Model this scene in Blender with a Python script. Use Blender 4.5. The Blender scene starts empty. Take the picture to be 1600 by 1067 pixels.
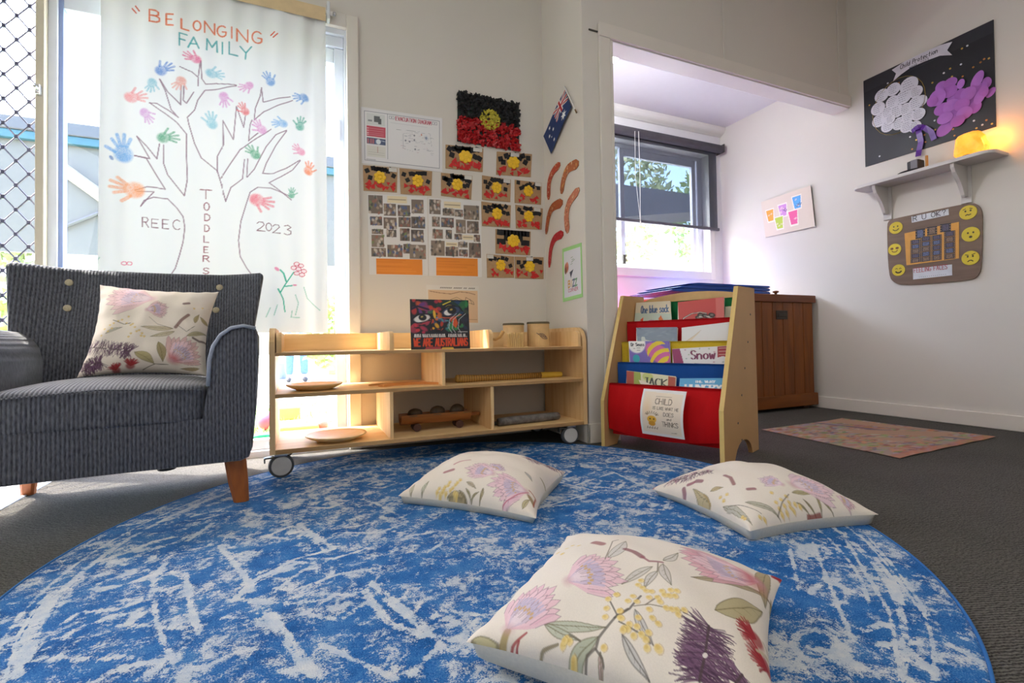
import bpy, bmesh, math, random
import numpy as np
from mathutils import Vector, Matrix

# ------------------------------------------------------------------ camera, sky, sun, room lights, exposure
SC = bpy.context.scene
COL = SC.collection
FPX, YAW, PITCH, ROLL, PPY, EYE = 754.6, .4145, .0197, -.0156, 517.92, .5      # solved from the room's own edges
_f = Vector((math.sin(YAW) * math.cos(PITCH), math.cos(YAW) * math.cos(PITCH), math.sin(PITCH)))
_r0 = Vector((math.cos(YAW), -math.sin(YAW), 0))
_u0 = _r0.cross(_f)
_r = _r0 * math.cos(ROLL) + _u0 * math.sin(ROLL)
_u = -_r0 * math.sin(ROLL) + _u0 * math.cos(ROLL)
cd = bpy.data.cameras.new('camera')
cam = bpy.data.objects.new('camera', cd)
COL.objects.link(cam)
cd.sensor_width = 36
cd.lens = FPX / 1600 * 36
cd.shift_y = (PPY - 533.5) / 1600
cd.clip_start = .02
cam.matrix_world = Matrix(((_r.x, _u.x, -_f.x, 0), (_r.y, _u.y, -_f.y, 0), (_r.z, _u.z, -_f.z, EYE), (0, 0, 0, 1)))
SC.camera = cam
SC.view_settings.view_transform = 'Standard'
SC.view_settings.look = 'None'
SC.view_settings.gamma = 1
SC.view_settings.use_curve_mapping = False
SC.view_settings.exposure = 0.25

SUN_DIR = Vector((.478, -.286, -.83)).normalized()
w = bpy.data.worlds.new('sky')
SC.world = w
w.use_nodes = True
nt = w.node_tree
bg = nt.nodes['Background']
sky = nt.nodes.new('ShaderNodeTexSky')
sky.sky_type = 'NISHITA'
sky.sun_disc = False
sky.sun_elevation = math.radians(56)
sky.sun_rotation = math.atan2(-SUN_DIR.x, -SUN_DIR.y)
sky.air_density = 1.0
sky.dust_density = 3.0
nt.links.new(sky.outputs[0], bg.inputs[0])
bg.inputs[1].default_value = 2.4


def lamp(name, kind, energy, loc, color=(1, 1, 1), **k):
    d = bpy.data.lights.new(name, kind)
    d.energy = energy
    d.color = color
    tgt = k.pop('target', None)
    for a, b in k.items():
        setattr(d, a, b)
    o = bpy.data.objects.new(name, d)
    COL.objects.link(o)
    o.location = loc
    if tgt is not None:
        o.rotation_euler = (Vector(tgt) - Vector(loc)).to_track_quat('-Z', 'Y').to_euler()
    return o


lamp('sun', 'SUN', 14.0, (-4, 6, 9), (1, .95, .86), angle=.009, target=Vector((-4, 6, 9)) + SUN_DIR)
lamp('window_light_behind', 'AREA', 8, (.9, -2.2, 1.35), (1, .985, .965), shape='RECTANGLE', size=3.6, size_y=1.7, target=(.9, 2, .6))
lamp('ceiling_panel_light', 'AREA', 17, (.9, -.1, 2.70), (1, .98, .95), shape='RECTANGLE', size=1.8, size_y=1.2, target=(.9, -.1, 0))
lamp('left_window_light', 'AREA', 19, (-1.82, .65, 1.3), (1, .98, .95), shape='RECTANGLE', size=1.5, size_y=1.5, target=(1.2, 1.7, .7))
lamp('alcove_ceiling_light', 'AREA', 19, (1.57, 2.26, 2.09), (.93, .95, 1), shape='DISK', size=.2, target=(2.75, 3.07, 1.75))




# ------------------------------------------------------------------ survey of the photograph: a pixel on a known plane is a point of the room
def _ray(x, y):
    return _r * ((x - 800) / FPX) - _u * ((y - PPY) / FPX) + _f


def at_x(x, y, X):
    d = _ray(x, y)
    return Vector((0, 0, EYE)) + d * (X / d.x)


def at_y(x, y, Y):
    d = _ray(x, y)
    return Vector((0, 0, EYE)) + d * (Y / d.y)


def at_z(x, y, Z=0.0):
    d = _ray(x, y)
    return Vector((0, 0, EYE)) + d * ((Z - EYE) / d.z)


WALL_Y, PART_Y, ALC_Y, RIGHT_X, PIL_X = 2.42, 2.0, 3.07, 3.35, 1.28


# ------------------------------------------------------------------ colour, materials
def lin(c):
    if isinstance(c, str):
        c = tuple(int(c[i:i + 2], 16) for i in (0, 2, 4))
    return tuple((v / 255 / 12.92) if v / 255 <= .04045 else ((v / 255 + .055) / 1.055) ** 2.4 for v in c)


class NT:
    def __init__(self, name):
        self.m = bpy.data.materials.new(name)
        self.m.use_nodes = True
        self.t = self.m.node_tree
        self.b = self.t.nodes['Principled BSDF']
        self.out = self.t.nodes['Material Output']

    def n(self, kind, **k):
        x = self.t.nodes.new('ShaderNode' + kind)
        for a, b in k.items():
            if a[0] == '_':
                x.inputs[a[1:].replace('_', ' ')].default_value = b
            else:
                setattr(x, a, b)
        return x

    def l(self, a, b):
        self.t.links.new(a, b)

    def coord(self, scale=(1, 1, 1), kind='Object', rot=(0, 0, 0)):
        c = self.n('TexCoord')
        mp = self.n('Mapping')
        mp.inputs['Scale'].default_value = scale
        mp.inputs['Rotation'].default_value = rot
        self.l(c.outputs[kind], mp.inputs[0])
        return mp.outputs[0]

    def ramp(self, fac, stops):
        r = self.n('ValToRGB')
        e = r.color_ramp.elements
        while len(e) < len(stops):
            e.new(.5)
        for i, (p, c) in enumerate(stops):
            e[i].position = p
            e[i].color = (*c, 1)
        self.l(fac, r.inputs[0])
        return r.outputs[0]

    def mix(self, fac, a, b, blend='MIX'):
        x = self.n('Mix', data_type='RGBA', blend_type=blend)
        for s, v in ((0, fac), (6, a), (7, b)):
            if isinstance(v, bpy.types.NodeSocket):
                self.l(v, x.inputs[s])
            elif s == 0:
                x.inputs[0].default_value = v
            else:
                x.inputs[s].default_value = (*v, 1)
        return x.outputs[2]

    def bump(self, h, strength=.3, dist=.002):
        b = self.n('Bump', _Strength=strength, _Distance=dist)
        self.l(h, b.inputs['Height'])
        self.l(b.outputs[0], self.b.inputs['Normal'])


def mat(name, col, rough=.6, metal=0.0, var=.08, scale=20, bump=0.0, bscale=120, emit=None, spec=.5):
    """plain coloured surface with a little procedural variation"""
    q = NT(name)
    c = lin(col)
    co = q.coord()
    nz = q.n('TexNoise', _Scale=scale, _Detail=4.0)
    q.l(co, nz.inputs['Vector'])
    q.l(q.ramp(nz.outputs[0], [(.3, tuple(v * (1 - var) for v in c)), (.7, tuple(min(1, v * (1 + var)) for v in c))]), q.b.inputs['Base Color'])
    q.b.inputs['Roughness'].default_value = rough
    q.b.inputs['Metallic'].default_value = metal
    q.b.inputs['Specular IOR Level'].default_value = spec
    if bump:
        n2 = q.n('TexNoise', _Scale=bscale, _Detail=3.0)
        q.l(co, n2.inputs['Vector'])
        q.bump(n2.outputs[0], bump, .003)
    if emit:
        q.b.inputs['Emission Color'].default_value = (*lin(emit[0]), 1)
        q.b.inputs['Emission Strength'].default_value = emit[1]
    return q.m


def wood(name, light, dark, grain=(3, 3, 40), rough=.5, stretch='x'):
    q = NT(name)
    sc = {'x': (2.2, 26, 26), 'y': (26, 2.2, 26), 'z': (26, 26, 2.2)}[stretch]
    co = q.coord(sc)
    nz = q.n('TexNoise', _Scale=1.0, _Detail=6.0, _Distortion=.6)
    q.l(co, nz.inputs['Vector'])
    n2 = q.n('TexNoise', _Scale=4.0, _Detail=3.0)
    q.l(co, n2.inputs['Vector'])
    c1 = q.ramp(nz.outputs[0], [(.3, lin(dark)), (.62, lin(light))])
    q.l(q.mix(.18, c1, q.ramp(n2.outputs[0], [(.35, lin(dark)), (.6, lin(light))])), q.b.inputs['Base Color'])
    q.b.inputs['Roughness'].default_value = rough
    q.bump(nz.outputs[0], .06, .002)
    return q.m


def print_mat(name, rough=.55, trans=0.0, var=0.0, vscale=300):
    """surface whose pigment is stored point by point on the mesh (colour attribute 'ink')"""
    q = NT(name)
    a = q.n('Attribute', attribute_name='ink')
    c = a.outputs['Color']
    if var:
        nz = q.n('TexNoise', _Scale=vscale, _Detail=2.0)
        q.l(q.coord(), nz.inputs['Vector'])
        c = q.mix(1.0, c, q.ramp(nz.outputs[0], [(.3, (1 - var,) * 3), (.7, (1, 1, 1))]), 'MULTIPLY')
        q.bump(nz.outputs[0], .15, .001)
    q.l(c, q.b.inputs['Base Color'])
    q.b.inputs['Roughness'].default_value = rough
    if trans:
        tr = q.n('BsdfTranslucent')
        q.l(c, tr.inputs[0])
        mx = q.n('MixShader', _Fac=trans)
        q.l(q.b.outputs[0], mx.inputs[1])
        q.l(tr.outputs[0], mx.inputs[2])
        q.l(mx.outputs[0], q.out.inputs[0])
    return q.m


# ------------------------------------------------------------------ objects
def tag(o, label=None, cat=None, group=None, kind=None):
    for k, v in (('label', label), ('category', cat), ('group', group), ('kind', kind)):
        if v:
            o[k] = v
    return o


def thing(name, label, cat, loc=(0, 0, 0), rotz=0.0, group=None):
    o = bpy.data.objects.new(name, None)
    COL.objects.link(o)
    o.location = loc
    o.rotation_euler = (0, 0, rotz)
    o.empty_display_size = .05
    WM[o.name] = Matrix.Translation(loc) @ Matrix.Rotation(rotz, 4, 'Z')
    return tag(o, label, cat, group)


WM = {}


def hang(o, parent, world=False):
    """world: the mesh is in room coordinates although it is a child"""
    o.parent = parent
    P = WM.get(parent.name, Matrix.Identity(4))
    if world:
        o.matrix_parent_inverse = P.inverted()
        WM[o.name] = Matrix.Identity(4)
    else:
        WM[o.name] = P


def copy_tree(o, parent=None):
    c = o.copy()
    COL.objects.link(c)
    c.parent = parent
    for ch in list(o.children):
        copy_tree(ch, c)
    return c


class MB:
    """collects shapes, links them as one mesh object"""

    def __init__(self):
        self.bm = bmesh.new()

    def add(self, verts, faces):
        v = [self.bm.verts.new(p) for p in verts]
        for f in faces:
            try:
                self.bm.faces.new([v[i] for i in f])
            except ValueError:
                pass
        return self

    def box(self, a, b, bevel=0.0, M=None):
        x0, y0, z0 = (min(a[i], b[i]) for i in range(3))
        x1, y1, z1 = (max(a[i], b[i]) for i in range(3))
        vs = [(x0, y0, z0), (x1, y0, z0), (x1, y1, z0), (x0, y1, z0), (x0, y0, z1), (x1, y0, z1), (x1, y1, z1), (x0, y1, z1)]
        if M:
            vs = [M @ Vector(v) for v in vs]
        t = bmesh.new()
        v = [t.verts.new(p) for p in vs]
        for f in ((0, 3, 2, 1), (4, 5, 6, 7), (0, 1, 5, 4), (1, 2, 6, 5), (2, 3, 7, 6), (3, 0, 4, 7)):
            t.faces.new([v[i] for i in f])
        if bevel:
            bmesh.ops.bevel(t, geom=list(t.edges), offset=bevel, segments=2, affect='EDGES', profile=.5)
        self._merge(t)
        return self

    def _merge(self, t):
        m = bpy.data.meshes.new('t')
        t.to_mesh(m)
        t.free()
        self.bm.from_mesh(m)
        bpy.data.meshes.remove(m)

    def prism(self, pts, fn, d0, d1, bevel=0.0):
        """outline pts (a, b) swept from d0 to d1; fn(a, b, d) gives the point"""
        t = bmesh.new()
        lo = [t.verts.new(fn(a, b, d0)) for a, b in pts]
        hi = [t.verts.new(fn(a, b, d1)) for a, b in pts]
        n = len(pts)
        f0 = t.faces.new(lo[::-1])
        f1 = t.faces.new(hi)
        for i in range(n):
            t.faces.new((lo[i], lo[(i + 1) % n], hi[(i + 1) % n], hi[i]))
        if bevel:
            bmesh.ops.bevel(t, geom=list(f0.edges) + list(f1.edges), offset=bevel, segments=2, affect='EDGES', profile=.5)
        bmesh.ops.recalc_face_normals(t, faces=list(t.faces))
        self._merge(t)
        return self

    def tube(self, pts, r, seg=8, close=False):
        pts = [Vector(p) for p in pts]
        n = len(pts)
        rs = r if isinstance(r, (list, tuple)) else [r] * n
        rings = []
        up = None
        for i, p in enumerate(pts):
            d = (pts[min(i + 1, n - 1)] - pts[max(i - 1, 0)])
            d.normalize()
            if up is None:
                up = Vector((0, 0, 1)) if abs(d.z) < .9 else Vector((1, 0, 0))
            a = d.cross(up).normalized()
            b = a.cross(d)
            up = b
            rings.append([self.bm.verts.new(p + (a * math.cos(2 * math.pi * k / seg) + b * math.sin(2 * math.pi * k / seg)) * rs[i]) for k in range(seg)])
        for i in range(n - 1):
            for k in range(seg):
                self.bm.faces.new((rings[i][k], rings[i][(k + 1) % seg], rings[i + 1][(k + 1) % seg], rings[i + 1][k]))
        self.bm.faces.new(rings[0][::-1])
        self.bm.faces.new(rings[-1])
        return self

    def lathe(self, prof, seg=24, M=None):
        """prof: (radius, height) from bottom to top"""
        rings = []
        for r, z in prof:
            rings.append([self.bm.verts.new((M @ Vector((r * math.cos(2 * math.pi * k / seg), r * math.sin(2 * math.pi * k / seg), z))) if M else
                                            (r * math.cos(2 * math.pi * k / seg), r * math.sin(2 * math.pi * k / seg), z)) for k in range(seg)])
        for i in range(len(rings) - 1):
            for k in range(seg):
                self.bm.faces.new((rings[i][k], rings[i][(k + 1) % seg], rings[i + 1][(k + 1) % seg], rings[i + 1][k]))
        self.bm.faces.new(rings[0][::-1])
        self.bm.faces.new(rings[-1])
        return self

    def ball(self, c, r, s=(1, 1, 1), sub=2, jit=0.0, rnd=None):
        t = bmesh.new()
        bmesh.ops.create_icosphere(t, subdivisions=sub, radius=1)
        for v in t.verts:
            k = 1 + (rnd.uniform(-jit, jit) if rnd else 0)
            v.co = Vector((c[0] + v.co.x * r * s[0] * k, c[1] + v.co.y * r * s[1] * k, c[2] + v.co.z * r * s[2] * k))
        self._merge(t)
        return self

    def quad(self, *p):
        return self.add(p, [tuple(range(len(p)))])

    def obj(self, name, m, parent=None, smooth=False, world=False, fix=True):
        if fix:
            bmesh.ops.recalc_face_normals(self.bm, faces=list(self.bm.faces))
        me = bpy.data.meshes.new(name)
        self.bm.to_mesh(me)
        self.bm.free()
        me.materials.append(m)
        if smooth:
            for p in me.polygons:
                p.use_smooth = True
        o = bpy.data.objects.new(name, me)
        COL.objects.link(o)
        if parent is not None:
            hang(o, parent, world)
        return o


def smooth_by_angle(o, deg=35):
    me = o.data
    bm = bmesh.new()
    bm.from_mesh(me)
    for f in bm.faces:
        f.smooth = True
    for e in bm.edges:
        if len(e.link_faces) == 2 and e.calc_face_angle(0) > math.radians(deg):
            e.smooth = False
    bm.to_mesh(me)
    bm.free()
    return o


# ------------------------------------------------------------------ pigment: marks laid on the points of a surface in its own plane coordinates
class Ink:
    def __init__(self, P, bg):
        self.P = P                                  # (..., 2) plane coordinates of every point
        self.shape = P.shape[:-1]
        self.X, self.Y = P[..., 0].ravel(), P[..., 1].ravel()
        self.c = np.empty((self.X.size, 3))
        self.c[:] = lin(bg)
        self.rs = np.random.RandomState(3)

    def _put(self, idx, al, col):
        self.c[idx] = self.c[idx] * (1 - al[:, None]) + np.array(lin(col)) * al[:, None]

    def stroke(self, pts, wd, col, a=1.0, rough=0.0):
        pts = np.array([tuple(p)[:2] for p in pts], float)
        h = wd * .5
        lo, hi = pts.min(0) - wd, pts.max(0) + wd
        idx = np.nonzero((self.X > lo[0]) & (self.X < hi[0]) & (self.Y > lo[1]) & (self.Y < hi[1]))[0]
        if not idx.size:
            return
        q = np.stack([self.X[idx], self.Y[idx]], 1)
        d = np.full(idx.size, 1e9)
        for p0, p1 in zip(pts[:-1], pts[1:]):
            v = p1 - p0
            t = np.clip(((q - p0) @ v) / max(v @ v, 1e-12), 0, 1)
            d = np.minimum(d, np.hypot(*(q - p0 - t[:, None] * v).T))
        al = np.clip((h - d) / (h * .5) + .5, 0, 1) * a
        if rough:
            al *= 1 - rough * self.rs.rand(idx.size)
        self._put(idx, al, col)

    def poly(self, pts, col, a=1.0, rough=0.0):
        pts = np.array([tuple(p)[:2] for p in pts], float)
        lo, hi = pts.min(0), pts.max(0)
        idx = np.nonzero((self.X >= lo[0]) & (self.X <= hi[0]) & (self.Y >= lo[1]) & (self.Y <= hi[1]))[0]
        if not idx.size:
            return
        x, y = self.X[idx], self.Y[idx]
        ins = np.zeros(idx.size, bool)
        for (x0, y0), (x1, y1) in zip(pts, np.roll(pts, -1, 0)):
            if y0 != y1:
                ins ^= ((y0 > y) != (y1 > y)) & (x < (x1 - x0) * (y - y0) / (y1 - y0) + x0)
        al = ins * a
        if rough:
            al = al * (1 - rough * self.rs.rand(idx.size))
        self._put(idx, al, col)

    def ell(self, cx, cy, rx, ry, col, rot=0.0, a=1.0, soft=.15, rough=0.0):
        r = max(rx, ry) * 1.1
        idx = np.nonzero((abs(self.X - cx) < r) & (abs(self.Y - cy) < r))[0]
        if not idx.size:
            return
        dx, dy = self.X[idx] - cx, self.Y[idx] - cy
        c, s = math.cos(rot), math.sin(rot)
        d = np.hypot((dx * c + dy * s) / rx, (-dx * s + dy * c) / ry)
        al = np.clip((1 - d) / soft, 0, 1) * a
        if rough:
            al *= 1 - rough * self.rs.rand(idx.size)
        self._put(idx, al, col)

    def glyph(self, ch, o, ex, ey, wd, col, a=1.0, rough=0.0):
        for s in FONT.get(ch, []):
            self.stroke([(o[0] + x * ex[0] + y * ey[0], o[1] + x * ex[1] + y * ey[1]) for x, y in s], wd, col, a, rough)

    def text(self, s, x, y, h, col, wd=None, asp=.62, gap=.22, dirx=(1, 0), a=1.0):
        wd = wd or h * .16
        ex = (dirx[0] * h * asp, dirx[1] * h * asp)
        up = (0, h)
        for ch in s:
            k = .35 if ch in 'iIl.!1' else 1.0
            if ch == ' ':
                k = .7
            else:
                self.glyph(ch, (x, y), (ex[0] * k, ex[1] * k), up, wd, col, a)
            x += ex[0] * (k + gap / asp * .62)
            y += ex[1] * (k + gap / asp * .62)
        return x

    def fit(self, s, x0, x1, y, h, col, wd, dirx=(1, 0)):
        """lettering fitted between x0 and x1"""
        a = (x1 - x0) / self.width(s, h, 1.0, .42)
        self.text(s, x0, y, h, col, wd, a, .42 * a, dirx)

    def width(self, s, h, asp=.62, gap=.22):
        return sum(h * asp * ((.35 if ch in 'iIl.!1' else .7 if ch == ' ' else 1) + gap / asp * .62) for ch in s)


def _arc(cx, cy, rx, ry, a0, a1, n=8):
    return [(cx + rx * math.cos(math.radians(a0 + (a1 - a0) * i / n)), cy + ry * math.sin(math.radians(a0 + (a1 - a0) * i / n))) for i in range(n + 1)]


FONT = {
    'A': [[(0, 0), (.5, 1), (1, 0)], [(.2, .38), (.8, .38)]],
    'B': [[(0, 0), (0, 1), (.6, 1), (.85, .88), (.85, .65), (.6, .53), (0, .53)], [(.6, .53), (.95, .4), (.95, .13), (.65, 0), (0, 0)]],
    'C': [_arc(.55, .5, .55, .5, 50, 310, 12)],
    'D': [[(0, 0), (0, 1), (.5, 1), (.9, .8), (1, .5), (.9, .2), (.5, 0), (0, 0)]],
    'E': [[(1, 1), (0, 1), (0, 0), (1, 0)], [(0, .52), (.8, .52)]],
    'F': [[(1, 1), (0, 1), (0, 0)], [(0, .52), (.75, .52)]],
    'G': [_arc(.55, .5, .55, .5, 50, 320, 12) + [(1, .45), (.6, .45)]],
    'H': [[(0, 0), (0, 1)], [(1, 0), (1, 1)], [(0, .5), (1, .5)]],
    'I': [[(.5, 0), (.5, 1)]],
    'J': [[(.8, 1), (.8, .2), (.5, 0), (.15, .1), (0, .3)], [(.4, 1), (1, 1)]],
    'K': [[(0, 0), (0, 1)], [(1, 1), (0, .45), (1, 0)]],
    'L': [[(0, 1), (0, 0), (1, 0)]],
    'M': [[(0, 0), (.05, 1), (.5, .35), (.95, 1), (1, 0)]],
    'N': [[(0, 0), (0, 1), (1, 0), (1, 1)]],
    'O': [_arc(.5, .5, .5, .5, 90, 450, 14)],
    'P': [[(0, 0), (0, 1), (.7, 1), (.95, .78), (.7, .5), (0, .5)]],
    'Q': [_arc(.5, .5, .5, .5, 90, 450, 14), [(.6, .3), (1, 0)]],
    'R': [[(0, 0), (0, 1), (.7, 1), (.95, .78), (.7, .52), (0, .52)], [(.45, .52), (1, 0)]],
    'S': [[(.95, .85), (.6, 1), (.2, .95), (.05, .75), (.25, .55), (.75, .45), (.95, .25), (.7, .02), (.3, 0), (.02, .15)]],
    'T': [[(0, 1), (1, 1)], [(.5, 1), (.5, 0)]],
    'U': [[(0, 1), (0, .25), (.25, 0), (.75, 0), (1, .25), (1, 1)]],
    'V': [[(0, 1), (.5, 0), (1, 1)]],
    'W': [[(0, 1), (.22, 0), (.5, .7), (.78, 0), (1, 1)]],
    'X': [[(0, 0), (1, 1)], [(0, 1), (1, 0)]],
    'Y': [[(0, 1), (.5, .5), (1, 1)], [(.5, .5), (.45, 0)]],
    'Z': [[(0, 1), (1, 1), (0, 0), (1, 0)]],
    '0': [_arc(.5, .5, .45, .5, 90, 450, 14)], '2': [[(.05, .8), (.3, 1), (.75, .98), (.9, .72), (.5, .35), (0, .02), (1, 0)]],
    '3': [[(.05, .9), (.5, 1), (.9, .8), (.4, .55), (.9, .4), (.85, .1), (.4, 0), (0, .1)]],
    '?': [[(.1, .75), (.3, 1), (.75, .98), (.9, .72), (.5, .45), (.5, .28)], [(.5, .06), (.52, .0)]],
    'a': [_arc(.45, .3, .42, .3, 0, 360, 10), [(.9, .6), (.9, 0)]], 'b': [[(0, 1), (0, 0)], _arc(.45, .3, .42, .3, 0, 360, 10)],
    'c': [_arc(.5, .3, .45, .3, 45, 315, 8)], 'd': [[(.9, 1), (.9, 0)], _arc(.45, .3, .42, .3, 0, 360, 10)],
    'e': [[(.05, .3), (.9, .33)] + _arc(.48, .3, .43, .3, 10, 310, 9)], 'f': [[(.8, .95), (.5, 1), (.35, .8), (.35, 0)], [(.05, .58), (.7, .58)]],
    'h': [[(0, 1), (0, 0)], [(0, .4), (.45, .62), (.85, .45), (.85, 0)]], 'i': [[(.5, .6), (.5, 0)], [(.5, .8), (.5, .85)]],
    'k': [[(0, 1), (0, 0)], [(.8, .6), (.05, .28), (.9, 0)]], 'l': [[(.5, 1), (.5, 0)]],
    'm': [[(0, .6), (0, 0)], [(0, .4), (.25, .6), (.5, .45), (.5, 0)], [(.5, .4), (.75, .6), (1, .45), (1, 0)]],
    'n': [[(0, .6), (0, 0)], [(0, .4), (.45, .62), (.85, .45), (.85, 0)]], 'o': [_arc(.48, .3, .45, .3, 90, 450, 10)],
    'p': [[(0, .6), (0, -.35)], _arc(.45, .3, .42, .3, 0, 360, 10)], 'r': [[(0, .6), (0, 0)], [(0, .35), (.4, .62), (.8, .55)]],
    's': [[(.85, .5), (.45, .62), (.1, .5), (.3, .33), (.75, .28), (.85, .1), (.4, 0), (0, .1)]], 't': [[(.4, .95), (.4, .1), (.8, .02)], [(.05, .62), (.8, .62)]],
    'u': [[(0, .6), (.05, .12), (.4, 0), (.85, .2)], [(.88, .6), (.88, 0)]], 'v': [[(0, .6), (.45, 0), (.9, .6)]],
    'w': [[(0, .6), (.22, 0), (.5, .5), (.75, 0), (1, .6)]], 'x': [[(0, .6), (.9, 0)], [(0, 0), (.9, .6)]], 'y': [[(0, .6), (.45, .05)], [(.9, .6), (.2, -.35)]],
}


def set_ink(me, cols):
    at = me.color_attributes.new('ink', 'FLOAT_COLOR', 'POINT')
    a = np.ones((len(me.vertices), 4), np.float32)
    a[:, :3] = cols
    at.data.foreach_set('color', a.ravel())


def sheet(name, pos, ink, m, parent=None, th=.0, nrm=None, edge=None, world=True, smooth=True):
    """grid of points pos (h, w, 3) with pigment; th > 0 gives it a back and rim"""
    h, w_ = pos.shape[:2]
    V = pos.reshape(-1, 3)
    i = np.arange(h * w_).reshape(h, w_)
    F = np.stack([i[:-1, :-1], i[:-1, 1:], i[1:, 1:], i[1:, :-1]], -1).reshape(-1, 4)
    faces = F.tolist()
    C = ink.c
    if th:
        loop = np.concatenate([i[0, :], i[1:, -1], i[-1, -2::-1], i[-2:0:-1, 0]])
        B = V[loop] + np.array(nrm)[None] * -th
        n0 = len(V)
        V = np.concatenate([V, B])
        L = len(loop)
        for k in range(L):
            a, b = int(loop[k]), int(loop[(k + 1) % L])
            faces.append([b, a, n0 + k, n0 + (k + 1) % L])
        faces.append([n0 + k for k in range(L)])
        ec = np.array(lin(edge)) if edge else None
        C = np.concatenate([C, np.repeat(ec[None], L, 0) if ec is not None else C[loop]])
    me = bpy.data.meshes.new(name)
    me.from_pydata(V.tolist(), [], faces)
    me.materials.append(m)
    set_ink(me, C)
    if smooth and not th:
        for p in me.polygons:
            p.use_smooth = True
    me.update()
    o = bpy.data.objects.new(name, me)
    COL.objects.link(o)
    if parent is not None:
        hang(o, parent, world)
    return o


def quad_grid(c, step):
    """c: four 3-D corners TL, TR, BR, BL -> positions (h, w, 3), unit coordinates (h, w, 2) with v up"""
    c = [np.array(p, float) for p in c]
    W_ = max(np.linalg.norm(c[1] - c[0]), np.linalg.norm(c[2] - c[3]))
    H_ = max(np.linalg.norm(c[3] - c[0]), np.linalg.norm(c[2] - c[1]))
    nw, nh = max(2, int(W_ / step) + 1), max(2, int(H_ / step) + 1)
    u, v = np.meshgrid(np.linspace(0, 1, nw), np.linspace(0, 1, nh))
    U, V = u[..., None], v[..., None]
    pos = c[3] * (1 - U) * (1 - V) + c[2] * U * (1 - V) + c[1] * U * V + c[0] * (1 - U) * V
    return pos, np.stack([u, v], -1)

# ------------------------------------------------------------------ materials of the building
def struct(o):
    return tag(o, kind='structure')


M_WALL = mat('wall_paint', 'dad4ca', .62, var=.015, scale=2.5, bump=.03, bscale=260)
M_ALC = mat('alcove_paint', 'e2e0e0', .6, var=.012, scale=2.5, bump=.03, bscale=260)
M_CEIL = mat('ceiling_paint', 'e8e6e6', .5, var=.01)
M_TRIM = mat('trim_paint', 'e2dbd0', .4, var=.02, scale=6)
M_WTRIM = mat('white_gloss_paint', 'e8e4de', .35, var=.02, scale=6)
M_ALU = mat('white_aluminium', 'dfe2ea', .35, .0, var=.02)
M_BLUEALU = mat('grey_blue_seal', '8d9cc2', .45, var=.03)
M_TAN = mat('tan_painted_post', 'd2c8b2', .45, var=.06, scale=8)
M_STEEL = mat('brushed_steel', 'a8a9ab', .35, .9)
M_CHROME = mat('chrome', 'd4d4d4', .2, .9)
M_BLACK = mat('black_plastic', '1c1c1e', .5)
M_DARKMETAL = mat('dark_steel', '5a5854', .4, .7)
M_VINYL = mat('pale_vinyl', 'cfcfd2', .3, var=.03, scale=5)


def carpet():
    q = NT('charcoal_ribbed_carpet')
    co = q.coord((1, 1, 1), 'Object')
    wv = q.n('TexWave', _Scale=46.0, _Distortion=5.0, _Detail=2.0, _Detail_Scale=2.4)
    wv.bands_direction = 'Y'
    nz = q.n('TexNoise', _Scale=260.0, _Detail=2.0)
    n3 = q.n('TexNoise', _Scale=3.0, _Detail=3.0)
    mp = q.n('Mapping')
    mp.inputs['Rotation'].default_value = (0, 0, .35)
    q.l(co, mp.inputs[0])
    q.l(mp.outputs[0], wv.inputs['Vector'])
    q.l(co, nz.inputs['Vector'])
    q.l(co, n3.inputs['Vector'])
    a = q.ramp(wv.outputs['Fac'], [(.15, lin('232120')), (.75, lin('78746d'))])
    b = q.mix(.35, a, q.ramp(nz.outputs[0], [(.35, lin('242322')), (.65, lin('76726b'))]))
    q.l(q.mix(.25, b, q.ramp(n3.outputs[0], [(.35, lin('3a3836')), (.65, lin('55524d'))])), q.b.inputs['Base Color'])
    q.b.inputs['Roughness'].default_value = .95
    q.b.inputs['Specular IOR Level'].default_value = .15
    s = q.n('Math', operation='ADD')
    q.l(wv.outputs['Fac'], s.inputs[0])
    q.l(nz.outputs[0], s.inputs[1])
    q.bump(s.outputs[0], .55, .004)
    return q.m


def glass():
    q = NT('window_glass')
    t = q.n('BsdfTransparent')
    t.inputs[0].default_value = (.97, .985, 1, 1)
    g = q.n('BsdfGlossy', _Roughness=.02)
    lw = q.n('LayerWeight', _Blend=.5)
    pw = q.n('Math', operation='POWER')
    q.l(lw.outputs['Facing'], pw.inputs[0])
    pw.inputs[1].default_value = 5.0
    fr = q.n('Math', operation='MULTIPLY_ADD')
    q.l(pw.outputs[0], fr.inputs[0])
    fr.inputs[1].default_value = .5
    fr.inputs[2].default_value = .02
    m = q.n('MixShader')
    q.l(fr.outputs[0], m.inputs[0])
    q.l(t.outputs[0], m.inputs[1])
    q.l(g.outputs[0], m.inputs[2])
    q.l(m.outputs[0], q.out.inputs[0])
    return q.m


def screen_fabric():
    q = NT('grey_screen_blind_fabric')
    t = q.n('BsdfTransparent')
    t.inputs[0].default_value = (.55, .57, .61, 1)
    q.b.inputs['Base Color'].default_value = (*lin('6f6f74'), 1)
    q.b.inputs['Roughness'].default_value = .8
    m = q.n('MixShader', _Fac=.5)
    nz = q.n('TexNoise', _Scale=40.0)
    q.l(q.coord((1, 1, 9)), nz.inputs['Vector'])
    q.l(q.ramp(nz.outputs[0], [(0, (.28, .28, .28)), (1, (.40, .40, .40))]), m.inputs[0])
    q.l(t.outputs[0], m.inputs[1])
    q.l(q.b.outputs[0], m.inputs[2])
    q.l(m.outputs[0], q.out.inputs[0])
    return q.m


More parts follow.
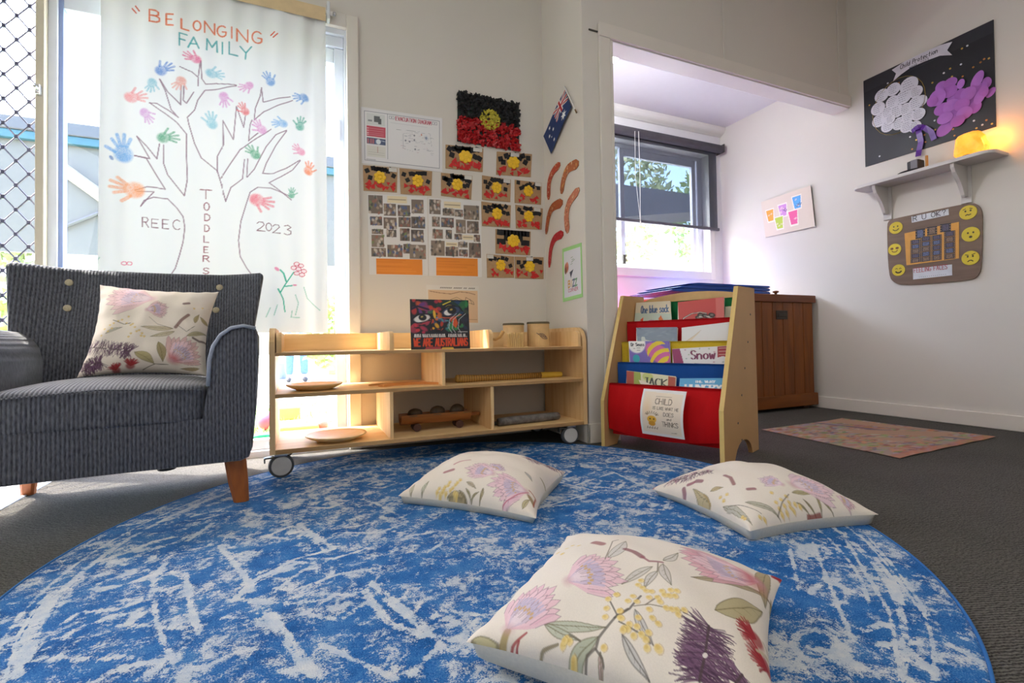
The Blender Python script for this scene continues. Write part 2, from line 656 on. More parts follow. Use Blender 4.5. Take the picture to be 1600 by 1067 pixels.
M_CARPET, M_GLASS, M_BLIND = carpet(), glass(), screen_fabric()
YZ = lambda a, b, d: (d, a, b)          # outline in y, z swept along x
XZ = lambda a, b, d: (a, d, b)          # outline in x, z swept along y
XY = lambda a, b, d: (a, b, d)          # outline in x, y swept along z

# ------------------------------------------------------------------ the room
struct(MB().box((-.858, -2.6, -.06), (RIGHT_X + .1, 3.1, 0)).obj('floor', M_CARPET))
struct(MB().box((-1.85, -2.6, -.06), (-.862, 2.5, -.004)).obj('floor_entry', M_VINYL))
struct(MB().box((-.866, -2.6, -.03), (-.852, 2.36, .004), .002).obj('trim_carpet_edge', M_ALU))
struct(MB().box((-1.95, -2.7, 2.74), (RIGHT_X + .1, 2.54, 2.84)).obj('ceiling', M_CEIL))
struct(MB().box((-1.95, -2.6, -.06), (-1.85, 2.42, 2.74)).obj('wall_left', M_WALL))
struct(MB().box((-1.95, -2.7, -.06), (RIGHT_X + .1, -2.6, 2.74)).obj('wall_rear', M_WALL))
struct(MB().box((RIGHT_X, -2.7, -.06), (RIGHT_X + .1, 3.2, 2.74)).obj('wall_right', M_WALL))
# window wall: above the openings, beside them
b = MB()
b.box((-1.95, WALL_Y, 2.04), (PIL_X, WALL_Y + .12, 2.74))
b.box((.235, WALL_Y, -.06), (PIL_X, WALL_Y + .12, 2.04))
b.box((-1.95, WALL_Y, -.06), (-1.80, WALL_Y + .12, 2.04))
struct(b.obj('wall_back', M_WALL))
# side wall of the nib with the flag on it, and the partition with the alcove opening
struct(MB().box((PIL_X, PART_Y, -.06), (PIL_X + .10, WALL_Y + .12, 2.74)).obj('wall_nib', M_WALL))
b = MB()
b.box((PIL_X + .10, PART_Y, -.06), (1.442, PART_Y + .10, 2.74))
b.box((1.442, PART_Y, 2.02), (RIGHT_X, PART_Y + .10, 2.74))
struct(b.obj('wall_partition', M_WALL))
# opening trim: jamb board and head board
struct(MB().box((1.372, PART_Y - .016, .0), (1.437, PART_Y - .0005, 2.011), .003).box((1.4372, PART_Y - .0165, 0), (1.452, PART_Y + .11, 2.005), .003).obj('trim_opening_side', M_TRIM))
struct(MB().box((1.372, PART_Y - .018, 2.012), (RIGHT_X - .002, PART_Y - .001, 2.082), .003).obj('trim_opening_head', M_TRIM))
struct(MB().box((1.44, PART_Y - .004, 2.006), (RIGHT_X - .002, PART_Y + .104, 2.020), .002).obj('trim_opening_soffit', M_WTRIM))
for n, px in enumerate((1131, 1309)):
    x = at_y(px, 40, PART_Y).x
    struct(MB().box((x - .011, PART_Y - .006, 2.085), (x + .011, PART_Y, 2.74), .002).obj('trim_batten_%d' % (n + 1), M_WALL))
struct(MB().box((1.318, PART_Y - .006, 2.032), (1.372, PART_Y, 2.040), .002).obj('trim_conduit', M_DARKMETAL))
# alcove shell
WX0, WX1, WZ0, WZ1 = 1.86, 3.20, 1.055, 2.06
b = MB()
b.box((1.38, ALC_Y, -.06), (WX0, ALC_Y + .12, 2.75))
b.box((WX1, ALC_Y, -.06), (RIGHT_X + .1, ALC_Y + .12, 2.75))
b.box((WX0, ALC_Y, -.06), (WX1, ALC_Y + .12, WZ0))
b.box((WX0, ALC_Y, WZ1), (WX1, ALC_Y + .12, 2.75))
struct(b.obj('wall_alcove_back', M_ALC))
struct(MB().box((1.28, WALL_Y + .12, -.06), (1.38, ALC_Y + .12, 2.75)).obj('wall_alcove_left', M_ALC))
struct(MB().box((1.38, 2.50, 2.30), (RIGHT_X, ALC_Y, 2.36)).obj('ceiling_alcove', M_CEIL))
struct(MB().prism([(PART_Y + .10, 2.03), (2.52, 2.30), (2.52, 2.36), (PART_Y + .10, 2.09)], YZ, 1.38, RIGHT_X).obj('ceiling_alcove_slope', M_CEIL))
cove = [(ALC_Y, 2.235), (ALC_Y - .012, 2.235)] + [(ALC_Y - .012 - .05 * math.sin(t * math.pi / 12), 2.24 + .055 * (1 - math.cos(t * math.pi / 12))) for t in range(1, 7)] + [(ALC_Y - .062, 2.302), (ALC_Y, 2.302)]
struct(MB().prism(cove, YZ, 1.38, RIGHT_X).obj('trim_cornice', M_WTRIM))
# skirting
def skirt(name, a, bb):
    struct(MB().box(a, bb, .004).obj(name, M_TRIM))


skirt('baseboard_right', (RIGHT_X - .014, -2.6, 0), (RIGHT_X, ALC_Y, .08))
skirt('baseboard_nib', (PIL_X - .012, PART_Y - .014, 0), (PIL_X, WALL_Y, .095))
skirt('baseboard_partition', (PIL_X - .012, PART_Y - .014, 0), (1.372, PART_Y, .095))
skirt('baseboard_back', (.266, WALL_Y - .014, 0), (PIL_X - .012, WALL_Y, .095))
skirt('baseboard_alcove', (1.38, ALC_Y - .014, 0), (RIGHT_X - .014, ALC_Y, .095))

# ------------------------------------------------------------------ window 1: tall sliding glass panel behind the cloth
w1 = struct(thing('window_1', None, None, (-.35, WALL_Y + .06, 0)))
MB().box((-.897, WALL_Y + .02, .03), (-.868, WALL_Y + .10, 1.985), .002).box((.205, WALL_Y + .004, .03), (.2345, WALL_Y + .11, 1.985), .002).box((-.90, WALL_Y + .004, 1.985), (.2345, WALL_Y + .11, 2.039), .002).box((-.90, WALL_Y + .004, -.02), (.2345, WALL_Y + .12, .03), .003).obj('frame', M_ALU, w1, world=True)
MB().box((-.868, WALL_Y + .03, .03), (-.853, WALL_Y + .07, 1.985), .002).obj('seal', M_BLUEALU, w1, world=True)
MB().box((.160, WALL_Y + .03, .03), (.205, WALL_Y + .075, 1.93), .003).obj('sash_stile', M_ALU, w1, world=True)
MB().box((-.853, WALL_Y + .032, 1.855), (.160, WALL_Y + .075, 1.925), .003).obj('sash_rail', M_ALU, w1, world=True)
MB().box((-.853, WALL_Y + .032, .03), (.160, WALL_Y + .075, .075), .003).obj('sash_rail', M_ALU, w1, world=True)
MB().box((-.853, WALL_Y + .05, .075), (.162, WALL_Y + .056, 1.857)).obj('pane', M_GLASS, w1, world=True)
MB().box((-.866, WALL_Y + .022, 1.932), (.204, WALL_Y + .09, 1.984), .003).obj('head_track', M_ALU, w1, world=True)
MB().box((.172, WALL_Y + .02, 1.48), (.186, WALL_Y + .03, 1.58), .003).obj('latch', M_ALU, w1, world=True)
struct(MB().box((.215, WALL_Y - .018, 0), (.268, WALL_Y + .02, 2.08), .003).obj('trim_window_side', M_TRIM))
struct(MB().box((-1.85, WALL_Y - .018, 2.012), (.215, WALL_Y + .02, 2.08), .003).obj('trim_window_head', M_TRIM))

# ------------------------------------------------------------------ door 1: security door of diamond grille
d1 = struct(thing('door_1', None, None, (-1.35, WALL_Y + .04, 0)))
MB().box((-.924, WALL_Y - .01, 0), (-.897, WALL_Y + .10, 2.03), .003).obj('door_post', M_TAN, d1, world=True)
MB().box((-1.80, WALL_Y - .01, 0), (-1.77, WALL_Y + .10, 2.03), .003).box((-1.77, WALL_Y + .02, 1.98), (-.924, WALL_Y + .09, 2.03), .003).box((-1.77, WALL_Y + .02, 0), (-.924, WALL_Y + .09, .04), .003).obj('door_frame', M_ALU, d1, world=True)
b = MB()
rr = [.0475 * j for j in range(42)]
for k in range(22):
    xk = -.9435 - .038 * k
    pts = [(xk + .0185 * (1 if (j + k) % 2 else -1), WALL_Y + .05, .04 + z) for j, z in enumerate(rr)]
    b.tube([p for p in pts], .0036, 5)
for k in range(21):
    xk = -.9435 - .038 * k - .019
    for j, z in enumerate(rr):
        if (j + k) % 2 == 0:
            b.box((xk - .006, WALL_Y + .045, .04 + z - .008), (xk + .006, WALL_Y + .055, .04 + z + .008), .002)
g = b.obj('diamond_grille', mat('grey_powdercoat', '50516c', .5), d1, world=True)
g['kind'] = 'stuff'
MB().box((-.918, WALL_Y - .03, 1.47), (-.902, WALL_Y - .008, 1.51), .003).lathe([(.006, 0), (.008, .004), (.005, .02)], 10, Matrix.Translation((-.91, WALL_Y - .03, 1.49)) @ Matrix.Rotation(math.pi / 2, 4, 'X')).obj('door_catch', M_CHROME, d1, world=True)

# ------------------------------------------------------------------ window 2: alcove slider
w2 = struct(thing('window_2', None, None, (2.5, ALC_Y + .06, WZ0)))
Yf0, Yf1 = ALC_Y + .07, ALC_Y + .115
b = MB().box((WX0, Yf0, WZ0), (WX1, Yf1, WZ0 + .03), .002).box((WX0, Yf0, WZ1 - .03), (WX1, Yf1, WZ1), .002).box((WX0, Yf0, WZ0 + .03), (WX0 + .04, Yf1, WZ1 - .03), .002).box((WX1 - .05, Yf0, WZ0 + .03), (WX1, Yf1, WZ1 - .03), .002)
b.obj('frame', M_ALU, w2, world=True)
MB().box((2.345, Yf0 + .005, WZ0 + .03), (2.385, Yf0 + .035, WZ1 - .03), .003).obj('sash_stile', M_ALU, w2, world=True)
MB().box((3.095, Yf0 + .005, WZ0 + .03), (3.135, Yf0 + .035, WZ1 - .03), .003).obj('sash_stile', M_ALU, w2, world=True)
MB().box((2.385, Yf0 + .005, WZ0 + .03), (3.095, Yf0 + .035, WZ0 + .06), .003).box((2.385, Yf0 + .005, WZ1 - .09), (3.095, Yf0 + .035, WZ1 - .03), .003).obj('sash_rail', M_ALU, w2, world=True)
MB().box((2.38, Yf0 + .018, WZ0 + .05), (3.10, Yf0 + .022, WZ1 - .05)).obj('pane', M_GLASS, w2, world=True)
MB().box((WX0 + .03, Yf0 + .05, WZ0 + .03), (2.36, Yf0 + .054, WZ1 - .03)).obj('pane', M_GLASS, w2, world=True)
MB().box((2.35, Yf0 - .01, 1.10), (2.375, Yf0 + .006, 1.17), .003).obj('latch', M_DARKMETAL, w2, world=True)
# its timber surround
struct(MB().box((WX1 - .003, ALC_Y - .014, WZ0 - .062), (WX1 + .052, ALC_Y + .03, WZ1 + .05), .003).obj('trim_alcove_window_side', M_WTRIM))
struct(MB().box((WX0 - .05, ALC_Y - .014, WZ1 - .003), (WX1 - .003, ALC_Y + .03, WZ1 + .05), .003).obj('trim_alcove_window_head', M_WTRIM))
struct(MB().box((WX0 - .05, ALC_Y - .014, WZ0 - .062), (WX1 - .003, ALC_Y + .069, WZ0 + .003), .003).obj('trim_alcove_window_sill', M_WTRIM))

bl = thing('roller_blind', 'dark grey see-through roller blind half drawn over the alcove window', 'blind', (2.6, ALC_Y - .05, 2.11))
MB().tube([(1.80, ALC_Y - .055, 2.105), (3.30, ALC_Y - .055, 2.105)], .034, 20).obj('roller', mat('charcoal_fabric', '4a474b', .8), bl, world=True)
MB().box((1.82, ALC_Y - .024, 1.43), (3.275, ALC_Y - .0225, 2.10)).obj('blind_fabric', M_BLIND, bl, world=True)
MB().box((1.81, ALC_Y - .034, 1.412), (3.288, ALC_Y - .014, 1.436), .004).obj('bottom_bar', mat('dark_bar', '55535a', .5), bl, world=True)
MB().box((3.30, ALC_Y - .09, 2.07), (3.308, ALC_Y, 2.142), .002).obj('bracket', M_DARKMETAL, bl, world=True)
cx = at_y(1000, 280, ALC_Y - .10).x
MB().tube([(cx, ALC_Y - .095, 2.10), (cx + .004, ALC_Y - .095, 1.75), (cx, ALC_Y - .095, 1.40)], .0022, 6).tube([(cx - .03, ALC_Y - .088, 2.10), (cx - .034, ALC_Y - .088, 1.75), (cx, ALC_Y - .095, 1.40)], .0016, 6).lathe([(.004, 0), (.006, .006), (.003, .03)], 8, Matrix.Translation((cx, ALC_Y - .095, 1.375))).obj('pull_cord', M_WTRIM, bl, world=True)

# ------------------------------------------------------------------ outdoors
M_GROUND = mat('pale_concrete', 'd8d4cc', .85, var=.06, scale=1.2)
M_GRASS = mat('lawn_green', '8fb070', .9, var=.25, scale=60)
M_SHED = mat('grey_blue_sheet', '5c5a55', .6, var=.03)
M_FASCIA = mat('fascia_grey', '4c4c4e', .5, var=.03)
M_TEAL = mat('teal_gutter', '2f545f', .5)
struct(MB().box((-14, 2.54, -.16), (16, 30, -.06)).obj('ground', M_GROUND))
rnd = random.Random(5)
b = MB().box((-3.2, 2.95, -.07), (1.2, 5.0, -.05))
for i in range(2600):
    x, y = rnd.uniform(-3.1, 1.1), rnd.uniform(3.0, 4.95)
    h, a = rnd.uniform(.02, .05), rnd.uniform(0, 6.3)
    b.add([(x, y, -.05), (x + .012 * math.cos(a), y + .012 * math.sin(a), -.05), (x + rnd.uniform(-.02, .02), y + rnd.uniform(-.02, .02), -.05 + h)], [(0, 1, 2)])
tag(b.obj('lawn', M_GRASS), 'strip of short green grass outside the low glass', 'grass', kind='stuff')

sh = thing('shade_structure', 'grey awning on posts seen outside through the tall window', 'awning', (-1.5, 6.3, -.06))
P = [at_y(-260, 155, 6.2), at_y(640, 259, 6.2), at_y(640, 440, 6.2), at_y(-260, 352, 6.2)]
zt, zb = P[0].z * .5 + P[1].z * .5, P[2].z * .5 + P[3].z * .5
XA, XB = -6.5, .75
MB().box((XA, 6.2, zb), (XB, 6.26, zt - .1)).obj('screen', M_SHED, sh, world=True)
MB().box((XA - .05, 6.12, zt - .13), (XB + .05, 6.3, zt), .01).obj('fascia', M_FASCIA, sh, world=True)
MB().box((XA, 6.14, zt - .21), (XB, 6.22, zt - .13), .006).obj('gutter', M_TEAL, sh, world=True)
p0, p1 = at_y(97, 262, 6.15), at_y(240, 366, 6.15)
MB().tube([p0, p1], .06, 8).obj('sun_stripe', mat('pale_sun_stripe', '8a8478', .5), sh, world=True)  # diagonal stripe of sunlight on the screen, shaped as a pale bar
p0, p1 = at_y(94, 357, 6.17), at_y(300, 275, 6.17)
MB().tube([p0, p1], .018, 6).obj('stay', M_FASCIA, sh, world=True)
for x in (XA + .1, -2.9, XB - .1):
    MB().box((x - .05, 6.28, -.06), (x + .05, 6.38, zt - .02), .006).obj('post', M_FASCIA, sh, world=True)
cp = thing('carport', 'grey sloping carport roof outside the alcove window', 'roof', (5.5, 7.6, -.06))
q0, q1 = at_y(960, 290, 7.5), at_y(1100, 303, 7.5)
q2, q3 = at_y(1100, 312, 7.5), at_y(960, 346, 7.5)
zt2 = (q0.z + q1.z) / 2
MB().prism([(q3.x - 1.2, zt2), (q1.x + 1.6, zt2), (q1.x + 1.6, q2.z), (q3.x - 1.2, q3.z - .1)], XZ, 7.5, 8.6).obj('roof_edge', M_FASCIA, cp, world=True)
for x in (q3.x - .9, q1.x + 1.4):
    MB().box((x - .06, 7.9, -.06), (x + .06, 8.02, zt2 - .1), .006).obj('post', M_FASCIA, cp, world=True)


def leaf_mass(b, c, r, n, s, rnd):
    for i in range(n):
        th, ph = rnd.uniform(0, 6.283), math.acos(rnd.uniform(-1, 1))
        k = rnd.uniform(.45, 1) ** .5
        p = Vector((c[0] + r[0] * k * math.sin(ph) * math.cos(th), c[1] + r[1] * k * math.sin(ph) * math.sin(th), c[2] + r[2] * k * math.cos(ph)))
        a = Vector((rnd.uniform(-1, 1), rnd.uniform(-1, 1), rnd.uniform(-1, 1))).normalized() * s
        d = a.cross(Vector((rnd.uniform(-1, 1), rnd.uniform(-1, 1), rnd.uniform(-1, 1)))).normalized() * s * .45
        b.add([p - a, p + d, p + a, p - d], [(0, 1, 2, 3)])


M_LEAF = [mat('leaf_green', '7f9a5c', .6, var=.3, scale=3), mat('leaf_olive', '93a06e', .6, var=.3, scale=3), mat('leaf_bright', '9dba62', .6, var=.3, scale=3)]
M_BARK = mat('bark', '6b5a48', .9, var=.3, scale=12, bump=.5, bscale=30)


def tree(name, label, cat, x, y, zc, r, n, s, m, group=None, trunk=.09):
    t = thing(name, label, cat, (x, y, -.06), group=group)
    rr = random.Random(int(x * 100 + y * 7))
    MB().tube([(x, y, -.06), (x + .05, y, zc * .5), (x - .03, y + .04, zc)], [trunk, trunk * .8, trunk * .5], 8).obj('trunk', M_BARK, t, smooth=True, world=True)
    b = MB()
    leaf_mass(b, (x, y, zc), r, n, s, rr)
    f = b.obj('foliage', m, t, world=True, fix=False)
    f['kind'] = 'stuff'


for k, (x, y, zc, r) in enumerate(((5.6, 11.4, 4.3, 1.6), (8.9, 11.8, 4.6, 1.65), (12.3, 11.6, 4.3, 1.6))):
    tree('garden_tree', ('pale leafy tree outside the alcove window at its post side', 'tall pale leafy tree in the middle of the alcove window view', 'pale leafy tree outside the alcove window at its far right')[k], 'tree', x, y, zc, (r, r * .8, r * 1.2), 1500, .13, M_LEAF[k % 2], 'trees outside the alcove window')
for k, px in enumerate((985, 1050, 1112)):
    p = at_y(px, 400, 6.4)
    tree('garden_shrub', ('sunlit shrub under the alcove window view beside the sash bar', 'sunlit shrub in the middle below the blind bar outside', 'sunlit shrub outside by the right jamb of the alcove window')[k], 'shrub', p.x, 6.4, .75, (.33, .4, .75), 600, .07, M_LEAF[1], 'shrubs outside the alcove window', .03)
p = at_y(528, 468, 5.6)
tree('garden_shrub', 'green shrub seen through the narrow glass strip beside the cloth', 'shrub', p.x, 5.6, .62, (.45, .4, .42), 700, .06, M_LEAF[2], None, .03)
p = at_y(4, 480, 5.2)
tree('garden_shrub', 'green shrub outside the diamond grille door beside the armchair', 'shrub', p.x, 5.2, .50, (.35, .35, .5), 600, .055, M_LEAF[2], None, .03)
p = at_y(20, 396, 7.2)
tree('garden_shrub', 'taller pale shrub behind the grille under the awning edge', 'shrub', p.x - .2, 7.2, 1.05, (.5, .4, .75), 600, .08, M_LEAF[1], None, .03)

M_YEL = mat('yellow_plastic', 'e0b44a', .5)
for k, (px, py, s, hh) in enumerate(((452, 655, .075, .09), (468, 676, .11, .05), (452, 545, .12, .09))):
    if k == 2:
        px, py = 524, 585
    p = at_z(px, py, -.05 if k < 2 else -.06)
    tag(MB().box((p.x - s, p.y - s * .5, p.z), (p.x + s, p.y + s * .5, p.z + hh), .01).obj('toy_block', M_YEL),
        ('yellow play block standing on grass seen under the middle shelf', 'flat yellow play block lying near the glass', 'small yellow play block on the pale paving far outside')[k], 'toy')
p = at_z(418, 672, -.05)
tag(MB().ball((p.x, p.y, p.z + .06), .06, sub=3).obj('ball', mat('red_rubber', 'd8405a', .5), smooth=True), 'red ball on the grass between armchair and shelf', 'ball')
p = at_z(412, 705, -.05)
tag(MB().lathe([(.05, 0), (.065, .07), (.068, .075), (.058, .075), (.046, .01)], 18, Matrix.Translation(p)).obj('toy_bucket', mat('green_plastic', '2f9a6a', .5)), 'green toy bucket outside at the foot of the glass', 'bucket')
p = at_z(504, 672, -.05)
tag(MB().ball((p.x, p.y, p.z + .035), .035, sub=2).obj('ball', mat('red_rubber_small', 'd0504a', .5), smooth=True), 'small red ball outside behind the lower plate', 'ball')
p, p2 = at_z(432, 668, -.05), at_z(545, 655, -.05)
d_ = (p2 - p)
tag(MB().box((0, -.02, 0), (d_.length, .02, .03), .005, Matrix.Translation(p) @ Matrix.Rotation(math.atan2(d_.y, d_.x), 4, 'Z')).obj('timber_edging', mat('pale_timber', 'd9c8a4', .7)), 'pale timber edging lying along the sandpit outside the glass', 'edging')
p = at_z(437, 592, -.06)
tag(MB().lathe([(.10, 0), (.13, .24), (.14, .25), (.12, .25), (.11, .2)], 16, Matrix.Translation(p)).obj('planter_tub', mat('blue_grey_tub', '5e6a80', .6)), 'dark blue grey tub on the paving outside beside the standing person', 'planter')

# a person standing outside; only shins and shoes show between the shelves
pp = at_z(464, 596, -.06)
pers = thing('person', 'person in blue jeans standing outside behind the shelf', 'person', pp)


def skinned(name, pts, edges, m, parent, sub=2):
    me = bpy.data.meshes.new(name)
    me.from_pydata([p[:3] for p in pts], edges, [])
    me.materials.append(m)
    o = bpy.data.objects.new(name, me)
    COL.objects.link(o)
    md = o.modifiers.new('s', 'SKIN')
    sv = me.skin_vertices
    if not sv:
        import_ = bmesh.new()
        import_.from_mesh(me)
        import_.verts.layers.skin.verify()
        import_.to_mesh(me)
        import_.free()
        sv = me.skin_vertices
    for i, p in enumerate(pts):
        sv[0].data[i].radius = (p[3], p[3])
        sv[0].data[i].use_root = i == 0
    o.modifiers.new('d', 'SUBSURF').levels = sub
    o.modifiers['d'].render_levels = sub
    o.parent = parent
    return o


body = [(0, 0, .98, .115), (0, 0, 1.2, .12), (0, 0, 1.4, .12), (0, 0, 1.5, .055), (0, -.01, 1.6, .085), (0, -.01, 1.7, .07)]
be = [(0, 1), (1, 2), (2, 3), (3, 4), (4, 5)]
for s in (-1, 1):
    k = len(body)
    body += [(s * .09, 0, .88, .085), (s * .10, -.01, .5, .06), (s * .105, .01, .1, .042), (s * .11, -.02, .035, .04), (s * .12, -.15, .03, .03)]
    be += [(0, k), (k, k + 1), (k + 1, k + 2), (k + 2, k + 3), (k + 3, k + 4)]
    k = len(body)
    body += [(s * .18, 0, 1.42, .055), (s * .24, .0, 1.14, .042), (s * .25, -.06, .9, .032), (s * .25, -.08, .82, .03)]
    be += [(2, k), (k, k + 1), (k + 1, k + 2), (k + 2, k + 3)]
skinned('body', body, be, mat('skin', 'c79a7c', .6), pers)
jp = [(0, 0, 1.0, .128)]
je = []
for s in (-1, 1):
    k = len(jp)
    jp += [(s * .09, 0, .88, .10), (s * .10, -.01, .5, .074), (s * .105, .01, .09, .062)]
    je += [(0, k), (k, k + 1), (k + 1, k + 2)]
skinned('jeans', jp, je, mat('blue_denim', '4d6a96', .85, var=.2, scale=60), pers)
sp = [(0, 0, .90, .135), (0, 0, 1.2, .138), (0, 0, 1.43, .125)]
se = [(0, 1), (1, 2)]
for s in (-1, 1):
    k = len(sp)
    sp += [(s * .18, 0, 1.43, .07), (s * .22, 0, 1.2, .06)]
    se += [(2, k), (k, k + 1)]
skinned('shirt', sp, se, mat('dark_shirt', '39424f', .9), pers)
MB().ball((0, .01, 1.69), .098, (1, 1.05, .75), 2).obj('hair', mat('brown_hair', '3a2a20', .8), pers, smooth=True)
for s in (-1, 1):
    MB().ball((s * .115, -.07, .035), .05, (.85, 2.4, .75), 2).obj('shoe', mat('dark_shoe', '2c2c30', .7), pers, smooth=True)

# ------------------------------------------------------------------ armchair
def corduroy():
    q = NT('grey_corduroy')
    co = q.coord()
    sx = q.n('SeparateXYZ')
    q.l(co, sx.inputs[0])
    nz = q.n('TexNoise', _Scale=8.0, _Detail=2.0)
    q.l(co, nz.inputs['Vector'])
    ad = q.n('Math', operation='MULTIPLY_ADD')
    q.l(nz.outputs[0], ad.inputs[0])
    ad.inputs[1].default_value = .004
    q.l(sx.outputs[0], ad.inputs[2])
    ms = q.n('Math', operation='MULTIPLY')
    q.l(ad.outputs[0], ms.inputs[0])
    ms.inputs[1].default_value = 2 * math.pi / .0095
    sn = q.n('Math', operation='SINE')
    q.l(ms.outputs[0], sn.inputs[0])
    n2 = q.n('TexNoise', _Scale=260.0, _Detail=2.0)
    mp = q.n('Mapping')
    mp.inputs['Scale'].default_value = (1, 1, .25)
    q.l(co, mp.inputs[0])
    q.l(mp.outputs[0], n2.inputs['Vector'])
    a = q.ramp(sn.outputs[0], [(.0, lin('2e2f37')), (.9, lin('62626a'))])
    a2 = q.ramp(sn.outputs[0], [(.15, lin('2f3038')), (.85, lin('64646c'))])
    mr = q.n('MapRange')
    mr.inputs[1].default_value = -1
    q.l(sn.outputs[0], mr.inputs[0])
    a = q.ramp(mr.outputs[0], [(.1, lin('2c2e37')), (.8, lin('5f636f'))])
    q.l(q.mix(.45, a, q.ramp(n2.outputs[0], [(.35, lin('26272f')), (.65, lin('6c6e74'))])), q.b.inputs['Base Color'])
    q.b.inputs['Roughness'].default_value = .85
    q.b.inputs['Sheen Weight'].default_value = .35
    q.b.inputs['Sheen Roughness'].default_value = .4
    q.bump(mr.outputs[0], .6, .003)
    return q.m


M_CORD = corduroy()
M_LITEDGE = mat('blue_grey_lit_edge', '969eae', .8, var=.1, scale=80)
M_LEGW = wood('orange_stained_wood', 'b0642a', '8a4618', stretch='z')
M_BTN = mat('beige_button_cloth', 'b9ae92', .7, var=.15, scale=200)
CH = thing('armchair', 'dark grey corduroy armchair with beige buttons and orange wooden legs', 'armchair', (-.502, 1.668, 0), math.radians(3.5))
half = [(0, .15), (.335, .146), (.358, .155), (.368, .185), (.378, .30), (.385, .47), (.385, .535), (.378, .552), (.345, .560), (.312, .553), (.285, .532), (.266, .500), (.256, .46), (.252, .38), (.252, .27), (0, .27)]
prof = half[:-1] + [(-x, z) for x, z in half[::-1][1:-1]]
b = MB().prism(prof, XZ, 0, .56, .014)
o = b.obj('frame', M_CORD, CH)
smooth_by_angle(o, 40)
for s in (-1, 1):
    pts = [(s * x, -.002, z) for x, z in half[7:14]]
    MB().tube(pts, .0055, 8).obj('lit_edge', M_LITEDGE, CH, smooth=True)  # sky-lit edge of the arm, put in as a thin paler tube


def puffy(x0, x1, y0, y1, z0, z1, crown, n=4.0, res=26):
    """rounded box cushion with a crowned top"""
    t = bmesh.new()
    bmesh.ops.create_cube(t, size=2)
    bmesh.ops.subdivide_edges(t, edges=list(t.edges), cuts=res, use_grid_fill=True)
    for v in t.verts:
        p = v.co
        k = (abs(p.x) ** n[0] + abs(p.y) ** n[1] + abs(p.z) ** n[2]) if isinstance(n, tuple) else abs(p.x) ** n + abs(p.y) ** n + abs(p.z) ** n
        m_ = max(abs(p.x), abs(p.y), abs(p.z))
        e = n if not isinstance(n, tuple) else n[0]
        q = p / (k ** (1 / e)) * m_
        z = q.z
        if z > 0:
            z += crown * (1 - q.x ** 2) * (1 - q.y ** 2) * z
        v.co = Vector(((x0 + x1) / 2 + q.x * (x1 - x0) / 2, (y0 + y1) / 2 + q.y * (y1 - y0) / 2, (z0 + z1) / 2 + z * (z1 - z0) / 2))
    b = MB()
    b._merge(t)
    return b


puffy(-.250, .250, -.006, .46, .268, .388, .38, 9.0).obj('seat_cushion', M_CORD, CH, smooth=True)
MB().tube([(-.235, -.009, .37), (0, -.013, .384), (.235, -.009, .37)], .0022, 6).obj('cushion_seam', M_CORD, CH, smooth=True)
# curved back with wings that come forward
nx, nz = 34, 20


def back_pt(u, v, side):
    wd = .318 + .066 * v
    x = u * wd + .02 * v
    wing = max(0, (abs(u) - .55) / .45) ** 1.6
    y = .43 + .13 * v - .075 * wing * (.55 + .45 * v) + side * (.10 - .03 * wing)
    z = .24 + (.555 - .012 * (1 - u * u)) * v
    if side == 0:
        y -= .02 * (1 - u * u) * math.sin(math.pi * min(1, v * 1.1))
        for bu in (-.62, .60):
            for bv in (.73, .90):
                d = math.hypot((u - bu) / .12, (v - bv) / .09)
                y += .014 * math.exp(-d * d)
    return (x, y, z)


vs, fs = [], []
for side in (0, 1):
    for j in range(nz + 1):
        for i in range(nx + 1):
            vs.append(back_pt(-1 + 2 * i / nx, j / nz, side))
K = (nx + 1) * (nz + 1)
id_ = lambda i, j, s: s * K + j * (nx + 1) + i
for j in range(nz):
    for i in range(nx):
        fs.append((id_(i, j, 0), id_(i + 1, j, 0), id_(i + 1, j + 1, 0), id_(i, j + 1, 0)))
        fs.append((id_(i, j, 1), id_(i, j + 1, 1), id_(i + 1, j + 1, 1), id_(i + 1, j, 1)))
for j in range(nz):
    for i in (0, nx):
        fs.append((id_(i, j, 0), id_(i, j + 1, 0), id_(i, j + 1, 1), id_(i, j, 1)))
for i in range(nx):
    for j in (0, nz):
        fs.append((id_(i, j, 0), id_(i, j, 1), id_(i + 1, j, 1), id_(i + 1, j, 0)))
b = MB().add(vs, fs)
bmesh.ops.recalc_face_normals(b.bm, faces=list(b.bm.faces))
es = [e for e in b.bm.edges if len(e.link_faces) == 2 and e.calc_face_angle(0) > 1.0]
bmesh.ops.bevel(b.bm, geom=es, offset=.022, segments=4, affect='EDGES', profile=.5)
b.obj('backrest', M_CORD, CH, smooth=True)
for u, v in ((-.62, .90), (-.62, .73), (.60, .90), (.60, .73)):
    p = Vector(back_pt(u, v, 0))
    MB().ball((p.x, p.y - .004, p.z), .0125, (1, .5, 1), 2).obj('button', M_BTN, CH, smooth=True)
for x, y, dx, dy, top in ((.315, .06, .02, .02, .16), (-.315, .06, -.02, .02, .16), (.30, .50, .02, .05, .16), (-.30, .50, -.02, .05, .16)):
    b = MB()
    rings = [(x, y, top + .02, .031), (x + dx * .6, y + dy * .6, .07, .027), (x + dx, y + dy, .006 if y < .3 else 0, .021)]
    if y > .3:
        rings = [(px_, py_, z_, r_ * .8) for px_, py_, z_, r_ in rings]
    v_ = []
    for px_, py_, z_, r_ in rings:
        v_ += [(px_ + r_ * cx_, py_ + r_ * cy_, z_) for cx_, cy_ in ((-1, -.6), (-.6, -1), (.6, -1), (1, -.6), (1, .6), (.6, 1), (-.6, 1), (-1, .6))]
    b.add(v_, [tuple(range(8)), tuple(range(23, 15, -1))] + [(k * 8 + i, k * 8 + (i + 1) % 8, k * 8 + 8 + (i + 1) % 8, k * 8 + 8 + i) for k in range(2) for i in range(8)])
    b.obj('leg', M_LEGW, CH)
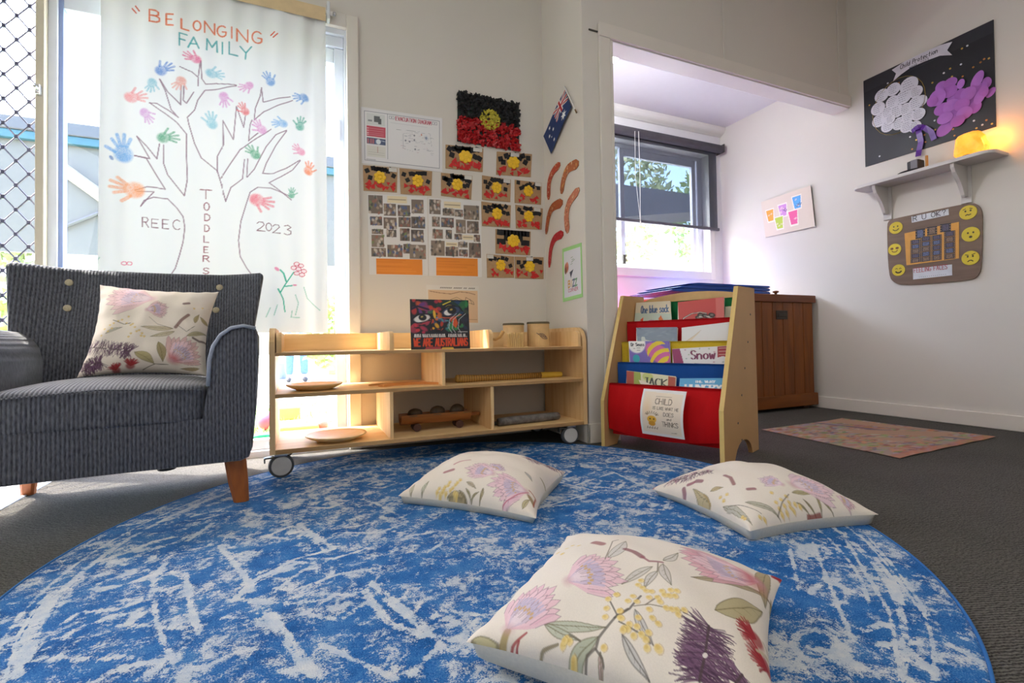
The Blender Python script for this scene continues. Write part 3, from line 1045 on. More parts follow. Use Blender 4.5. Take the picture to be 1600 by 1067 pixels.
for x in (-.375, .16):
    MB().lathe([(.022, .128), (.024, .131), (.024, .15)], 14, Matrix.Translation((x * .86, .09, 0))).obj('glide', M_BLACK, CH)

# ------------------------------------------------------------------ low plywood shelf on castors
M_PLY = wood('birch_plywood', 'f4d29c', 'e6bf84', stretch='x')
M_PLYV = wood('birch_plywood_upright', 'f0cc96', 'd9a86c', stretch='z')
M_PLYEDGE = wood('plywood_edge', 'c39b68', 'a07a4c', stretch='x')
TR = thing('shelf_trolley', 'low birch plywood open shelf trolley on grey castors under the window', 'shelf', (.585, 2.19, 0))
Y0, Y1 = 1.992, 2.392
XL0, XL1, XR0, XR1 = -.104, -.084, 1.246, 1.268


def side_profile(zt, r=.07):
    return [(Y0, .094), (Y1, .094), (Y1, zt)] + [(Y0 + r - r * math.sin(t * math.pi / 12), zt - r + r * math.cos(t * math.pi / 12)) for t in range(0, 7)]


for x0, x1 in ((XL0, XL1), (XR0, XR1)):
    MB().prism(side_profile(.563), YZ, x0, x1, .002).obj('side_panel', M_PLYV, TR, world=True)


def board(name, z0, z1, x0=XL1, x1=XR0, y0=Y0, y1=Y1 - .002):
    o = MB().box((x0, y0, z0), (x1, y1, z1), .001).obj(name, M_PLY, TR, world=True)
    MB().box((x0, y0 - .0012, z0 + .0008), (x1, y0 + .0002, z1 - .0008)).obj('edge', M_PLYEDGE, o, world=True)
    return o


board('top_shelf', .457, .470)
board('middle_shelf', .301, .316)
board('bottom_shelf', .094, .111)


def upright(x0, x1, z0, z1, y0=Y0 + .004, top_round=False):
    if top_round:
        r = .03
        MB().prism([(y0, z0), (Y1 - .01, z0), (Y1 - .01, z1)] + [(y0 + r - r * math.sin(t * math.pi / 8), z1 - r + r * math.cos(t * math.pi / 8)) for t in range(0, 5)], YZ, x0, x1, .0015).obj('tray_divider', M_PLYV, TR, world=True)
    else:
        MB().box((x0, y0, z0), (x1, Y1 - .01, z1), .0015).obj('divider', M_PLYV, TR, world=True)


upright(-.080, -.062, .470, .546, top_round=True)
upright(.335, .352, .470, .548, top_round=True)
upright(.768, .786, .470, .553, top_round=True)
upright(1.224, 1.240, .470, .545, top_round=True)
upright(.552, .566, .316, .457)
upright(.333, .347, .111, .301)
upright(.771, .786, .111, .301)
MB().box((-.062, 2.372, .470), (1.224, 2.384, .548), .001).obj('back_rail', M_PLY, TR, world=True)
M_TYRE = mat('grey_tyre', '4b4b4a', .6)
M_HUB = mat('pale_hub', 'c4c0ba', .5)


def castor(x, y, turn, dz=0.0):
    c = MB().box((x - .022, y - .022, .086), (x + .022, y + .022, .094), .002).box((x - .015, y - .012, .06), (x + .015, y + .012, .088), .004).obj('castor', M_STEEL, TR, world=True)
    ax = Matrix.Translation((x, y, .044 + dz)) @ Matrix.Rotation(turn, 4, 'Z') @ Matrix.Rotation(math.pi / 2, 4, 'X')
    MB().lathe([(.030, -.014), (.040, -.014), (.0435, -.009), (.0435, .009), (.040, .014), (.030, .014)], 28, ax).obj('tyre', M_TYRE, c, world=True, smooth=False)
    MB().lathe([(.006, -.0165), (.033, -.0165), (.035, -.014), (.035, .014), (.033, .0165), (.006, .0165)], 28, ax).obj('hub', M_HUB, c, world=True)
    R = Matrix.Translation((x, y, .044 + dz)) @ Matrix.Rotation(turn, 4, 'Z')
    MB().box((-.055, -.012, .030), (-.02, .012, .036), .002, R).box((-.058, -.012, .016), (-.053, .012, .034), .002, R).obj('brake_lever', M_DARKMETAL, c, world=True)


for x in (-.066, 1.178):
    for y in (2.012, 2.37):
        castor(x, y, .12 if x < 0 else -.1, .005 if y < 2.1 else .0005)

# --- things on the shelf
M_PALEW = wood('pale_turned_wood', 'f2d39c', 'e3b878', stretch='x', rough=.4)
for k, (x, y, z, r) in enumerate(((.055, 2.13, .316, .108), (.135, 2.10, .111, .118))):
    tag(MB().lathe([(r * .62, 0), (r * .66, .003), (r * .93, .016), (r, .021), (r * .985, .025), (r * .9, .021), (r * .62, .010), (r * .05, .008)], 40, Matrix.Translation((x, y, z))).obj('wooden_plate', M_PALEW, smooth=True),
        ('round pale wooden plate on the middle shelf in front of the glass', 'round pale wooden plate on the bottom shelf near the left castor')[k], 'plate')

# picture book standing on the top shelf
bx0, bx1, bz0, bz1 = at_y(642, 500, 2.035).x, at_y(734, 500, 2.035).x, .470, at_y(688, 468, 2.045).z
by = 2.035
pos, uv = quad_grid([(bx0, by + .015, bz1), (bx1, by + .015, bz1), (bx1, by, bz0), (bx0, by, bz0)], .0016)
k = Ink(uv, '23242c')
R_ = random.Random(8)


def blot(cx, cy, n, sz, cols, asp=1.0):
    for _ in range(n):
        a = R_.uniform(0, 3.14)
        k.ell(cx + R_.uniform(-sz, sz), cy + R_.uniform(-sz, sz), sz * R_.uniform(.3, .8), sz * R_.uniform(.15, .5) * asp, R_.choice(cols), a, .9, .4)


blot(.16, .88, 10, .16, ['c33a3a', '8a3a6a', 'd4552f', '6a3b80'])
blot(.42, .86, 8, .12, ['d4482c', 'b03048', '3a6a4a'])
blot(.72, .90, 8, .16, ['2f6a5a', '20456a', '2e7a4a', 'c9b53a'])
blot(.92, .8, 8, .14, ['2f8a48', '256a3e', '3a4a3a'])
blot(.15, .48, 8, .13, ['a83a52', '7a3058', 'c24a4a'])
blot(.16, .40, 5, .09, ['d63a44', 'c02c50'])
blot(.42, .62, 8, .09, ['4a8aa8', '6a9ac0', '2f4a6a', 'd46a2a'])
blot(.44, .46, 8, .09, ['d8562a', 'e4a82c', 'c0402c'])
blot(.62, .50, 8, .11, ['4a9098', '5a8a98', '2f6a6a', '7a3a6a'])
blot(.78, .5, 8, .12, ['2f7a48', 'd8502a', '3a8a4a'])
blot(.95, .55, 8, .12, ['2a2c3c', '23304a', '1f2430'])
k.poly([(.70, .50), (.76, .68), (.80, .52), (.76, .42)], 'd9572a')
for (cx, cy, rx, ry, an) in ((.19, .62, .15, .075, .25), (.69, .77, .17, .09, .3)):
    k.ell(cx, cy, rx * 1.25, ry * 1.5, '23263c', an, .9, .3)
    k.ell(cx, cy, rx, ry, 'e0dcd4' if cx < .5 else '3c4a6a', an, 1, .2)
    k.ell(cx - .05, cy - .03, rx * .5, ry * .7, 'ece8e4', an, 1, .2)
    k.ell(cx + .01, cy + .015, ry * 1.0, ry * .95, '1f2226', 0, 1, .2)
    k.ell(cx + .0, cy + .03, ry * .35, ry * .25, 'd0b050', .4, .8, .4)
    k.stroke([(cx - rx * 1.1, cy - .02), (cx - .05, cy + ry * 1.15), (cx + rx * .8, cy + ry * 1.1), (cx + rx * 1.15, cy)], .022, '16161c')
    k.stroke([(cx - rx * .9, cy - ry * 1.5), (cx, cy - ry * 1.6), (cx + rx, cy - ry * .8)], .016, 'd85a34' if cx > .5 else 'c23a4a')
k.stroke([(.02, .80), (.12, .86), (.3, .80)], .04, '2a1c38')
k.stroke([(.46, .88), (.6, .97), (.72, .95), (.80, .88)], .05, '1e3a34')
k.stroke([(.55, .90), (.68, .97)], .02, 'd8c23c')
k.stroke([(.36, .66), (.33, .5), (.36, .36), (.5, .34), (.56, .42)], .022, '1c1c26')
k.ell(.45, .37, .05, .025, '15161c')
k.ell(.40, .70, .025, .09, 'e6b83a', .1)
for x_ in (.66, .72, .82):
    k.stroke([(x_ + .12, .72), (x_, .6), (x_ - .02, .42), (x_ + .03, .33)], .01, 'c9cdd0', .8)
k.poly([(0, 0), (1, 0), (1, .31), (0, .31)], '1d1d24', .93)
k.poly([(.5, 0), (.72, 0), (.7, .035), (.52, .035)], 'e0b33c')
k.poly([(.22, 0), (.5, 0), (.48, .05), (.25, .05)], 'b8414a', .8)
for x_, w_ in ((.06, .12), (.2, .1), (.31, .02), (.34, .12), (.47, .12), (.63, .02), (.66, .13), (.8, .08), (.89, .07)):
    for q_ in range(max(1, int(w_ / .024))):
        k.stroke([(x_ + .024 * q_, .25), (x_ + .024 * q_ + R_.uniform(-.006, .006), .30)], .013, 'ece6e0')
    k.stroke([(x_, .25), (x_ + w_ * .9, .25)], .008, 'ece6e0', .8)
k.stroke([(.8, .345), (.96, .345)], .012, 'd8d4d0', .8)
k.fit('WE ARE AUSTRALIANS', .05, .97, .065, .15, 'e04a22', .022)
bk = thing('picture_book', 'square picture book with a multicoloured face cover standing on the shelf top', 'book', ((bx0 + bx1) / 2, by, bz0))
M_PRINT = print_mat('printed_cover', .35)
M_PAPER = print_mat('printed_paper', .6)
sheet('cover', pos, k, M_PRINT, bk, .003, (0, -1, 0), '1d1d24')
MB().prism([(by + .002, bz0), (by + .012, bz0), (by + .027, bz1 - .003), (by + .017, bz1 - .003)], YZ, bx0 + .002, bx1 - .002).obj('pages', mat('page_block', 'e8e2d4', .8), bk, world=True)

# two canisters, a bundle of sticks and a twig in the right tray
M_CARD = mat('kraft_card', 'd9b681', .7, var=.06, scale=40)
M_CARDRIM = mat('dark_rim', '5e5236', .6)
for k_, (pxc, zt, r, yy) in enumerate(((802.5, 505, .052, 2.20), (841, 503, .056, 2.19))):
    x = at_y(pxc, 520, yy).x
    h = at_y(pxc, zt, yy).z - .470
    c = thing('canister', ('kraft card canister behind the bundle of pale sticks', 'kraft card canister with a dark animal mark on its front')[k_], 'canister', (x, yy, .470), group='card canisters on the shelf top')
    MB().lathe([(r * .95, 0), (r, .002), (r, h - .006), (r * .93, h - .006), (r * .9, .004)], 30).obj('body', M_CARD, c, smooth=False)
    MB().lathe([(r * .92, h - .010), (r * 1.04, h - .010), (r * 1.04, h - .004), (r * 1.0, h), (r * .92, h)], 30).obj('rim', M_CARDRIM, c)
    if k_:
        b = MB()
        on = lambda a, z_: ((r + .0006) * math.cos(-math.pi / 2 + a), (r + .0006) * math.sin(-math.pi / 2 + a), h * .5 + z_)
        for up in (1, -1):
            b.tube([on(-.45 + .1 * t, up * .011 * math.sin(math.pi * t / 9) - .0025 * t) for t in range(10)], .0012, 5)
        for t in range(2, 8):
            b.tube([on(-.45 + .1 * t - .05, .008 - .0025 * t), on(-.45 + .1 * t + .05, -.007 - .0025 * t)], .0011, 5)
        b.tube([on(-.62, .006), on(-.52, .002), on(-.45, 0)], .0014, 5)
        b.obj('painted_mark', mat('mark_brown', '5e4a52', .7), c)
sb = thing('stick_bundle', 'bundle of pale flat wooden sticks in front of a canister', 'sticks', (at_y(805, 540, 2.08).x, 2.08, .470))
M_STICK = wood('pale_stick', 'e6c68c', 'cfa866', stretch='z')
for q_ in range(8):
    for r_ in range(2):
        x = -.032 + q_ * .0092
        MB().box((x - .0036, -.010 + r_ * .014, 0), (x + .0036, .0 + r_ * .014, .066 + .006 * math.sin(q_ * 2.1 + r_)), .001, Matrix.Rotation((q_ - 3.5) * .02, 4, 'Y')).obj('stick', M_STICK, sb)
p = [at_y(*q_, 2.06) for q_ in ((757, 523), (764, 528), (774, 530), (781, 526), (786, 517))]
tag(MB().tube([(v.x, 2.06, v.z - .002) for v in p], [.005, .0065, .006, .007, .010], 8).obj('gumnut_twig', mat('twig_tan', 'c99a5a', .7), smooth=True), 'short curved twig leaning on the bundle of pale sticks', 'twig')
# boomerang and leaf shapes on the middle shelf
M_ORANGEW = wood('orange_painted_wood', 'e8a45e', 'd88a44', stretch='x')
x0 = at_y(578, 600, 2.12).x
x1 = at_y(682, 600, 2.12).x
b = MB().prism([(x0 + .05, 2.06), (x0 + .10, 2.10), (x0 + .17, 2.115), (x1 - .06, 2.10), (x1, 2.05), (x1 - .02, 2.085), (x1 - .07, 2.135), (x0 + .16, 2.155), (x0 + .08, 2.14), (x0 + .03, 2.09)], XY, .316, .326, .002)
tag(b.obj('boomerang', M_ORANGEW), 'orange wooden boomerang lying on the middle shelf near the divider', 'boomerang')
b = MB().prism([(x0, 2.16), (x0 + .06, 2.19), (x0 + .13, 2.20), (x0 + .17, 2.19), (x0 + .12, 2.235), (x0 + .05, 2.225)], XY, .316, .323, .002)
tag(b.obj('carved_leaf', M_PALEW), 'pale carved wooden leaf lying behind the orange boomerang', 'carving')
# long seed pod shaker on the right
M_POD = NT('woven_brown')
wv = M_POD.n('TexWave', _Scale=26.0, _Distortion=1.5)
M_POD.l(M_POD.coord(), wv.inputs['Vector'])
M_POD.l(M_POD.ramp(wv.outputs['Fac'], [(.2, lin('8a6428')), (.8, lin('b98a40'))]), M_POD.b.inputs['Base Color'])
M_POD.bump(wv.outputs['Fac'], .5, .003)
M_POD = M_POD.m
xs = [at_y(px, 592, 2.10).x for px in (712, 722, 745, 800, 848, 880)]
rk = thing('rain_stick', 'long brown woven rain stick with a yellow end on the middle shelf', 'rain stick', (xs[2], 2.10, .316))
MB().tube([(xs[0], 2.085, .335), (xs[1], 2.088, .334), (xs[2], 2.095, .332), (xs[3], 2.105, .331), (xs[4], 2.115, .331)], [.018, .0185, .0155, .0145, .0145], 18).obj('tube', M_POD, rk, smooth=True, world=True)
MB().tube([(xs[4] - .004, 2.115, .331), (xs[5], 2.121, .330)], [.0152, .0135], 18).obj('yellow_end', mat('yellow_binding', 'd9b23c', .6), rk, world=True)
MB().tube([(xs[0] - .003, 2.0845, .335), (xs[0] + .004, 2.0855, .335)], [.013, .014], 14).obj('end_cap', mat('wood_end', 'c9a050', .7), rk, world=True)
# bark cart with stones on the bottom shelf
bc = thing('bark_cart', 'split bark trough on little dark wheels holding three stones', 'cart', (at_y(688, 660, 2.13).x, 2.13, .111))
M_BARKC = wood('orange_bark', 'a5662e', '7c4416', stretch='x')
xa, xb = at_y(625, 660, 2.13).x, at_y(733, 660, 2.13).x
n = 9
vs, fs = [], []
for i, x in enumerate((xa, xb)):
    for k_ in range(n + 1):
        a = math.pi * (1 + k_ / n)
        for rr_ in (.036, .031):
            vs.append((x, 2.13 + rr_ * 1.0 * math.cos(a), .186 + rr_ * 1.25 * math.sin(a)))
q2 = 2 * (n + 1)
for k_ in range(n):
    for s in (0, 1):
        fs.append((k_ * 2 + s, k_ * 2 + 2 + s, q2 + k_ * 2 + 2 + s, q2 + k_ * 2 + s))
    for base in (0, q2):
        fs.append((base + k_ * 2, base + k_ * 2 + 1, base + k_ * 2 + 3, base + k_ * 2 + 2))
for k_ in (0, n):
    fs.append((k_ * 2, k_ * 2 + 1, q2 + k_ * 2 + 1, q2 + k_ * 2))
smooth_by_angle(MB().add(vs, fs).obj('trough', M_BARKC, bc, world=True), 50)
MB().box((xb, 2.118, .160), (xb + .05, 2.142, .176), .003).obj('handle', M_BARKC, bc, world=True)
for t in (.16, .5, .74, .94):
    x = xa + (xb - xa) * t
    MB().box((x - .018, 2.0935, .1795), (x + .018, 2.0965, .1825), .001).obj('lacing', M_CARDRIM, bc, world=True)
M_DKW = mat('dark_wood_wheel', '4a2a20', .5)
for t in (.22, .83):
    x = xa + (xb - xa) * t
    for y in (2.105, 2.155):
        MB().lathe([(.008, -.006), (.017, -.006), (.018, 0), (.017, .006), (.008, .006)], 18, Matrix.Translation((x, y, .129)) @ Matrix.Rotation(math.pi / 2, 4, 'X')).obj('wheel', M_DKW, bc, world=True)
    MB().tube([(x, 2.10, .135), (x, 2.16, .135)], .006, 8).obj('axle', M_DKW, bc, world=True)
for k_, (t, r) in enumerate(((.21, .030), (.53, .032), (.82, .031))):
    x = xa + (xb - xa) * t
    tag(MB().ball((x, 2.13, .188), r, (1.1, .8, .72 + .12 * k_), 3, .03, R_).obj('stone', mat('dark_stone', '4e3d2a', .6, var=.3, scale=60), smooth=True),
        ('flattest dark stone in the bark cart at its open end', 'middle dark stone in the bark cart', 'tallest dark round stone in the bark cart beside the handle')[k_], 'stone')
# scroll of grey bark
x0, x1 = at_y(778, 655, 2.06).x, at_y(876, 655, 2.06).x
sc = thing('bark_scroll', 'grey bark roll on the bottom shelf in the far bay', 'bark', ((x0 + x1) / 2, 2.07, .111))
M_GBARK = mat('grey_bark', '6e6a66', .8, var=.45, scale=40, bump=.6, bscale=70)
MB().tube([(x0, 2.055, .130), (x0 + .06, 2.062, .131), (x1 - .03, 2.08, .131), (x1, 2.083, .131)], [.0185, .0195, .019, .017], 18).obj('roll', M_GBARK, sc, smooth=True, world=True)
MB().prism([(x0 - .018, 2.08), (x0 + .05, 2.075), (x0 + .08, 2.115), (x0 - .01, 2.12)], XY, .112, .124, .003).obj('loose_flap', mat('dark_bark', '3a3634', .8, var=.3), sc, world=True)

# ------------------------------------------------------------------ sling bookrack
RK_O, RK_A = Vector((1.2875, 1.908, 0)), math.atan2(-.926, .378)
RK = thing('sling_bookrack', 'pale wooden sling bookrack with red blue yellow and green fabric tiers', 'bookrack', RK_O, RK_A)
RL = .562
M_BEECH = mat('pale_laminate', 'c59a66', .45, var=.06, scale=6)
M_EDGE = mat('yellow_beech_edge', 'e0c078', .45, var=.05)
# local frame: x along the length, y into the rack, z up
outline = [(0, 0), (.0, .215), (.192, .715), (.392, .718), (.40, 0), (.318, 0)] + [(.215 + .10 * math.cos(t), .075 * math.sin(t)) for t in [math.pi * i / 10 for i in range(1, 10)]] + [(.108, 0)]
Xs = lambda a, b_, d: (d, a, b_)
for x0, x1 in ((0, .018), (RL - .018, RL)):
    o = MB().prism(outline, Xs, x0, x1, .0015).obj('side_panel', M_BEECH, RK)
    e = MB()
    for (a, b_) in zip(outline[:3], outline[1:4]):
        d = Vector((0, b_[0] - a[0], b_[1] - a[1]))
        nrm = Vector((0, -d.z, d.y)).normalized() * .0012
        q_ = [Vector((x, *pp_)) + nrm for x, pp_ in ((x0, a), (x1, a), (x1, b_), (x0, b_))]
        e.quad(*q_)
    e.obj('edge_band', M_EDGE, o)
for zz, yy in ((.075, .19), (.15, .15), (.26, .20), (.37, .245), (.48, .29), (.60, .33)):
    for xx in (RL,):
        MB().lathe([(.0045, 0), (.0045, .0015)], 10, Matrix.Translation((xx, yy, zz)) @ Matrix.Rotation(math.pi / 2, 4, 'Y')).obj('screw', M_DARKMETAL, RK)
# back board with an arched top and a low rear rail
arch = [(.018, .60), (RL - .018, .60), (RL - .018, .690)] + [(.018 + (RL - .036) * (1 - t / 14), .690 + .035 * math.sin(math.pi * t / 14) ** .7) for t in range(1, 14)] + [(.018, .690)]
MB().prism(arch, XZ, .372, .386, .002).obj('back_board', mat('arched_rail', 'd8ae74', .5, var=.06), RK)
MB().box((.018, .10, .062), (RL - .018, .115, .105), .002).obj('bottom_rail', M_BEECH, RK)
TIERS = (('front', 'c4060e', .052, .286, .075, .045), ('blue', '1d52a0', .128, .381, .19, .0), ('yellow', 'd8b832', .170, .478, .29, .0), ('rear_red', 'be0c16', .222, .578, .39, .0), ('green', '1d7a46', .345, .672, .49, .0))


def fabric(name, col):
    q = NT(name)
    c = lin(col)
    nz = q.n('TexNoise', _Scale=500.0, _Detail=2.0)
    q.l(q.coord(), nz.inputs['Vector'])
    q.l(q.ramp(nz.outputs[0], [(.3, tuple(v * .82 for v in c)), (.7, c)]), q.b.inputs['Base Color'])
    q.b.inputs['Roughness'].default_value = .75
    q.b.inputs['Specular IOR Level'].default_value = .2
    q.bump(nz.outputs[0], .25, .001)
    return q.m


rrnd = random.Random(3)
for name, col, y, z, zb, bulge in TIERS:
    m = fabric(name + '_fabric', col)
    MB().tube([(.006, y, z), (RL - .006, y, z)], .0075, 10).obj('dowel', M_EDGE, RK)
    nx_, nz_ = 48, 16
    vs, fs = [], []
    for j in range(nz_ + 1):
        t = j / nz_
        for i in range(nx_ + 1):
            u = i / nx_
            x = .022 + (RL - .044) * u
            sag = math.sin(math.pi * u)
            zz = z + .009 - (z - zb) * t - .022 * sag * t * (1 if bulge else .6)
            yy = y - .0112 - bulge * math.sin(math.pi * min(1, t * .8)) * (.35 + .65 * sag) + .0022 * math.sin(u * 40 + 2 * t) * (1 - t * .5) + .0012 * math.sin(u * 97) * (.2 + t)
            vs.append((x, yy, zz))
    for j in range(nz_):
        for i in range(nx_):
            a = j * (nx_ + 1) + i
            fs.append((a, a + 1, a + nx_ + 2, a + nx_ + 1))
    n0 = len(vs)
    # the sling folds over the dowel and returns behind it
    for i in range(nx_ + 1):
        u = i / nx_
        vs.append((.022 + (RL - .044) * u, y + .010, z + .010))
        vs.append((.022 + (RL - .044) * u, y + .014, zb - .02))
    for i in range(nx_):
        fs.append((i, i + 1, n0 + 2 * (i + 1), n0 + 2 * i))
        fs.append((n0 + 2 * i, n0 + 2 * (i + 1), n0 + 2 * (i + 1) + 1, n0 + 2 * i + 1))
    o = MB().add(vs, fs).obj('sling', m, RK, smooth=True, fix=False)
    tag(o, {'front': 'wide red front sling', 'blue': 'blue sling', 'yellow': 'yellow sling', 'rear_red': 'red sling of the fourth tier', 'green': 'green sling at the back'}[name])

RKM = Matrix.Translation(RK_O) @ Matrix.Rotation(RK_A, 4, 'Z')
RKI = RKM.inverted()


def rk_pt(px, py, y):
    """point of the photograph on the rack's own plane at depth y"""
    d = RKI.to_3x3() @ _ray(px, py)
    o_ = RKI @ Vector((0, 0, EYE))
    t = (y - o_.y) / d.y
    return o_ + d * t


def rack_book(name, label, y, tl, tr, bl, br, drop, painter, bg, cat='book', th=.010, edge='efe9dc', step=.0022, group='picture books in the bookrack', lean=None):
    """corner pixels of the part that shows; the book goes on down by drop into the sling"""
    lean = .026 if y > .24 else .014
    c = [rk_pt(*p, y + (lean if i < 2 else 0)) for i, p in enumerate((tl, tr, br, bl))]
    for p_ in c:
        p_.x = min(max(p_.x, .024), RL - .024)
    dl, dr = (c[3] - c[0]).normalized(), (c[2] - c[1]).normalized()
    hl = (c[3] - c[0]).length
    pos, uv = quad_grid([c[0], c[1], c[2], c[3]], step)
    k = Ink(uv, bg)
    painter(k)
    base = RKM @ ((c[2] + c[3]) / 2)
    t = thing(name, label, cat, base, group=group)
    P4 = np.array(RKM)
    W_ = pos @ P4[:3, :3].T + P4[:3, 3]
    nrm = (RKM.to_3x3() @ (c[1] - c[0]).cross(c[0] - c[3])).normalized()
    if nrm.dot(Vector((0, 0, EYE)) - base) < 0:
        nrm = -nrm
    sheet('cover', W_, k, M_PRINT, t, .0015, tuple(nrm), edge)
    # hidden lower half and the page block
    dl.x = dr.x = 0
    low = [c[3], c[2], c[2] + dr * drop, c[3] + dl * drop]
    full = [c[0] + dl * .003, c[1] + dr * .003, c[2] + dr * drop, c[3] + dl * drop]
    b_ = MB()
    n_ = RKI.to_3x3() @ nrm
    q0 = [RKM @ (p - n_ * .002) for p in full]
    q1 = [RKM @ (p - n_ * th) for p in full]
    b_.add(q0 + q1, [(0, 1, 2, 3), (7, 6, 5, 4), (0, 4, 5, 1), (1, 5, 6, 2), (2, 6, 7, 3), (3, 7, 4, 0)])
    b_.obj('pages', M_PAGES, t, world=True)
    return t


M_PAGES = mat('page_edges', 'e6e0d2', .8, var=.04, scale=300)


def p_sock(k):
    k.poly([(0, 0), (1, 0), (1, .45), (0, .55)], 'b9cdbf', .8)
    k.fit('One blue sock', .17, .96, .52, .32, '3f6088', .030)
    k.ell(.56, .10, .20, .10, 'd85a3a', .1)
    k.ell(.50, .16, .12, .06, 'b88aa0', -.3)
    k.ell(.72, .22, .06, .10, 'e0702c', .3)
    k.poly([(.68, .28), (.72, .40), (.76, .28)], 'd8682c')
    k.poly([(.15, .22), (.25, .35), (.24, .15)], 'd8502c')


def p_lizard(k):
    k.poly([(.83, 0), (1, 0), (1, 1), (.83, 1)], 'e08a84', .5)
    k.stroke([(.05, .02), (.12, .25), (.3, .42), (.5, .45), (.62, .38)], .05, '2e2a2a')
    k.stroke([(.05, .02), (.12, .25), (.3, .42), (.5, .45), (.62, .38)], .022, 'd8cfc4')
    for cx, cy in ((.5, .32), (.6, .28), (.68, .18), (.74, .30), (.52, .12), (.45, .22), (.64, .08), (.78, .1)):
        k.ell(cx, cy, .075, .11, '39322f', .4)
        k.ell(cx, cy, .04, .05, '8a8078', .4, .8)
    for cx, cy in ((.5, .25), (.66, .24), (.6, .12), (.72, .16)):
        k.ell(cx, cy, .025, .05, 'd8cfc4', 1.1)


def p_grey(k):
    for _ in range(40):
        k.ell(R_.random(), R_.random(), .12, .05, R_.choice(['8793a2', '77828f', '98a3b0']), R_.uniform(0, 3), .5, .8)
    k.poly([(.1, .0), (.12, .42), (.2, .42), (.22, .22), (.62, .02), (.62, 0)], 'ccd0c8')
    k.ell(.85, .1, .04, .06, 'd0d2cc')
    k.stroke([(.03, .97), (.12, .93)], .03, '4a4a4e')


def p_white(k):
    k.poly([(.05, .12), (.42, .72), (.18, .12)], 'e2d3bc')
    k.stroke([(.08, .12), (.42, .74)], .012, 'c9bda8')


def p_egg(k):
    k.ell(.20, .90, .24, .42, 'f2eee8')
    k.fit('Dr Seuss', .06, .40, .80, .13, '3a3a44', .020)
    k.stroke([(.12, .70), (.34, .73)], .014, '55555e')
    k.stroke([(.2, .62), (.3, .63)], .012, '55555e')
    k.ell(.17, .28, .095, .18, '35a9b5')
    k.ell(.72, .50, .27, .50, 'd768a4', .45)
    ex_, ey_ = (k.X - .72) / .27, (k.Y - .50) / .54
    a_, b_ = ex_ * .85 + ey_ * .5, ey_ * .85 - ex_ * .5
    bend = b_ - .35 * (1 - a_ * a_)
    for lo, hi in ((.20, .52), (-.46, -.16), (-1.2, -.82)):
        k.c[(ex_ ** 2 + ey_ ** 2 < .96) & (bend > lo) & (bend < hi)] = lin('edd02e')
    k.poly([(0, 0), (1, 0), (1, .06), (.75, .10), (0, .04)], '7b6bb4', .6)
    k.stroke([(.70, .0), (.70, .06)], .03, 'f2eee8')
    k.stroke([(.80, .0), (.80, .07)], .03, 'f2eee8')
    k.stroke([(.87, .0), (.87, .07)], .03, 'f2eee8')


def p_snow(k):
    k.poly([(0, 0), (0, 1), (.14, 1), (.20, 0)], '9c3462')
    k.poly([(.80, 1), (.98, 1), (.98, .40), (.89, .50), (.80, .42)], 'a52c38')
    for y_ in (.9, .74, .58):
        k.stroke([(.84, y_), (.94, y_)], .035, 'dcb0a0')
    k.fit('Snow', .34, .78, .36, .48, '7d2a52', .035)
    k.stroke([(.40, .12), (.66, .10)], .03, '8a8494')
    for cx, cy in ((.24, .9), (.36, .86), (.5, .93), (.66, .9), (.25, .4), (.74, .2), (.9, .2), (.3, .62), (.75, .72)):
        k.ell(cx, cy, .018, .04, R_.choice(['b8c0a8', 'c9a0a8', 'b0b8b0']))


def p_jack(k):
    k.poly([(0, 0), (.16, 0), (.16, 1), (0, 1)], 'b04e3c')
    k.poly([(.86, 0), (1, 0), (1, .9), (.86, .95)], 'b0523c')
    k.poly([(.16, 0), (.32, 0), (.30, 1), (.16, 1)], '9fae4e')
    k.ell(.45, .75, .12, .3, 'c3cc7c')
    k.fit('JACK', .36, .86, .12, .56, '3c4038', .035)


def p_hungry(k):
    k.fit('THE VERY', .36, .82, .58, .22, 'f0f4f6', .026)
    k.fit('HUNGRY', .14, .98, -.10, .52, 'f4f6f6', .055)
    pass


def p_sign(k):
    k.poly([(.05, .07), (.95, .05), (.95, .93), (.05, .95)], 'ecdcc8')
    k.ell(.16, .6, .14, .3, 'f0cfa0', 0, .6, .9)
    k.fit('CHILD', .34, .74, .70, .115, '6a5a48', .016)
    k.stroke([(.34, .855), (.70, .86)], .010, '9a8a78', .8)
    k.fit('IS LIKE WHAT HE', .30, .90, .585, .06, '7a6a58', .010)
    k.fit('DOES', .56, .80, .455, .075, '6a5a48', .011)
    k.fit('and', .63, .75, .37, .05, '7a6a58', .009)
    k.fit('THINKS', .52, .90, .235, .10, '6a5a48', .013)
    k.ell(.28, .36, .12, .09, 'e8b33c')
    k.ell(.28, .27, .09, .06, 'd79a30')
    for t in range(9):
        a = math.pi * t / 8
        k.stroke([(.28 + .10 * math.cos(a), .46 + .03 * math.sin(a)), (.28 + .16 * math.cos(a), .47 + .07 * math.sin(a))], .012, '6a4a2a')
        k.stroke([(.15 + .03 * t, .15 + .02 * (t % 2)), (.17 + .03 * t, .20 - .03 * (t % 2))], .012, '6a5230')
    k.ell(.24, .37, .02, .02, '6a4a2a')
    k.ell(.33, .37, .02, .02, '6a4a2a')
    k.stroke([(.72, .10), (.84, .11)], .012, '9a8a78')


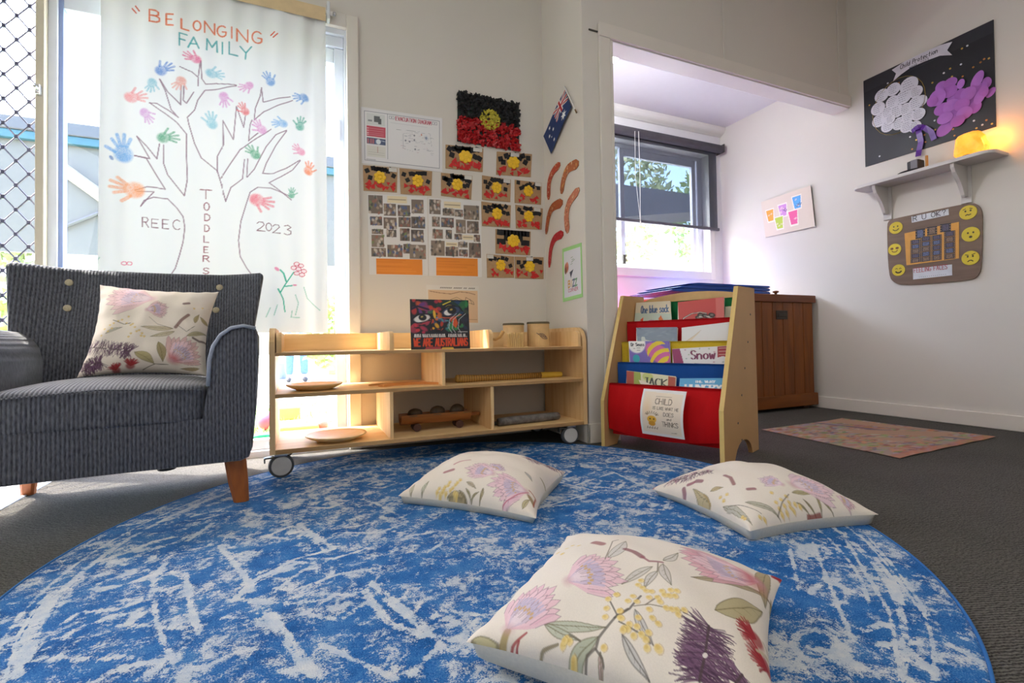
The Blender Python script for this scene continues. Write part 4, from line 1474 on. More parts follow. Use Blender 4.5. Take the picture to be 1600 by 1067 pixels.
rack_book('picture_book', 'pale blue and cream book lettered One blue sock in the top tier', .275, (980, 474), (1047, 470), (985, 509), (1050, 506), .10, p_sock, 'dcd0b4')
rack_book('picture_book', 'red book with a dark patterned lizard in the top tier', .268, (1059, 472), (1131, 464), (1061, 506), (1132, 502), .10, p_lizard, 'c8504c')
rack_book('picture_book', 'thin cream backed book at the green sling edge of the top tier', .300, (1133, 479), (1147, 478), (1134, 502), (1147, 501), .10, lambda k: None, 'd9d3bb')
rack_book('picture_book', 'blue grey blank book in the red tier beside the folded white one', .180, (994, 512), (1058, 511), (996, 536), (1058, 537), .09, p_grey, '838f9e')
rack_book('picture_book', 'slim teal grey book tucked behind the red sling at the panel', .255, (981, 512), (988, 511), (983, 532), (990, 533), .09, lambda k: None, '7f8f94')
rack_book('picture_book', 'white covered book with a folded page corner in the red tier', .180, (1065, 512), (1140, 503), (1066, 537), (1141, 536), .09, p_white, 'e6e4e2')
rack_book('picture_book', 'purple book with a pink and yellow striped egg', .133, (982, 533), (1046, 533), (985, 571), (1048, 571), .07, p_egg, '7a68b6')
rack_book('picture_book', 'white book lettered Snow with a plum spine', .134, (1050, 545), (1140, 540), (1053, 571), (1141, 572), .07, p_snow, 'e6e0de')
rack_book('picture_book', 'green and rust book lettered JACK in the blue tier', .066, (979, 579), (1056, 588), (979, 604), (1055, 607), .07, p_jack, 'd9d6b4')
rack_book('picture_book', 'sky blue book lettered THE VERY HUNGRY in the blue tier', .066, (1062, 591), (1140, 591), (1062, 607), (1140, 610), .07, p_hungry, '5aa9d8')
# laminated sign hung on the front sling
c = [rk_pt(*p, -.012 if i < 2 else -.022) for i, p in enumerate(((1006, 607), (1073, 612), (1070, 687), (1004, 677)))]
pos, uv = quad_grid(c, .0018)
ss = np.sin(np.pi * uv[..., 1])
pos[..., 1] -= .026 * ss ** 1.0
k = Ink(uv, 'ece8e4')
p_sign(k)
P4 = np.array(RKM)
o = sheet('paper_sign', pos @ P4[:3, :3].T + P4[:3, 3], k, M_PRINT, None, .001, tuple(RKM.to_3x3() @ Vector((0, -1, 0))), 'e8e4e0')
tag(o, 'cream paper sign lettered CHILD hung on the red front sling', 'sign')

# ------------------------------------------------------------------ pine chest in the alcove with blue folded mats on it
M_PINE = wood('orange_pine', '8e4c08', '6c3600', stretch='z')
M_PINEX = wood('orange_pine_lid', '80441c', '683412', stretch='x')
CB = thing('pine_chest', 'orange stained pine chest with a dark latch standing in the alcove', 'chest', (2.75, 2.5, 0))
cx0, cx1, cy0, cy1 = 2.30, 3.315, 2.262, 2.80
MB().box((cx0 + .02, cy0 + .012, .05), (cx1 - .004, cy1, .735), .002).obj('carcass', M_PINE, CB, world=True)
nb = 10
for i in range(nb):
    x0 = cx0 + (cx1 - cx0) * i / nb
    x1 = cx0 + (cx1 - cx0) * (i + 1) / nb
    o = MB().box((x0 + .002, cy0, .09), (x1 - .002, cy0 + .014, .735), .003).obj('plank', M_PINE, CB, world=True)
MB().box((cx0 - .012, cy0 - .014, .022), (cx1 + .018, cy1, .105), .004).obj('plinth', wood('orange_pine_plinth', '8e4c0a', '703a02', stretch='x'), CB, world=True)
MB().box((cx0 - .012, cy0 - .016, .735), (cx1 + .016, cy1 + .02, .787), .005).obj('lid', M_PINEX, CB, world=True)
p = at_y(1221, 492, cy0)
MB().box((p.x - .055, cy0 - .006, p.z - .03), (p.x + .055, cy0, p.z + .03), .003).box((p.x - .04, cy0 - .010, p.z - .012), (p.x + .04, cy0 - .004, p.z + .012), .003).obj('latch', mat('dark_bronze', '463c34', .45, .5, var=.3), CB, world=True)
p = at_y(1212, 457, cy0 + .03)
MB().lathe([(.008, 0), (.008, .012), (.020, .018), (.018, .026), (.006, .029)], 16, Matrix.Translation((p.x, cy0 + .03, .787))).obj('knob', M_PINEX, CB, world=True, smooth=True)
for xx in (cx0 + .06, cx1 - .06):
    for yy in (cy0 + .05, cy1 - .06):
        MB().box((xx - .03, yy - .03, 0), (xx + .03, yy + .03, .024)).obj('foot', M_DKW, CB, world=True)
M_MAT = mat('blue_vinyl', '1f4fae', .25, var=.05, scale=4)
for k_, (px, zz, hh, dx) in enumerate(((1048, .789, .020, 0), (1062, .811, .020, .03), (1075, .833, .016, .06))):
    xl = at_y(px, 457, 2.30).x
    b = MB().prism([(xl, zz + .006), (xl + .05, zz), (2.93, zz), (2.95, zz + hh * .5), (2.93, zz + hh), (xl + .09, zz + hh), (xl + .02, zz + hh * .62)], XZ, 2.30, 2.72, .004)
    tag(b.obj('folded_mat', M_MAT), ('lowest blue folded vinyl mat on the pine chest', 'middle blue folded vinyl mat in the pile on the pine chest', 'uppermost blue folded vinyl mat in the pile on the pine chest')[k_], 'mat', 'blue mats piled on the chest')

# ------------------------------------------------------------------ the painted cloth over the tall window
CLY = WALL_Y - .045
CP = lambda x, y: (lambda p: (p.x, p.z))(at_y(x, y, CLY))
M_CLOTH = print_mat('thin_white_cotton', .9, trans=.065)
CT = thing('hanging_cloth', 'white cotton cloth with painted handprint tree hung over the tall window', 'cloth', (-.3, CLY, .5))
xl, xr = CP(157, 200)[0], CP(510, 200)[0]
zt = CP(330, 0)[1]
gx, gz = 330, 590
U, V = np.meshgrid(np.linspace(0, 1, gx), np.linspace(0, 1, gz))
ztop = CP(511, 22)[1]
zbot = .553
X = xl + (xr - xl) * U
X += (1 - V) * np.where(U < .5, -.012, .0) * (1 - U)
Z = zbot + (ztop + .004 - zbot) * V
Y = CLY + .004 * np.sin(U * 55 + .8 * np.sin(V * 3)) * (.35 + .65 * V) + .010 * np.sin(U * 13 + V) * (1 - .5 * V) + .014 * np.exp(-((U - .93) / .03) ** 2)
Y = np.minimum(Y, WALL_Y - .022)
k = Ink(np.stack([X, Z], -1), 'eff0f0')
S = 2.668
OR, TE = 'e0662a', '3fa4a8'
PX = abs(CP(300, 200)[0] - CP(301, 200)[0])


def gl(ch, x0, y0, x1, y1, wd, col, sk=0):
    o_, r_, u_ = CP(x0, y1), CP(x1, y1 + sk), CP(x0, y0)
    k.glyph(ch, o_, (r_[0] - o_[0], r_[1] - o_[1]), (u_[0] - o_[0], u_[1] - o_[1]), wd * PX, col, .95, .15)


for ch, a in zip('BELONGING', ((234, 16, 250, 34), (260, 22, 271, 39), (284, 31, 295, 46), (302, 32, 314, 47), (320, 34, 335, 51), (339, 38, 353, 55), (357, 41, 367, 58), (370, 44, 387, 63), (394, 49, 409, 67))):
    gl(ch, *a, 2.8, OR, 2)
for ch, a in zip('FAMILY', ((281, 53, 292, 72), (294, 57, 311, 74), (323, 61, 339, 78), (342, 64, 352, 82), (358, 65, 371, 84), (375, 71, 393, 90))):
    gl(ch, *a, 2.8, TE, 2)
for p, q in (((206, 12), (212, 19)), ((211, 8), (217, 16)), ((423, 56), (429, 51)), ((427, 59), (434, 54))):
    k.stroke([CP(*p), CP(*q)], 2.2 * PX, 'd8502c')
BR = '7a4858'
for ch, a in zip('REEC', ((222, 339, 232, 354), (237, 342, 247, 355), (254, 343, 264, 357), (271, 344, 283, 359))):
    gl(ch, *a, 1.6, BR, 1)
for ch, a in zip('2023', ((401, 346, 414, 360), (415, 348, 425, 360), (426, 351, 438, 364), (444, 352, 456, 367))):
    gl(ch, *a, 1.6, BR, 1)
for ch, a in zip('TODDLERS', ((313, 297, 331, 311), (319, 317, 327, 329), (320, 335, 328, 345), (320, 352, 327, 362), (319, 369, 326, 379), (319, 386, 325, 395), (318, 400, 327, 409), (318, 419, 327, 428))):
    gl(ch, *a, 1.8, '8c3a4a')
TREE = [
    [(585, 858), (600, 835), (640, 822), (700, 830), (740, 870), (765, 905), (772, 950), (765, 1010), (750, 1067), (733, 1120), (690, 1180)],
    [(585, 858), (642, 800), (570, 795)], [(560, 790), (615, 778), (650, 782), (690, 790), (655, 735), (610, 660), (558, 645)],
    [(558, 645), (625, 662), (568, 565)], [(568, 565), (612, 610), (654, 662), (665, 600)],
    [(682, 605), (682, 680), (700, 730), (770, 818), (782, 750), (778, 640), (778, 560), (740, 515), (690, 475), (625, 430)],
    [(625, 430), (655, 432), (700, 460), (745, 493), (715, 460), (690, 380), (665, 330)], [(668, 332), (700, 385), (755, 440), (757, 360)],
    [(768, 360), (765, 420), (778, 432), (808, 385)], [(940, 838), (920, 760), (905, 710), (840, 660), (812, 600), (788, 520), (782, 490), (812, 460), (825, 420), (855, 378), (985, 355)],
    [(985, 352), (900, 345), (858, 352), (842, 330), (838, 255)], [(752, 282), (800, 300), (828, 325), (826, 360)], [(835, 260), (828, 318)],
    [(905, 715), (905, 650), (932, 600), (928, 500), (972, 580), (985, 440), (1015, 527), (1022, 480)], [(920, 742), (1000, 620), (1080, 570), (1130, 540)],
    [(1036, 585), (1042, 520), (1050, 500)], [(1036, 585), (1075, 555)], [(1060, 495), (1065, 450), (1085, 400), (1090, 365), (1097, 425), (1210, 405)], [(1220, 420), (1100, 465), (1060, 500)],
    [(940, 838), (962, 780), (1010, 742), (1018, 662)], [(1028, 735), (1032, 660)], [(1030, 736), (1060, 705), (1088, 650), (1110, 610), (1150, 565), (1195, 545)],
    [(1195, 548), (1150, 610), (1110, 680), (1095, 722), (1140, 725), (1190, 705), (1250, 670)], [(1252, 672), (1220, 710), (1170, 740), (1122, 762), (1215, 835)],
    [(1205, 818), (1130, 785), (1075, 780), (1042, 800), (1025, 850), (1003, 920), (993, 1000), (1000, 1067), (1027, 1115), (1060, 1160)]]
for pl in TREE:
    k.stroke([CP(x / S, y / S) for x, y in pl], 2.0 * PX, '835a70', .85, .15)
hr = random.Random(12)


def hand(x, y, r, ang, col, thumb=1):
    """a small hand print: palm, four fingers, a thumb at the side; ang in picture degrees"""
    c = CP(x / S, y / S)
    r = r / S * PX
    a = math.radians(ang)
    k.ell(c[0], c[1], r, r * .92, col, a, .8, .3, .55)
    k.ell(c[0] - r * .3 * math.cos(a), c[1] - r * .3 * math.sin(a), r * .6, r * .7, col, a, .6, .5, .5)
    for i, (da, ln) in enumerate(((-.46, 1.75), (-.16, 2.05), (.14, 2.0), (.46, 1.7))):
        b0 = a + da
        p0 = (c[0] + r * .85 * math.cos(b0), c[1] + r * .85 * math.sin(b0))
        p1 = (c[0] + r * ln * math.cos(b0 * 1.0), c[1] + r * ln * math.sin(b0))
        k.stroke([p0, p1], r * .30, col, .85, .5)
    b0 = a + thumb * 1.25
    k.stroke([(c[0] + r * .7 * math.cos(b0), c[1] + r * .7 * math.sin(b0)), (c[0] + r * 1.55 * math.cos(b0 - thumb * .2), c[1] + r * 1.55 * math.sin(b0 - thumb * .2))], r * .32, col, .85, .5)


BL, PK, GR, RD, PU, LT = '4a8fd0', 'd98ac4', '2fa070', 'e05a60', 'd49ad2', '84c4d4'
for a in ((672, 295, 30, 35, '3f7fcc', 1), (635, 345, 24, 255, LT, 1), (818, 248, 27, 165, 'e0508c', -1), (880, 305, 28, 5, LT, 1), (757, 340, 26, 240, 'e8a090', 1), (1038, 355, 25, 205, PK, 1), (1128, 342, 27, 120, BL, -1),
          (932, 400, 27, 275, 'd890cc', 1), (545, 402, 32, 12, 'e88e90', 1), (1022, 462, 24, 118, RD, 1), (1268, 408, 27, 190, BL, 1), (603, 470, 26, 300, PU, 1), (883, 515, 30, 95, LT, 1), (1092, 540, 28, 130, 'd994c8', 1),
          (1180, 518, 26, 188, '7ab2e2', -1), (1250, 530, 27, 78, '2fa48c', 1), (512, 640, 46, 97, '62a8e4', 1), (682, 575, 32, 8, GR, 1), (1065, 645, 28, 135, GR, -1), (1255, 635, 24, 140, 'e58ab0', 1),
          (1285, 712, 27, 80, 'ea7a34', -1), (560, 790, 48, 168, 'f2a066', 1), (1070, 832, 40, -12, 'e8687c', -1), (1215, 815, 20, 85, '3aa880', -1)):
    hand(*a)
k.ell(*CP(462 / S, 655 / S), 14 / S * PX, 8 / S * PX, '2f6fb8', -1.0, .8, .3, .3)
# painted flowers and grass along the foot
q = lambda x, y: CP(400 + x / 7.62, 390 + y / 7.62)
k.stroke([q(450, 270), (q(340, 430)), q(290, 515), q(325, 590), q(345, 740)], 2.2 * PX, '3fb096')
k.stroke([q(360, 380), q(330, 285), q(290, 245)], 3 * PX, '3fb096')
k.stroke([q(340, 440), q(430, 430)], 2.4 * PX, '3fb096')
k.stroke([q(290, 515), q(265, 470)], 3 * PX, '3fb096')
k.ell(*q(250, 232), 6 * PX, 3.5 * PX, 'e486a8', -.7, .9, .3)
k.ell(*q(462, 425), 4.5 * PX, 2 * PX, 'e486a8', 0, .9, .3)
for cx, cy in ((485, 175), (535, 195), (450, 220), (570, 260), (485, 285), (548, 303), (505, 235)):
    c = q(cx, cy)
    k.stroke([(c[0] + 5 * PX * math.cos(t), c[1] + 3.8 * PX * math.sin(t)) for t in [i * .63 for i in range(11)]], 1.3 * PX, 'cc4a66')
    k.ell(*c, 4 * PX, 3 * PX, 'f3b8c4', 0, .4)
for pl in ([(120, 800), (170, 690)], [(215, 780), (255, 660)], [(420, 800), (430, 730)], [(470, 780), (505, 640), (470, 540)], [(415, 805), (520, 812)], [(760, 720), (680, 650), (610, 580), (570, 450)]):
    k.stroke([q(*p) for p in pl], 1.8 * PX, '58b49a', .75, .3)
for cx in (193, 201):
    c = CP(cx, 411)
    k.stroke([(c[0] + 4 * PX * math.cos(t), c[1] + 3 * PX * math.sin(t)) for t in [i * .63 for i in range(11)]], 1.4 * PX, 'e08098')
k.stroke([CP(155, 402), CP(130, 430)], 1.6 * PX, '8fc4b4', .7)
sheet('painted_cloth', np.stack([X, Y, Z], -1), k, M_CLOTH, CT)
# doubled hem over the rod, and the rod on its clear brackets
b = MB()
b.add([(xl, CLY - .014, ztop + .02), (xr, CLY - .014, ztop + .02), (xr, CLY - .010, ztop - .042), (xl, CLY - .010, ztop - .042), (xl, CLY + .016, ztop + .02), (xr, CLY + .016, ztop + .02)], [(0, 1, 2, 3), (0, 4, 5, 1)])
M_HEM = print_mat('hem', .9) if False else mat('cream_hem', 'dcc49a', .9, var=.05, scale=30)
b.obj('hem', M_HEM, CT, world=True)
zr = ztop + .008
RD_ = thing('curtain_rod', 'white curtain rod with a clear bracket over the window head', 'rod', (xr, CLY, zr))
MB().tube([(-1.1, CLY, zr), (xr + .032, CLY, zr)], .009, 12).obj('rod', M_WTRIM, RD_, world=True)
M_CLEAR = mat('clear_plastic', 'd8dce0', .2, var=.02)
MB().box((xr + .006, CLY - .012, zr - .035), (xr + .020, WALL_Y - .016, zr + .05), .004).obj('bracket', M_CLEAR, RD_, world=True)
MB().lathe([(.004, 0), (.010, .003), (.010, .012), (.004, .016)], 14, Matrix.Translation((xr + .032, CLY, zr)) @ Matrix.Rotation(math.pi / 2, 4, 'Y')).obj('finial', M_CHROME, RD_, world=True)


# ------------------------------------------------------------------ things on the window wall
def wall_board(name, label, cat, corners, surf, th, bg, edge, step, paint, m=None, group=None):
    """corners: pixels TL, TR, BR, BL on a wall; surf maps a pixel to the wall; th thickness"""
    c = [surf(*p) for p in corners]
    n = (c[1] - c[0]).cross(c[0] - c[3]).normalized()
    if n.dot(Vector((0, 0, EYE)) - c[0]) < 0:
        n = -n
    c = [p + n * (th + .0006) for p in c]
    pos, uv = quad_grid(c, step)
    k = Ink(uv, bg)
    if paint:
        paint(k)
    base = (c[2] + c[3]) / 2
    t = thing(name, label, cat, base, group=group)
    sheet('board' if th > .002 else 'paper', pos, k, m or M_PAPER, t, th, tuple(n), edge)
    return t, c, n


onback = lambda x, y: at_y(x, y, WALL_Y)
onnib = lambda x, y: at_x(x, y, PIL_X)
onright = lambda x, y: at_x(x, y, RIGHT_X)


def p_evac(k):
    k.poly([(.035, .055), (.965, .055), (.965, .945), (.035, .945)], '5a5f72')
    k.poly([(.041, .065), (.959, .065), (.959, .935), (.041, .935)], 'e4e2e2')
    k.poly([(.06, .70), (.28, .70), (.28, .91), (.06, .91)], 'd3d5d2')
    k.poly([(.15, .76), (.22, .76), (.22, .87), (.15, .87)], '55595a')
    k.poly([(.20, .73), (.235, .73), (.235, .83), (.20, .83)], '4c5052')
    k.poly([(.08, .76), (.13, .76), (.13, .79), (.08, .79)], '8a8e8e')
    k.poly([(.06, .50), (.285, .50), (.285, .68), (.06, .68)], 'c23a50')
    for y in (.53, .56, .60, .64):
        k.stroke([(.09, y), (.26, y)], .006, 'e49aa4', .7)
        k.stroke([(.072, y), (.08, y)], .014, 'f0d0d4')
    k.poly([(.06, .36), (.285, .36), (.285, .47), (.06, .47)], '34466a')
    for x in (.07, .10, .13, .16):
        k.poly([(x, .37), (x + .022, .37), (x + .022, .46), (x, .46)], R_.choice(['a8606c', '8a94a8', '5a7098']))
    k.ell(.20, .415, .03, .05, 'dfe4ea')
    k.stroke([(.22, .44), (.28, .43)], .01, 'b8c4d8')
    k.poly([(.06, .14), (.285, .14), (.285, .33), (.06, .33)], 'dad8cf')
    for y in (.18, .22, .26, .30):
        k.stroke([(.08, y), (.27, y)], .004, 'b9b7b0')
    k.stroke([(.19, .22), (.19, .32)], .006, 'a8604c')
    k.stroke([(.31, .12), (.31, .93)], .004, '7a7e88')
    k.stroke([(.31, .815), (.95, .815)], .004, '6a6e7a')
    k.stroke([(.06, .115), (.95, .115)], .003, '9a9ca4')
    k.fit('EVACUATION DIAGRAM', .41, .86, .845, .07, 'b84a5c', .009)
    for x in (.36, .90):
        k.stroke([(x - .03, .86), (x + .03, .86), (x + .03, .905), (x - .03, .905), (x - .03, .86)], .004, '8a8c94')
        k.ell(x, .882, .008, .012, '8a8c94')
    k.stroke([(.35, .79), (.80, .79)], .010, 'b4b4b8', .6)
    k.stroke([(.42, .68), (.66, .69)], .005, '7a7c84', .8)
    for _ in range(34):
        x, y = R_.uniform(.46, .86), R_.uniform(.28, .70)
        k.stroke([(x, y), (x + R_.uniform(.01, .05), y + R_.uniform(-.01, .01))], .007, R_.choice(['9a9ca6', 'b0b2b8', '8a8c98', 'c4a0a4']), .8)
    for pl in ([(.5, .62), (.5, .35), (.62, .32)], [(.62, .66), (.84, .68), (.86, .45)], [(.56, .5), (.78, .52)], [(.5, .62), (.62, .66)]):
        k.stroke(pl, .004, 'a4a6ae', .8)
    k.ell(.79, .59, .016, .03, '4a6088')
    k.ell(.79, .59, .032, .065, 'c4ccd8', 0, .35)
    k.ell(.73, .64, .008, .02, 'c06a50')
    for x, y in ((.64, .61), (.64, .53), (.58, .49), (.53, .50), (.65, .36)):
        k.ell(x, y, .012, .018, '7c7e88')
    k.stroke([(.06, .085), (.16, .085)], .014, '8a8c94', .8)


wall_board('evacuation_poster', 'white landscape evacuation diagram poster with a red block pinned high on the wall', 'poster', ((564, 167), (691, 185), (691, 269), (565, 255)), onback, .0012, 'dfdddd', 'dddbdb', .0022, p_evac, M_PRINT)


def p_photos(seed, boxes, strip, notes):
    def f(k):
        rr = random.Random(seed)
        for x0, y0, x1, y1 in boxes:
            k.poly([(x0, y0), (x1, y0), (x1, y1), (x0, y1)], rr.choice(['7a6c60', '8a7c6c', '6a605a']))
            for _ in range(16):
                k.ell(rr.uniform(x0 + .012, x1 - .012), rr.uniform(y0 + .01, y1 - .01), min(.03, (x1 - x0) * .22), min(.022, (y1 - y0) * .22),
                      rr.choice(['4a4440', '9a8a7c', 'b8a694', '7a5448', '5a6a88', 'c0b6ac', '4a4f48', '9c6658', 'd0c4b4', 'a8927c', '54608a' if seed == 1 else '55504c', '7a8a5a' if seed == 1 else '605a54']), rr.uniform(0, 3), .9, .4)
        for x0, y0, x1, y1 in notes:
            k.poly([(x0, y0), (x1, y0), (x1, y1), (x0, y1)], 'e6d8b4')
            k.stroke([(x0 + .02, (y0 + y1) / 2), (x1 - .02, (y0 + y1) / 2)], .012, '8a7a68', .8)
        x0, y0, x1, y1 = strip
        k.poly([(x0, y0), (x1, y0), (x1, y1), (x0, y1)], 'e88a22')
        for j in range(7):
            y = y0 + (y1 - y0) * (j + .5) / 7
            k.stroke([(x0 + .01, y), (x0 + (x1 - x0) * rr.uniform(.5, .98), y + rr.uniform(-.004, .004))], .008, rr.choice(['d87a1c', 'f09a3a', 'd6761a']), .8, .3)
    return f


PB1 = [(80, 345, 195, 500), (205, 412, 305, 515), (322, 418, 428, 515), (440, 368, 545, 486), (90, 525, 188, 598), (202, 528, 310, 625), (326, 522, 430, 606), (436, 512, 555, 612), (104, 630, 195, 672), (222, 632, 306, 692), (336, 616, 418, 722), (432, 622, 540, 728), (100, 680, 202, 782), (96, 790, 216, 862), (228, 760, 356, 862), (362, 750, 432, 828), (415, 752, 560, 872)]
PB2 = [(588, 382, 682, 505), (697, 452, 795, 512), (800, 458, 866, 516), (876, 415, 1010, 538), (610, 527, 672, 612), (684, 532, 790, 614), (806, 542, 890, 658), (902, 550, 1004, 656), (612, 634, 698, 712), (720, 634, 774, 714), (794, 666, 856, 714), (960, 668, 1014, 728), (598, 730, 712, 858), (718, 780, 822, 858), (824, 732, 904, 780), (830, 798, 906, 854), (916, 738, 1020, 866)]
conv = lambda L_, a, b_, c_, d_: [((x0 - a) / (b_ - a), 1 - (y1 - c_) / (d_ - c_), (x1 - a) / (b_ - a), 1 - (y0 - c_) / (d_ - c_)) for x0, y0, x1, y1 in L_]
wall_board('photo_collage', 'left sheet of small photographs above an orange strip on the wall', 'collage', ((574, 303), (667, 307), (669, 431), (577, 429)), onback, .0014, 'e2e0dc', 'dedcd8', .0022,
           p_photos(1, conv(PB1, 74, 576, 336, 1014), conv([(134, 876, 526, 1008)], 74, 576, 336, 1014)[0], conv([(236, 346, 400, 404)], 74, 576, 336, 1014)), M_PRINT, 'photo collages on the wall')
wall_board('photo_collage', 'right sheet of small grey photographs above an orange strip, edged by plaques', 'collage', ((669, 309), (751, 314), (753, 433), (670, 431)), onback, .0014, 'e2e0dc', 'dedcd8', .0022,
           p_photos(2, conv(PB2, 580, 1026, 370, 1030), conv([(640, 872, 990, 1026)], 580, 1026, 370, 1030)[0], conv([(706, 392, 852, 448), (860, 672, 955, 712), (720, 740, 815, 772)], 580, 1026, 370, 1030)), M_PRINT, 'photo collages on the wall')


def p_whale(k):
    k.poly([(.03, .06), (.97, .06), (.97, .88), (.03, .88)], 'd9bb98')
    k.stroke([(.06, .84), (.25, .80), (.45, .78), (.62, .84), (.8, .82), (.92, .78)], .014, '8a6450')
    for s in (0, .05, .10, .15):
        k.stroke([(.38 + s, .50), (.45 + s, .64 - s * .4), (.56, .70 - s), (.68 - s * .3, .62 - s), (.75, .5)], .009, '6a564c')
    k.stroke([(.72, .56), (.74, .70), (.88, .60), (.90, .52), (.8, .56)], .010, '6a564c')
    k.stroke([(.82, .66), (.86, .54)], .008, '6a564c')
    k.stroke([(.5, .14), (.95, .14)], .014, 'a07a5c')
    for x in [.26 + .032 * i for i in range(21) if i not in (7, 13, 16)]:
        k.stroke([(x, .925), (x + .012, .945)], .018, '4a4440', .9)


wall_board('drawing_sheet', 'framed tan line drawing of a whale partly behind the face cover book', 'drawing', ((666, 445), (748, 447), (749, 508), (668, 506)), onback, .0014, 'dedad2', 'dcd8d0', .0022, p_whale, M_PAPER)

# large mosaic flag of crumpled paper
M_KRAFT = mat('kraft_cardboard', 'b08e68', .8, var=.08, scale=60)
M_BLK = mat('black_felt', '16161a', .7, var=.2, scale=200)
M_REDP = mat('red_gloss_paper', 'b3131b', .35, var=.3, scale=150)
M_REDF = mat('red_card', 'c8201e', .6, var=.15, scale=100)
M_YELB = mat('yellow_button', 'f0c01c', .4, var=.1, scale=100)
M_YELP = mat('yellow_green_paper', 'c9bd3c', .5, var=.25, scale=150)
M_NAME = mat('name_label', 'd8d4cc', .6)


def plane_of(corners, surf, th):
    c = [surf(*p) for p in corners]
    n = (c[1] - c[0]).cross(c[0] - c[3]).normalized()
    if n.dot(Vector((0, 0, EYE)) - c[0]) < 0:
        n = -n
    P_ = lambda u, v, h=0.0: (c[3] * (1 - u) * (1 - v) + c[2] * u * (1 - v) + c[1] * u * v + c[0] * (1 - u) * v) + n * (th + h)
    return c, n, P_


def slab(c, n, th, name, m, parent):
    f = [p + n * th for p in c]
    b_ = [p + n * .0004 for p in c]
    return MB().add(f + b_, [(0, 1, 2, 3), (7, 6, 5, 4), (0, 4, 5, 1), (1, 5, 6, 2), (2, 6, 7, 3), (3, 7, 4, 0)]).obj(name, m, parent, world=True)


fr = random.Random(21)
c, n, P_ = plane_of(((715, 144), (810, 163), (811, 237), (714, 221)), onback, .004)
MF = thing('mosaic_flag', 'large black and red mosaic flag with a yellow disc of scrunched paper', 'flag', (c[2] + c[3]) / 2)
slab(c, n, .004, 'backing', mat('dark_card', '2a3a34', .7), MF)


def chip(b, u, v, s, h, tilt):
    o = P_(u, v, h)
    ex = (P_(1, .5) - P_(0, .5)).normalized()
    ez = Vector((0, 0, 1))
    a = fr.uniform(0, 6.28)
    d1 = ex * math.cos(a) + ez * math.sin(a) + n * fr.uniform(-tilt, tilt)
    d2 = -ex * math.sin(a) + ez * math.cos(a) + n * fr.uniform(-tilt, tilt)
    b.add([o - d1 * s - d2 * s * .7, o + d1 * s - d2 * s * .6, o + d1 * s * .8 + d2 * s * .7 + n * s * tilt, o - d1 * s * .9 + d2 * s * .8], [(0, 1, 2, 3)])


for nm, m, lo, hi, cnt in (('black_chips', M_BLK, .50, 1.0, 520), ('red_chips', M_REDP, .0, .51, 520)):
    b = MB()
    for _ in range(cnt):
        chip(b, fr.uniform(-.005, 1.005), fr.uniform(lo, hi), fr.uniform(.006, .012), fr.uniform(.002, .010), .9)
    b.obj(nm, m, MF, world=True, fix=False)['kind'] = 'stuff'
b = MB()
for _ in range(170):
    a, r = fr.uniform(0, 6.28), fr.random() ** .5
    chip(b, .505 + .155 * r * math.cos(a), .525 + .20 * r * math.sin(a), .007, fr.uniform(.012, .016), .8)
b.obj('yellow_chips', M_YELP, MF, world=True, fix=False)['kind'] = 'stuff'

# twelve small kraft flags
PLQ = [
    ((567, 258), (621, 263), (620, 301), (568, 298), 'top left plaque of the cluster directly under the evacuation poster', .86),
    ((624, 263), (675, 268), (674, 306), (626, 303), 'second plaque from the window under the evacuation poster with curved black pieces', 0),
    ((696, 226), (755, 232), (754, 269), (696, 263), 'plaque tucked under the lower corner of the large mosaic flag', .84),
    ((776, 237), (831, 241), (829, 277), (775, 273), 'plaque below the right half of the large flag with nine loose squares', .5),
    ((689, 270), (738, 275), (736, 312), (689, 306), 'plaque crowded with black squares above the right photo collage', .86),
    ((753, 274), (798, 281), (797, 316), (753, 312), 'plaque with a star of yellow dots in the upper row of the column pair', .85),
    ((804, 281), (846, 286), (845, 320), (804, 317), 'plaque nearest the boomerangs in the upper row of the column pair', .86),
    ((752, 315), (798, 321), (797, 356), (753, 353), 'plaque with a white name strip at its middle edge, second row', .0),
    ((805, 320), (848, 326), (846, 359), (806, 357), 'plaque with two red heaps, second row beside the nib wall', .78),
    ((774, 358), (829, 362), (828, 399), (774, 396), 'wide plaque alone in its row with a tidy black double row', 0),
    ((760, 397), (803, 401), (803, 434), (761, 434), 'bottom plaque left of the last pair with white tag in its corner', .1),
    ((804, 401), (849, 402), (849, 436), (805, 435), 'bottom plaque right of the last pair beside the nib wall', .5)]
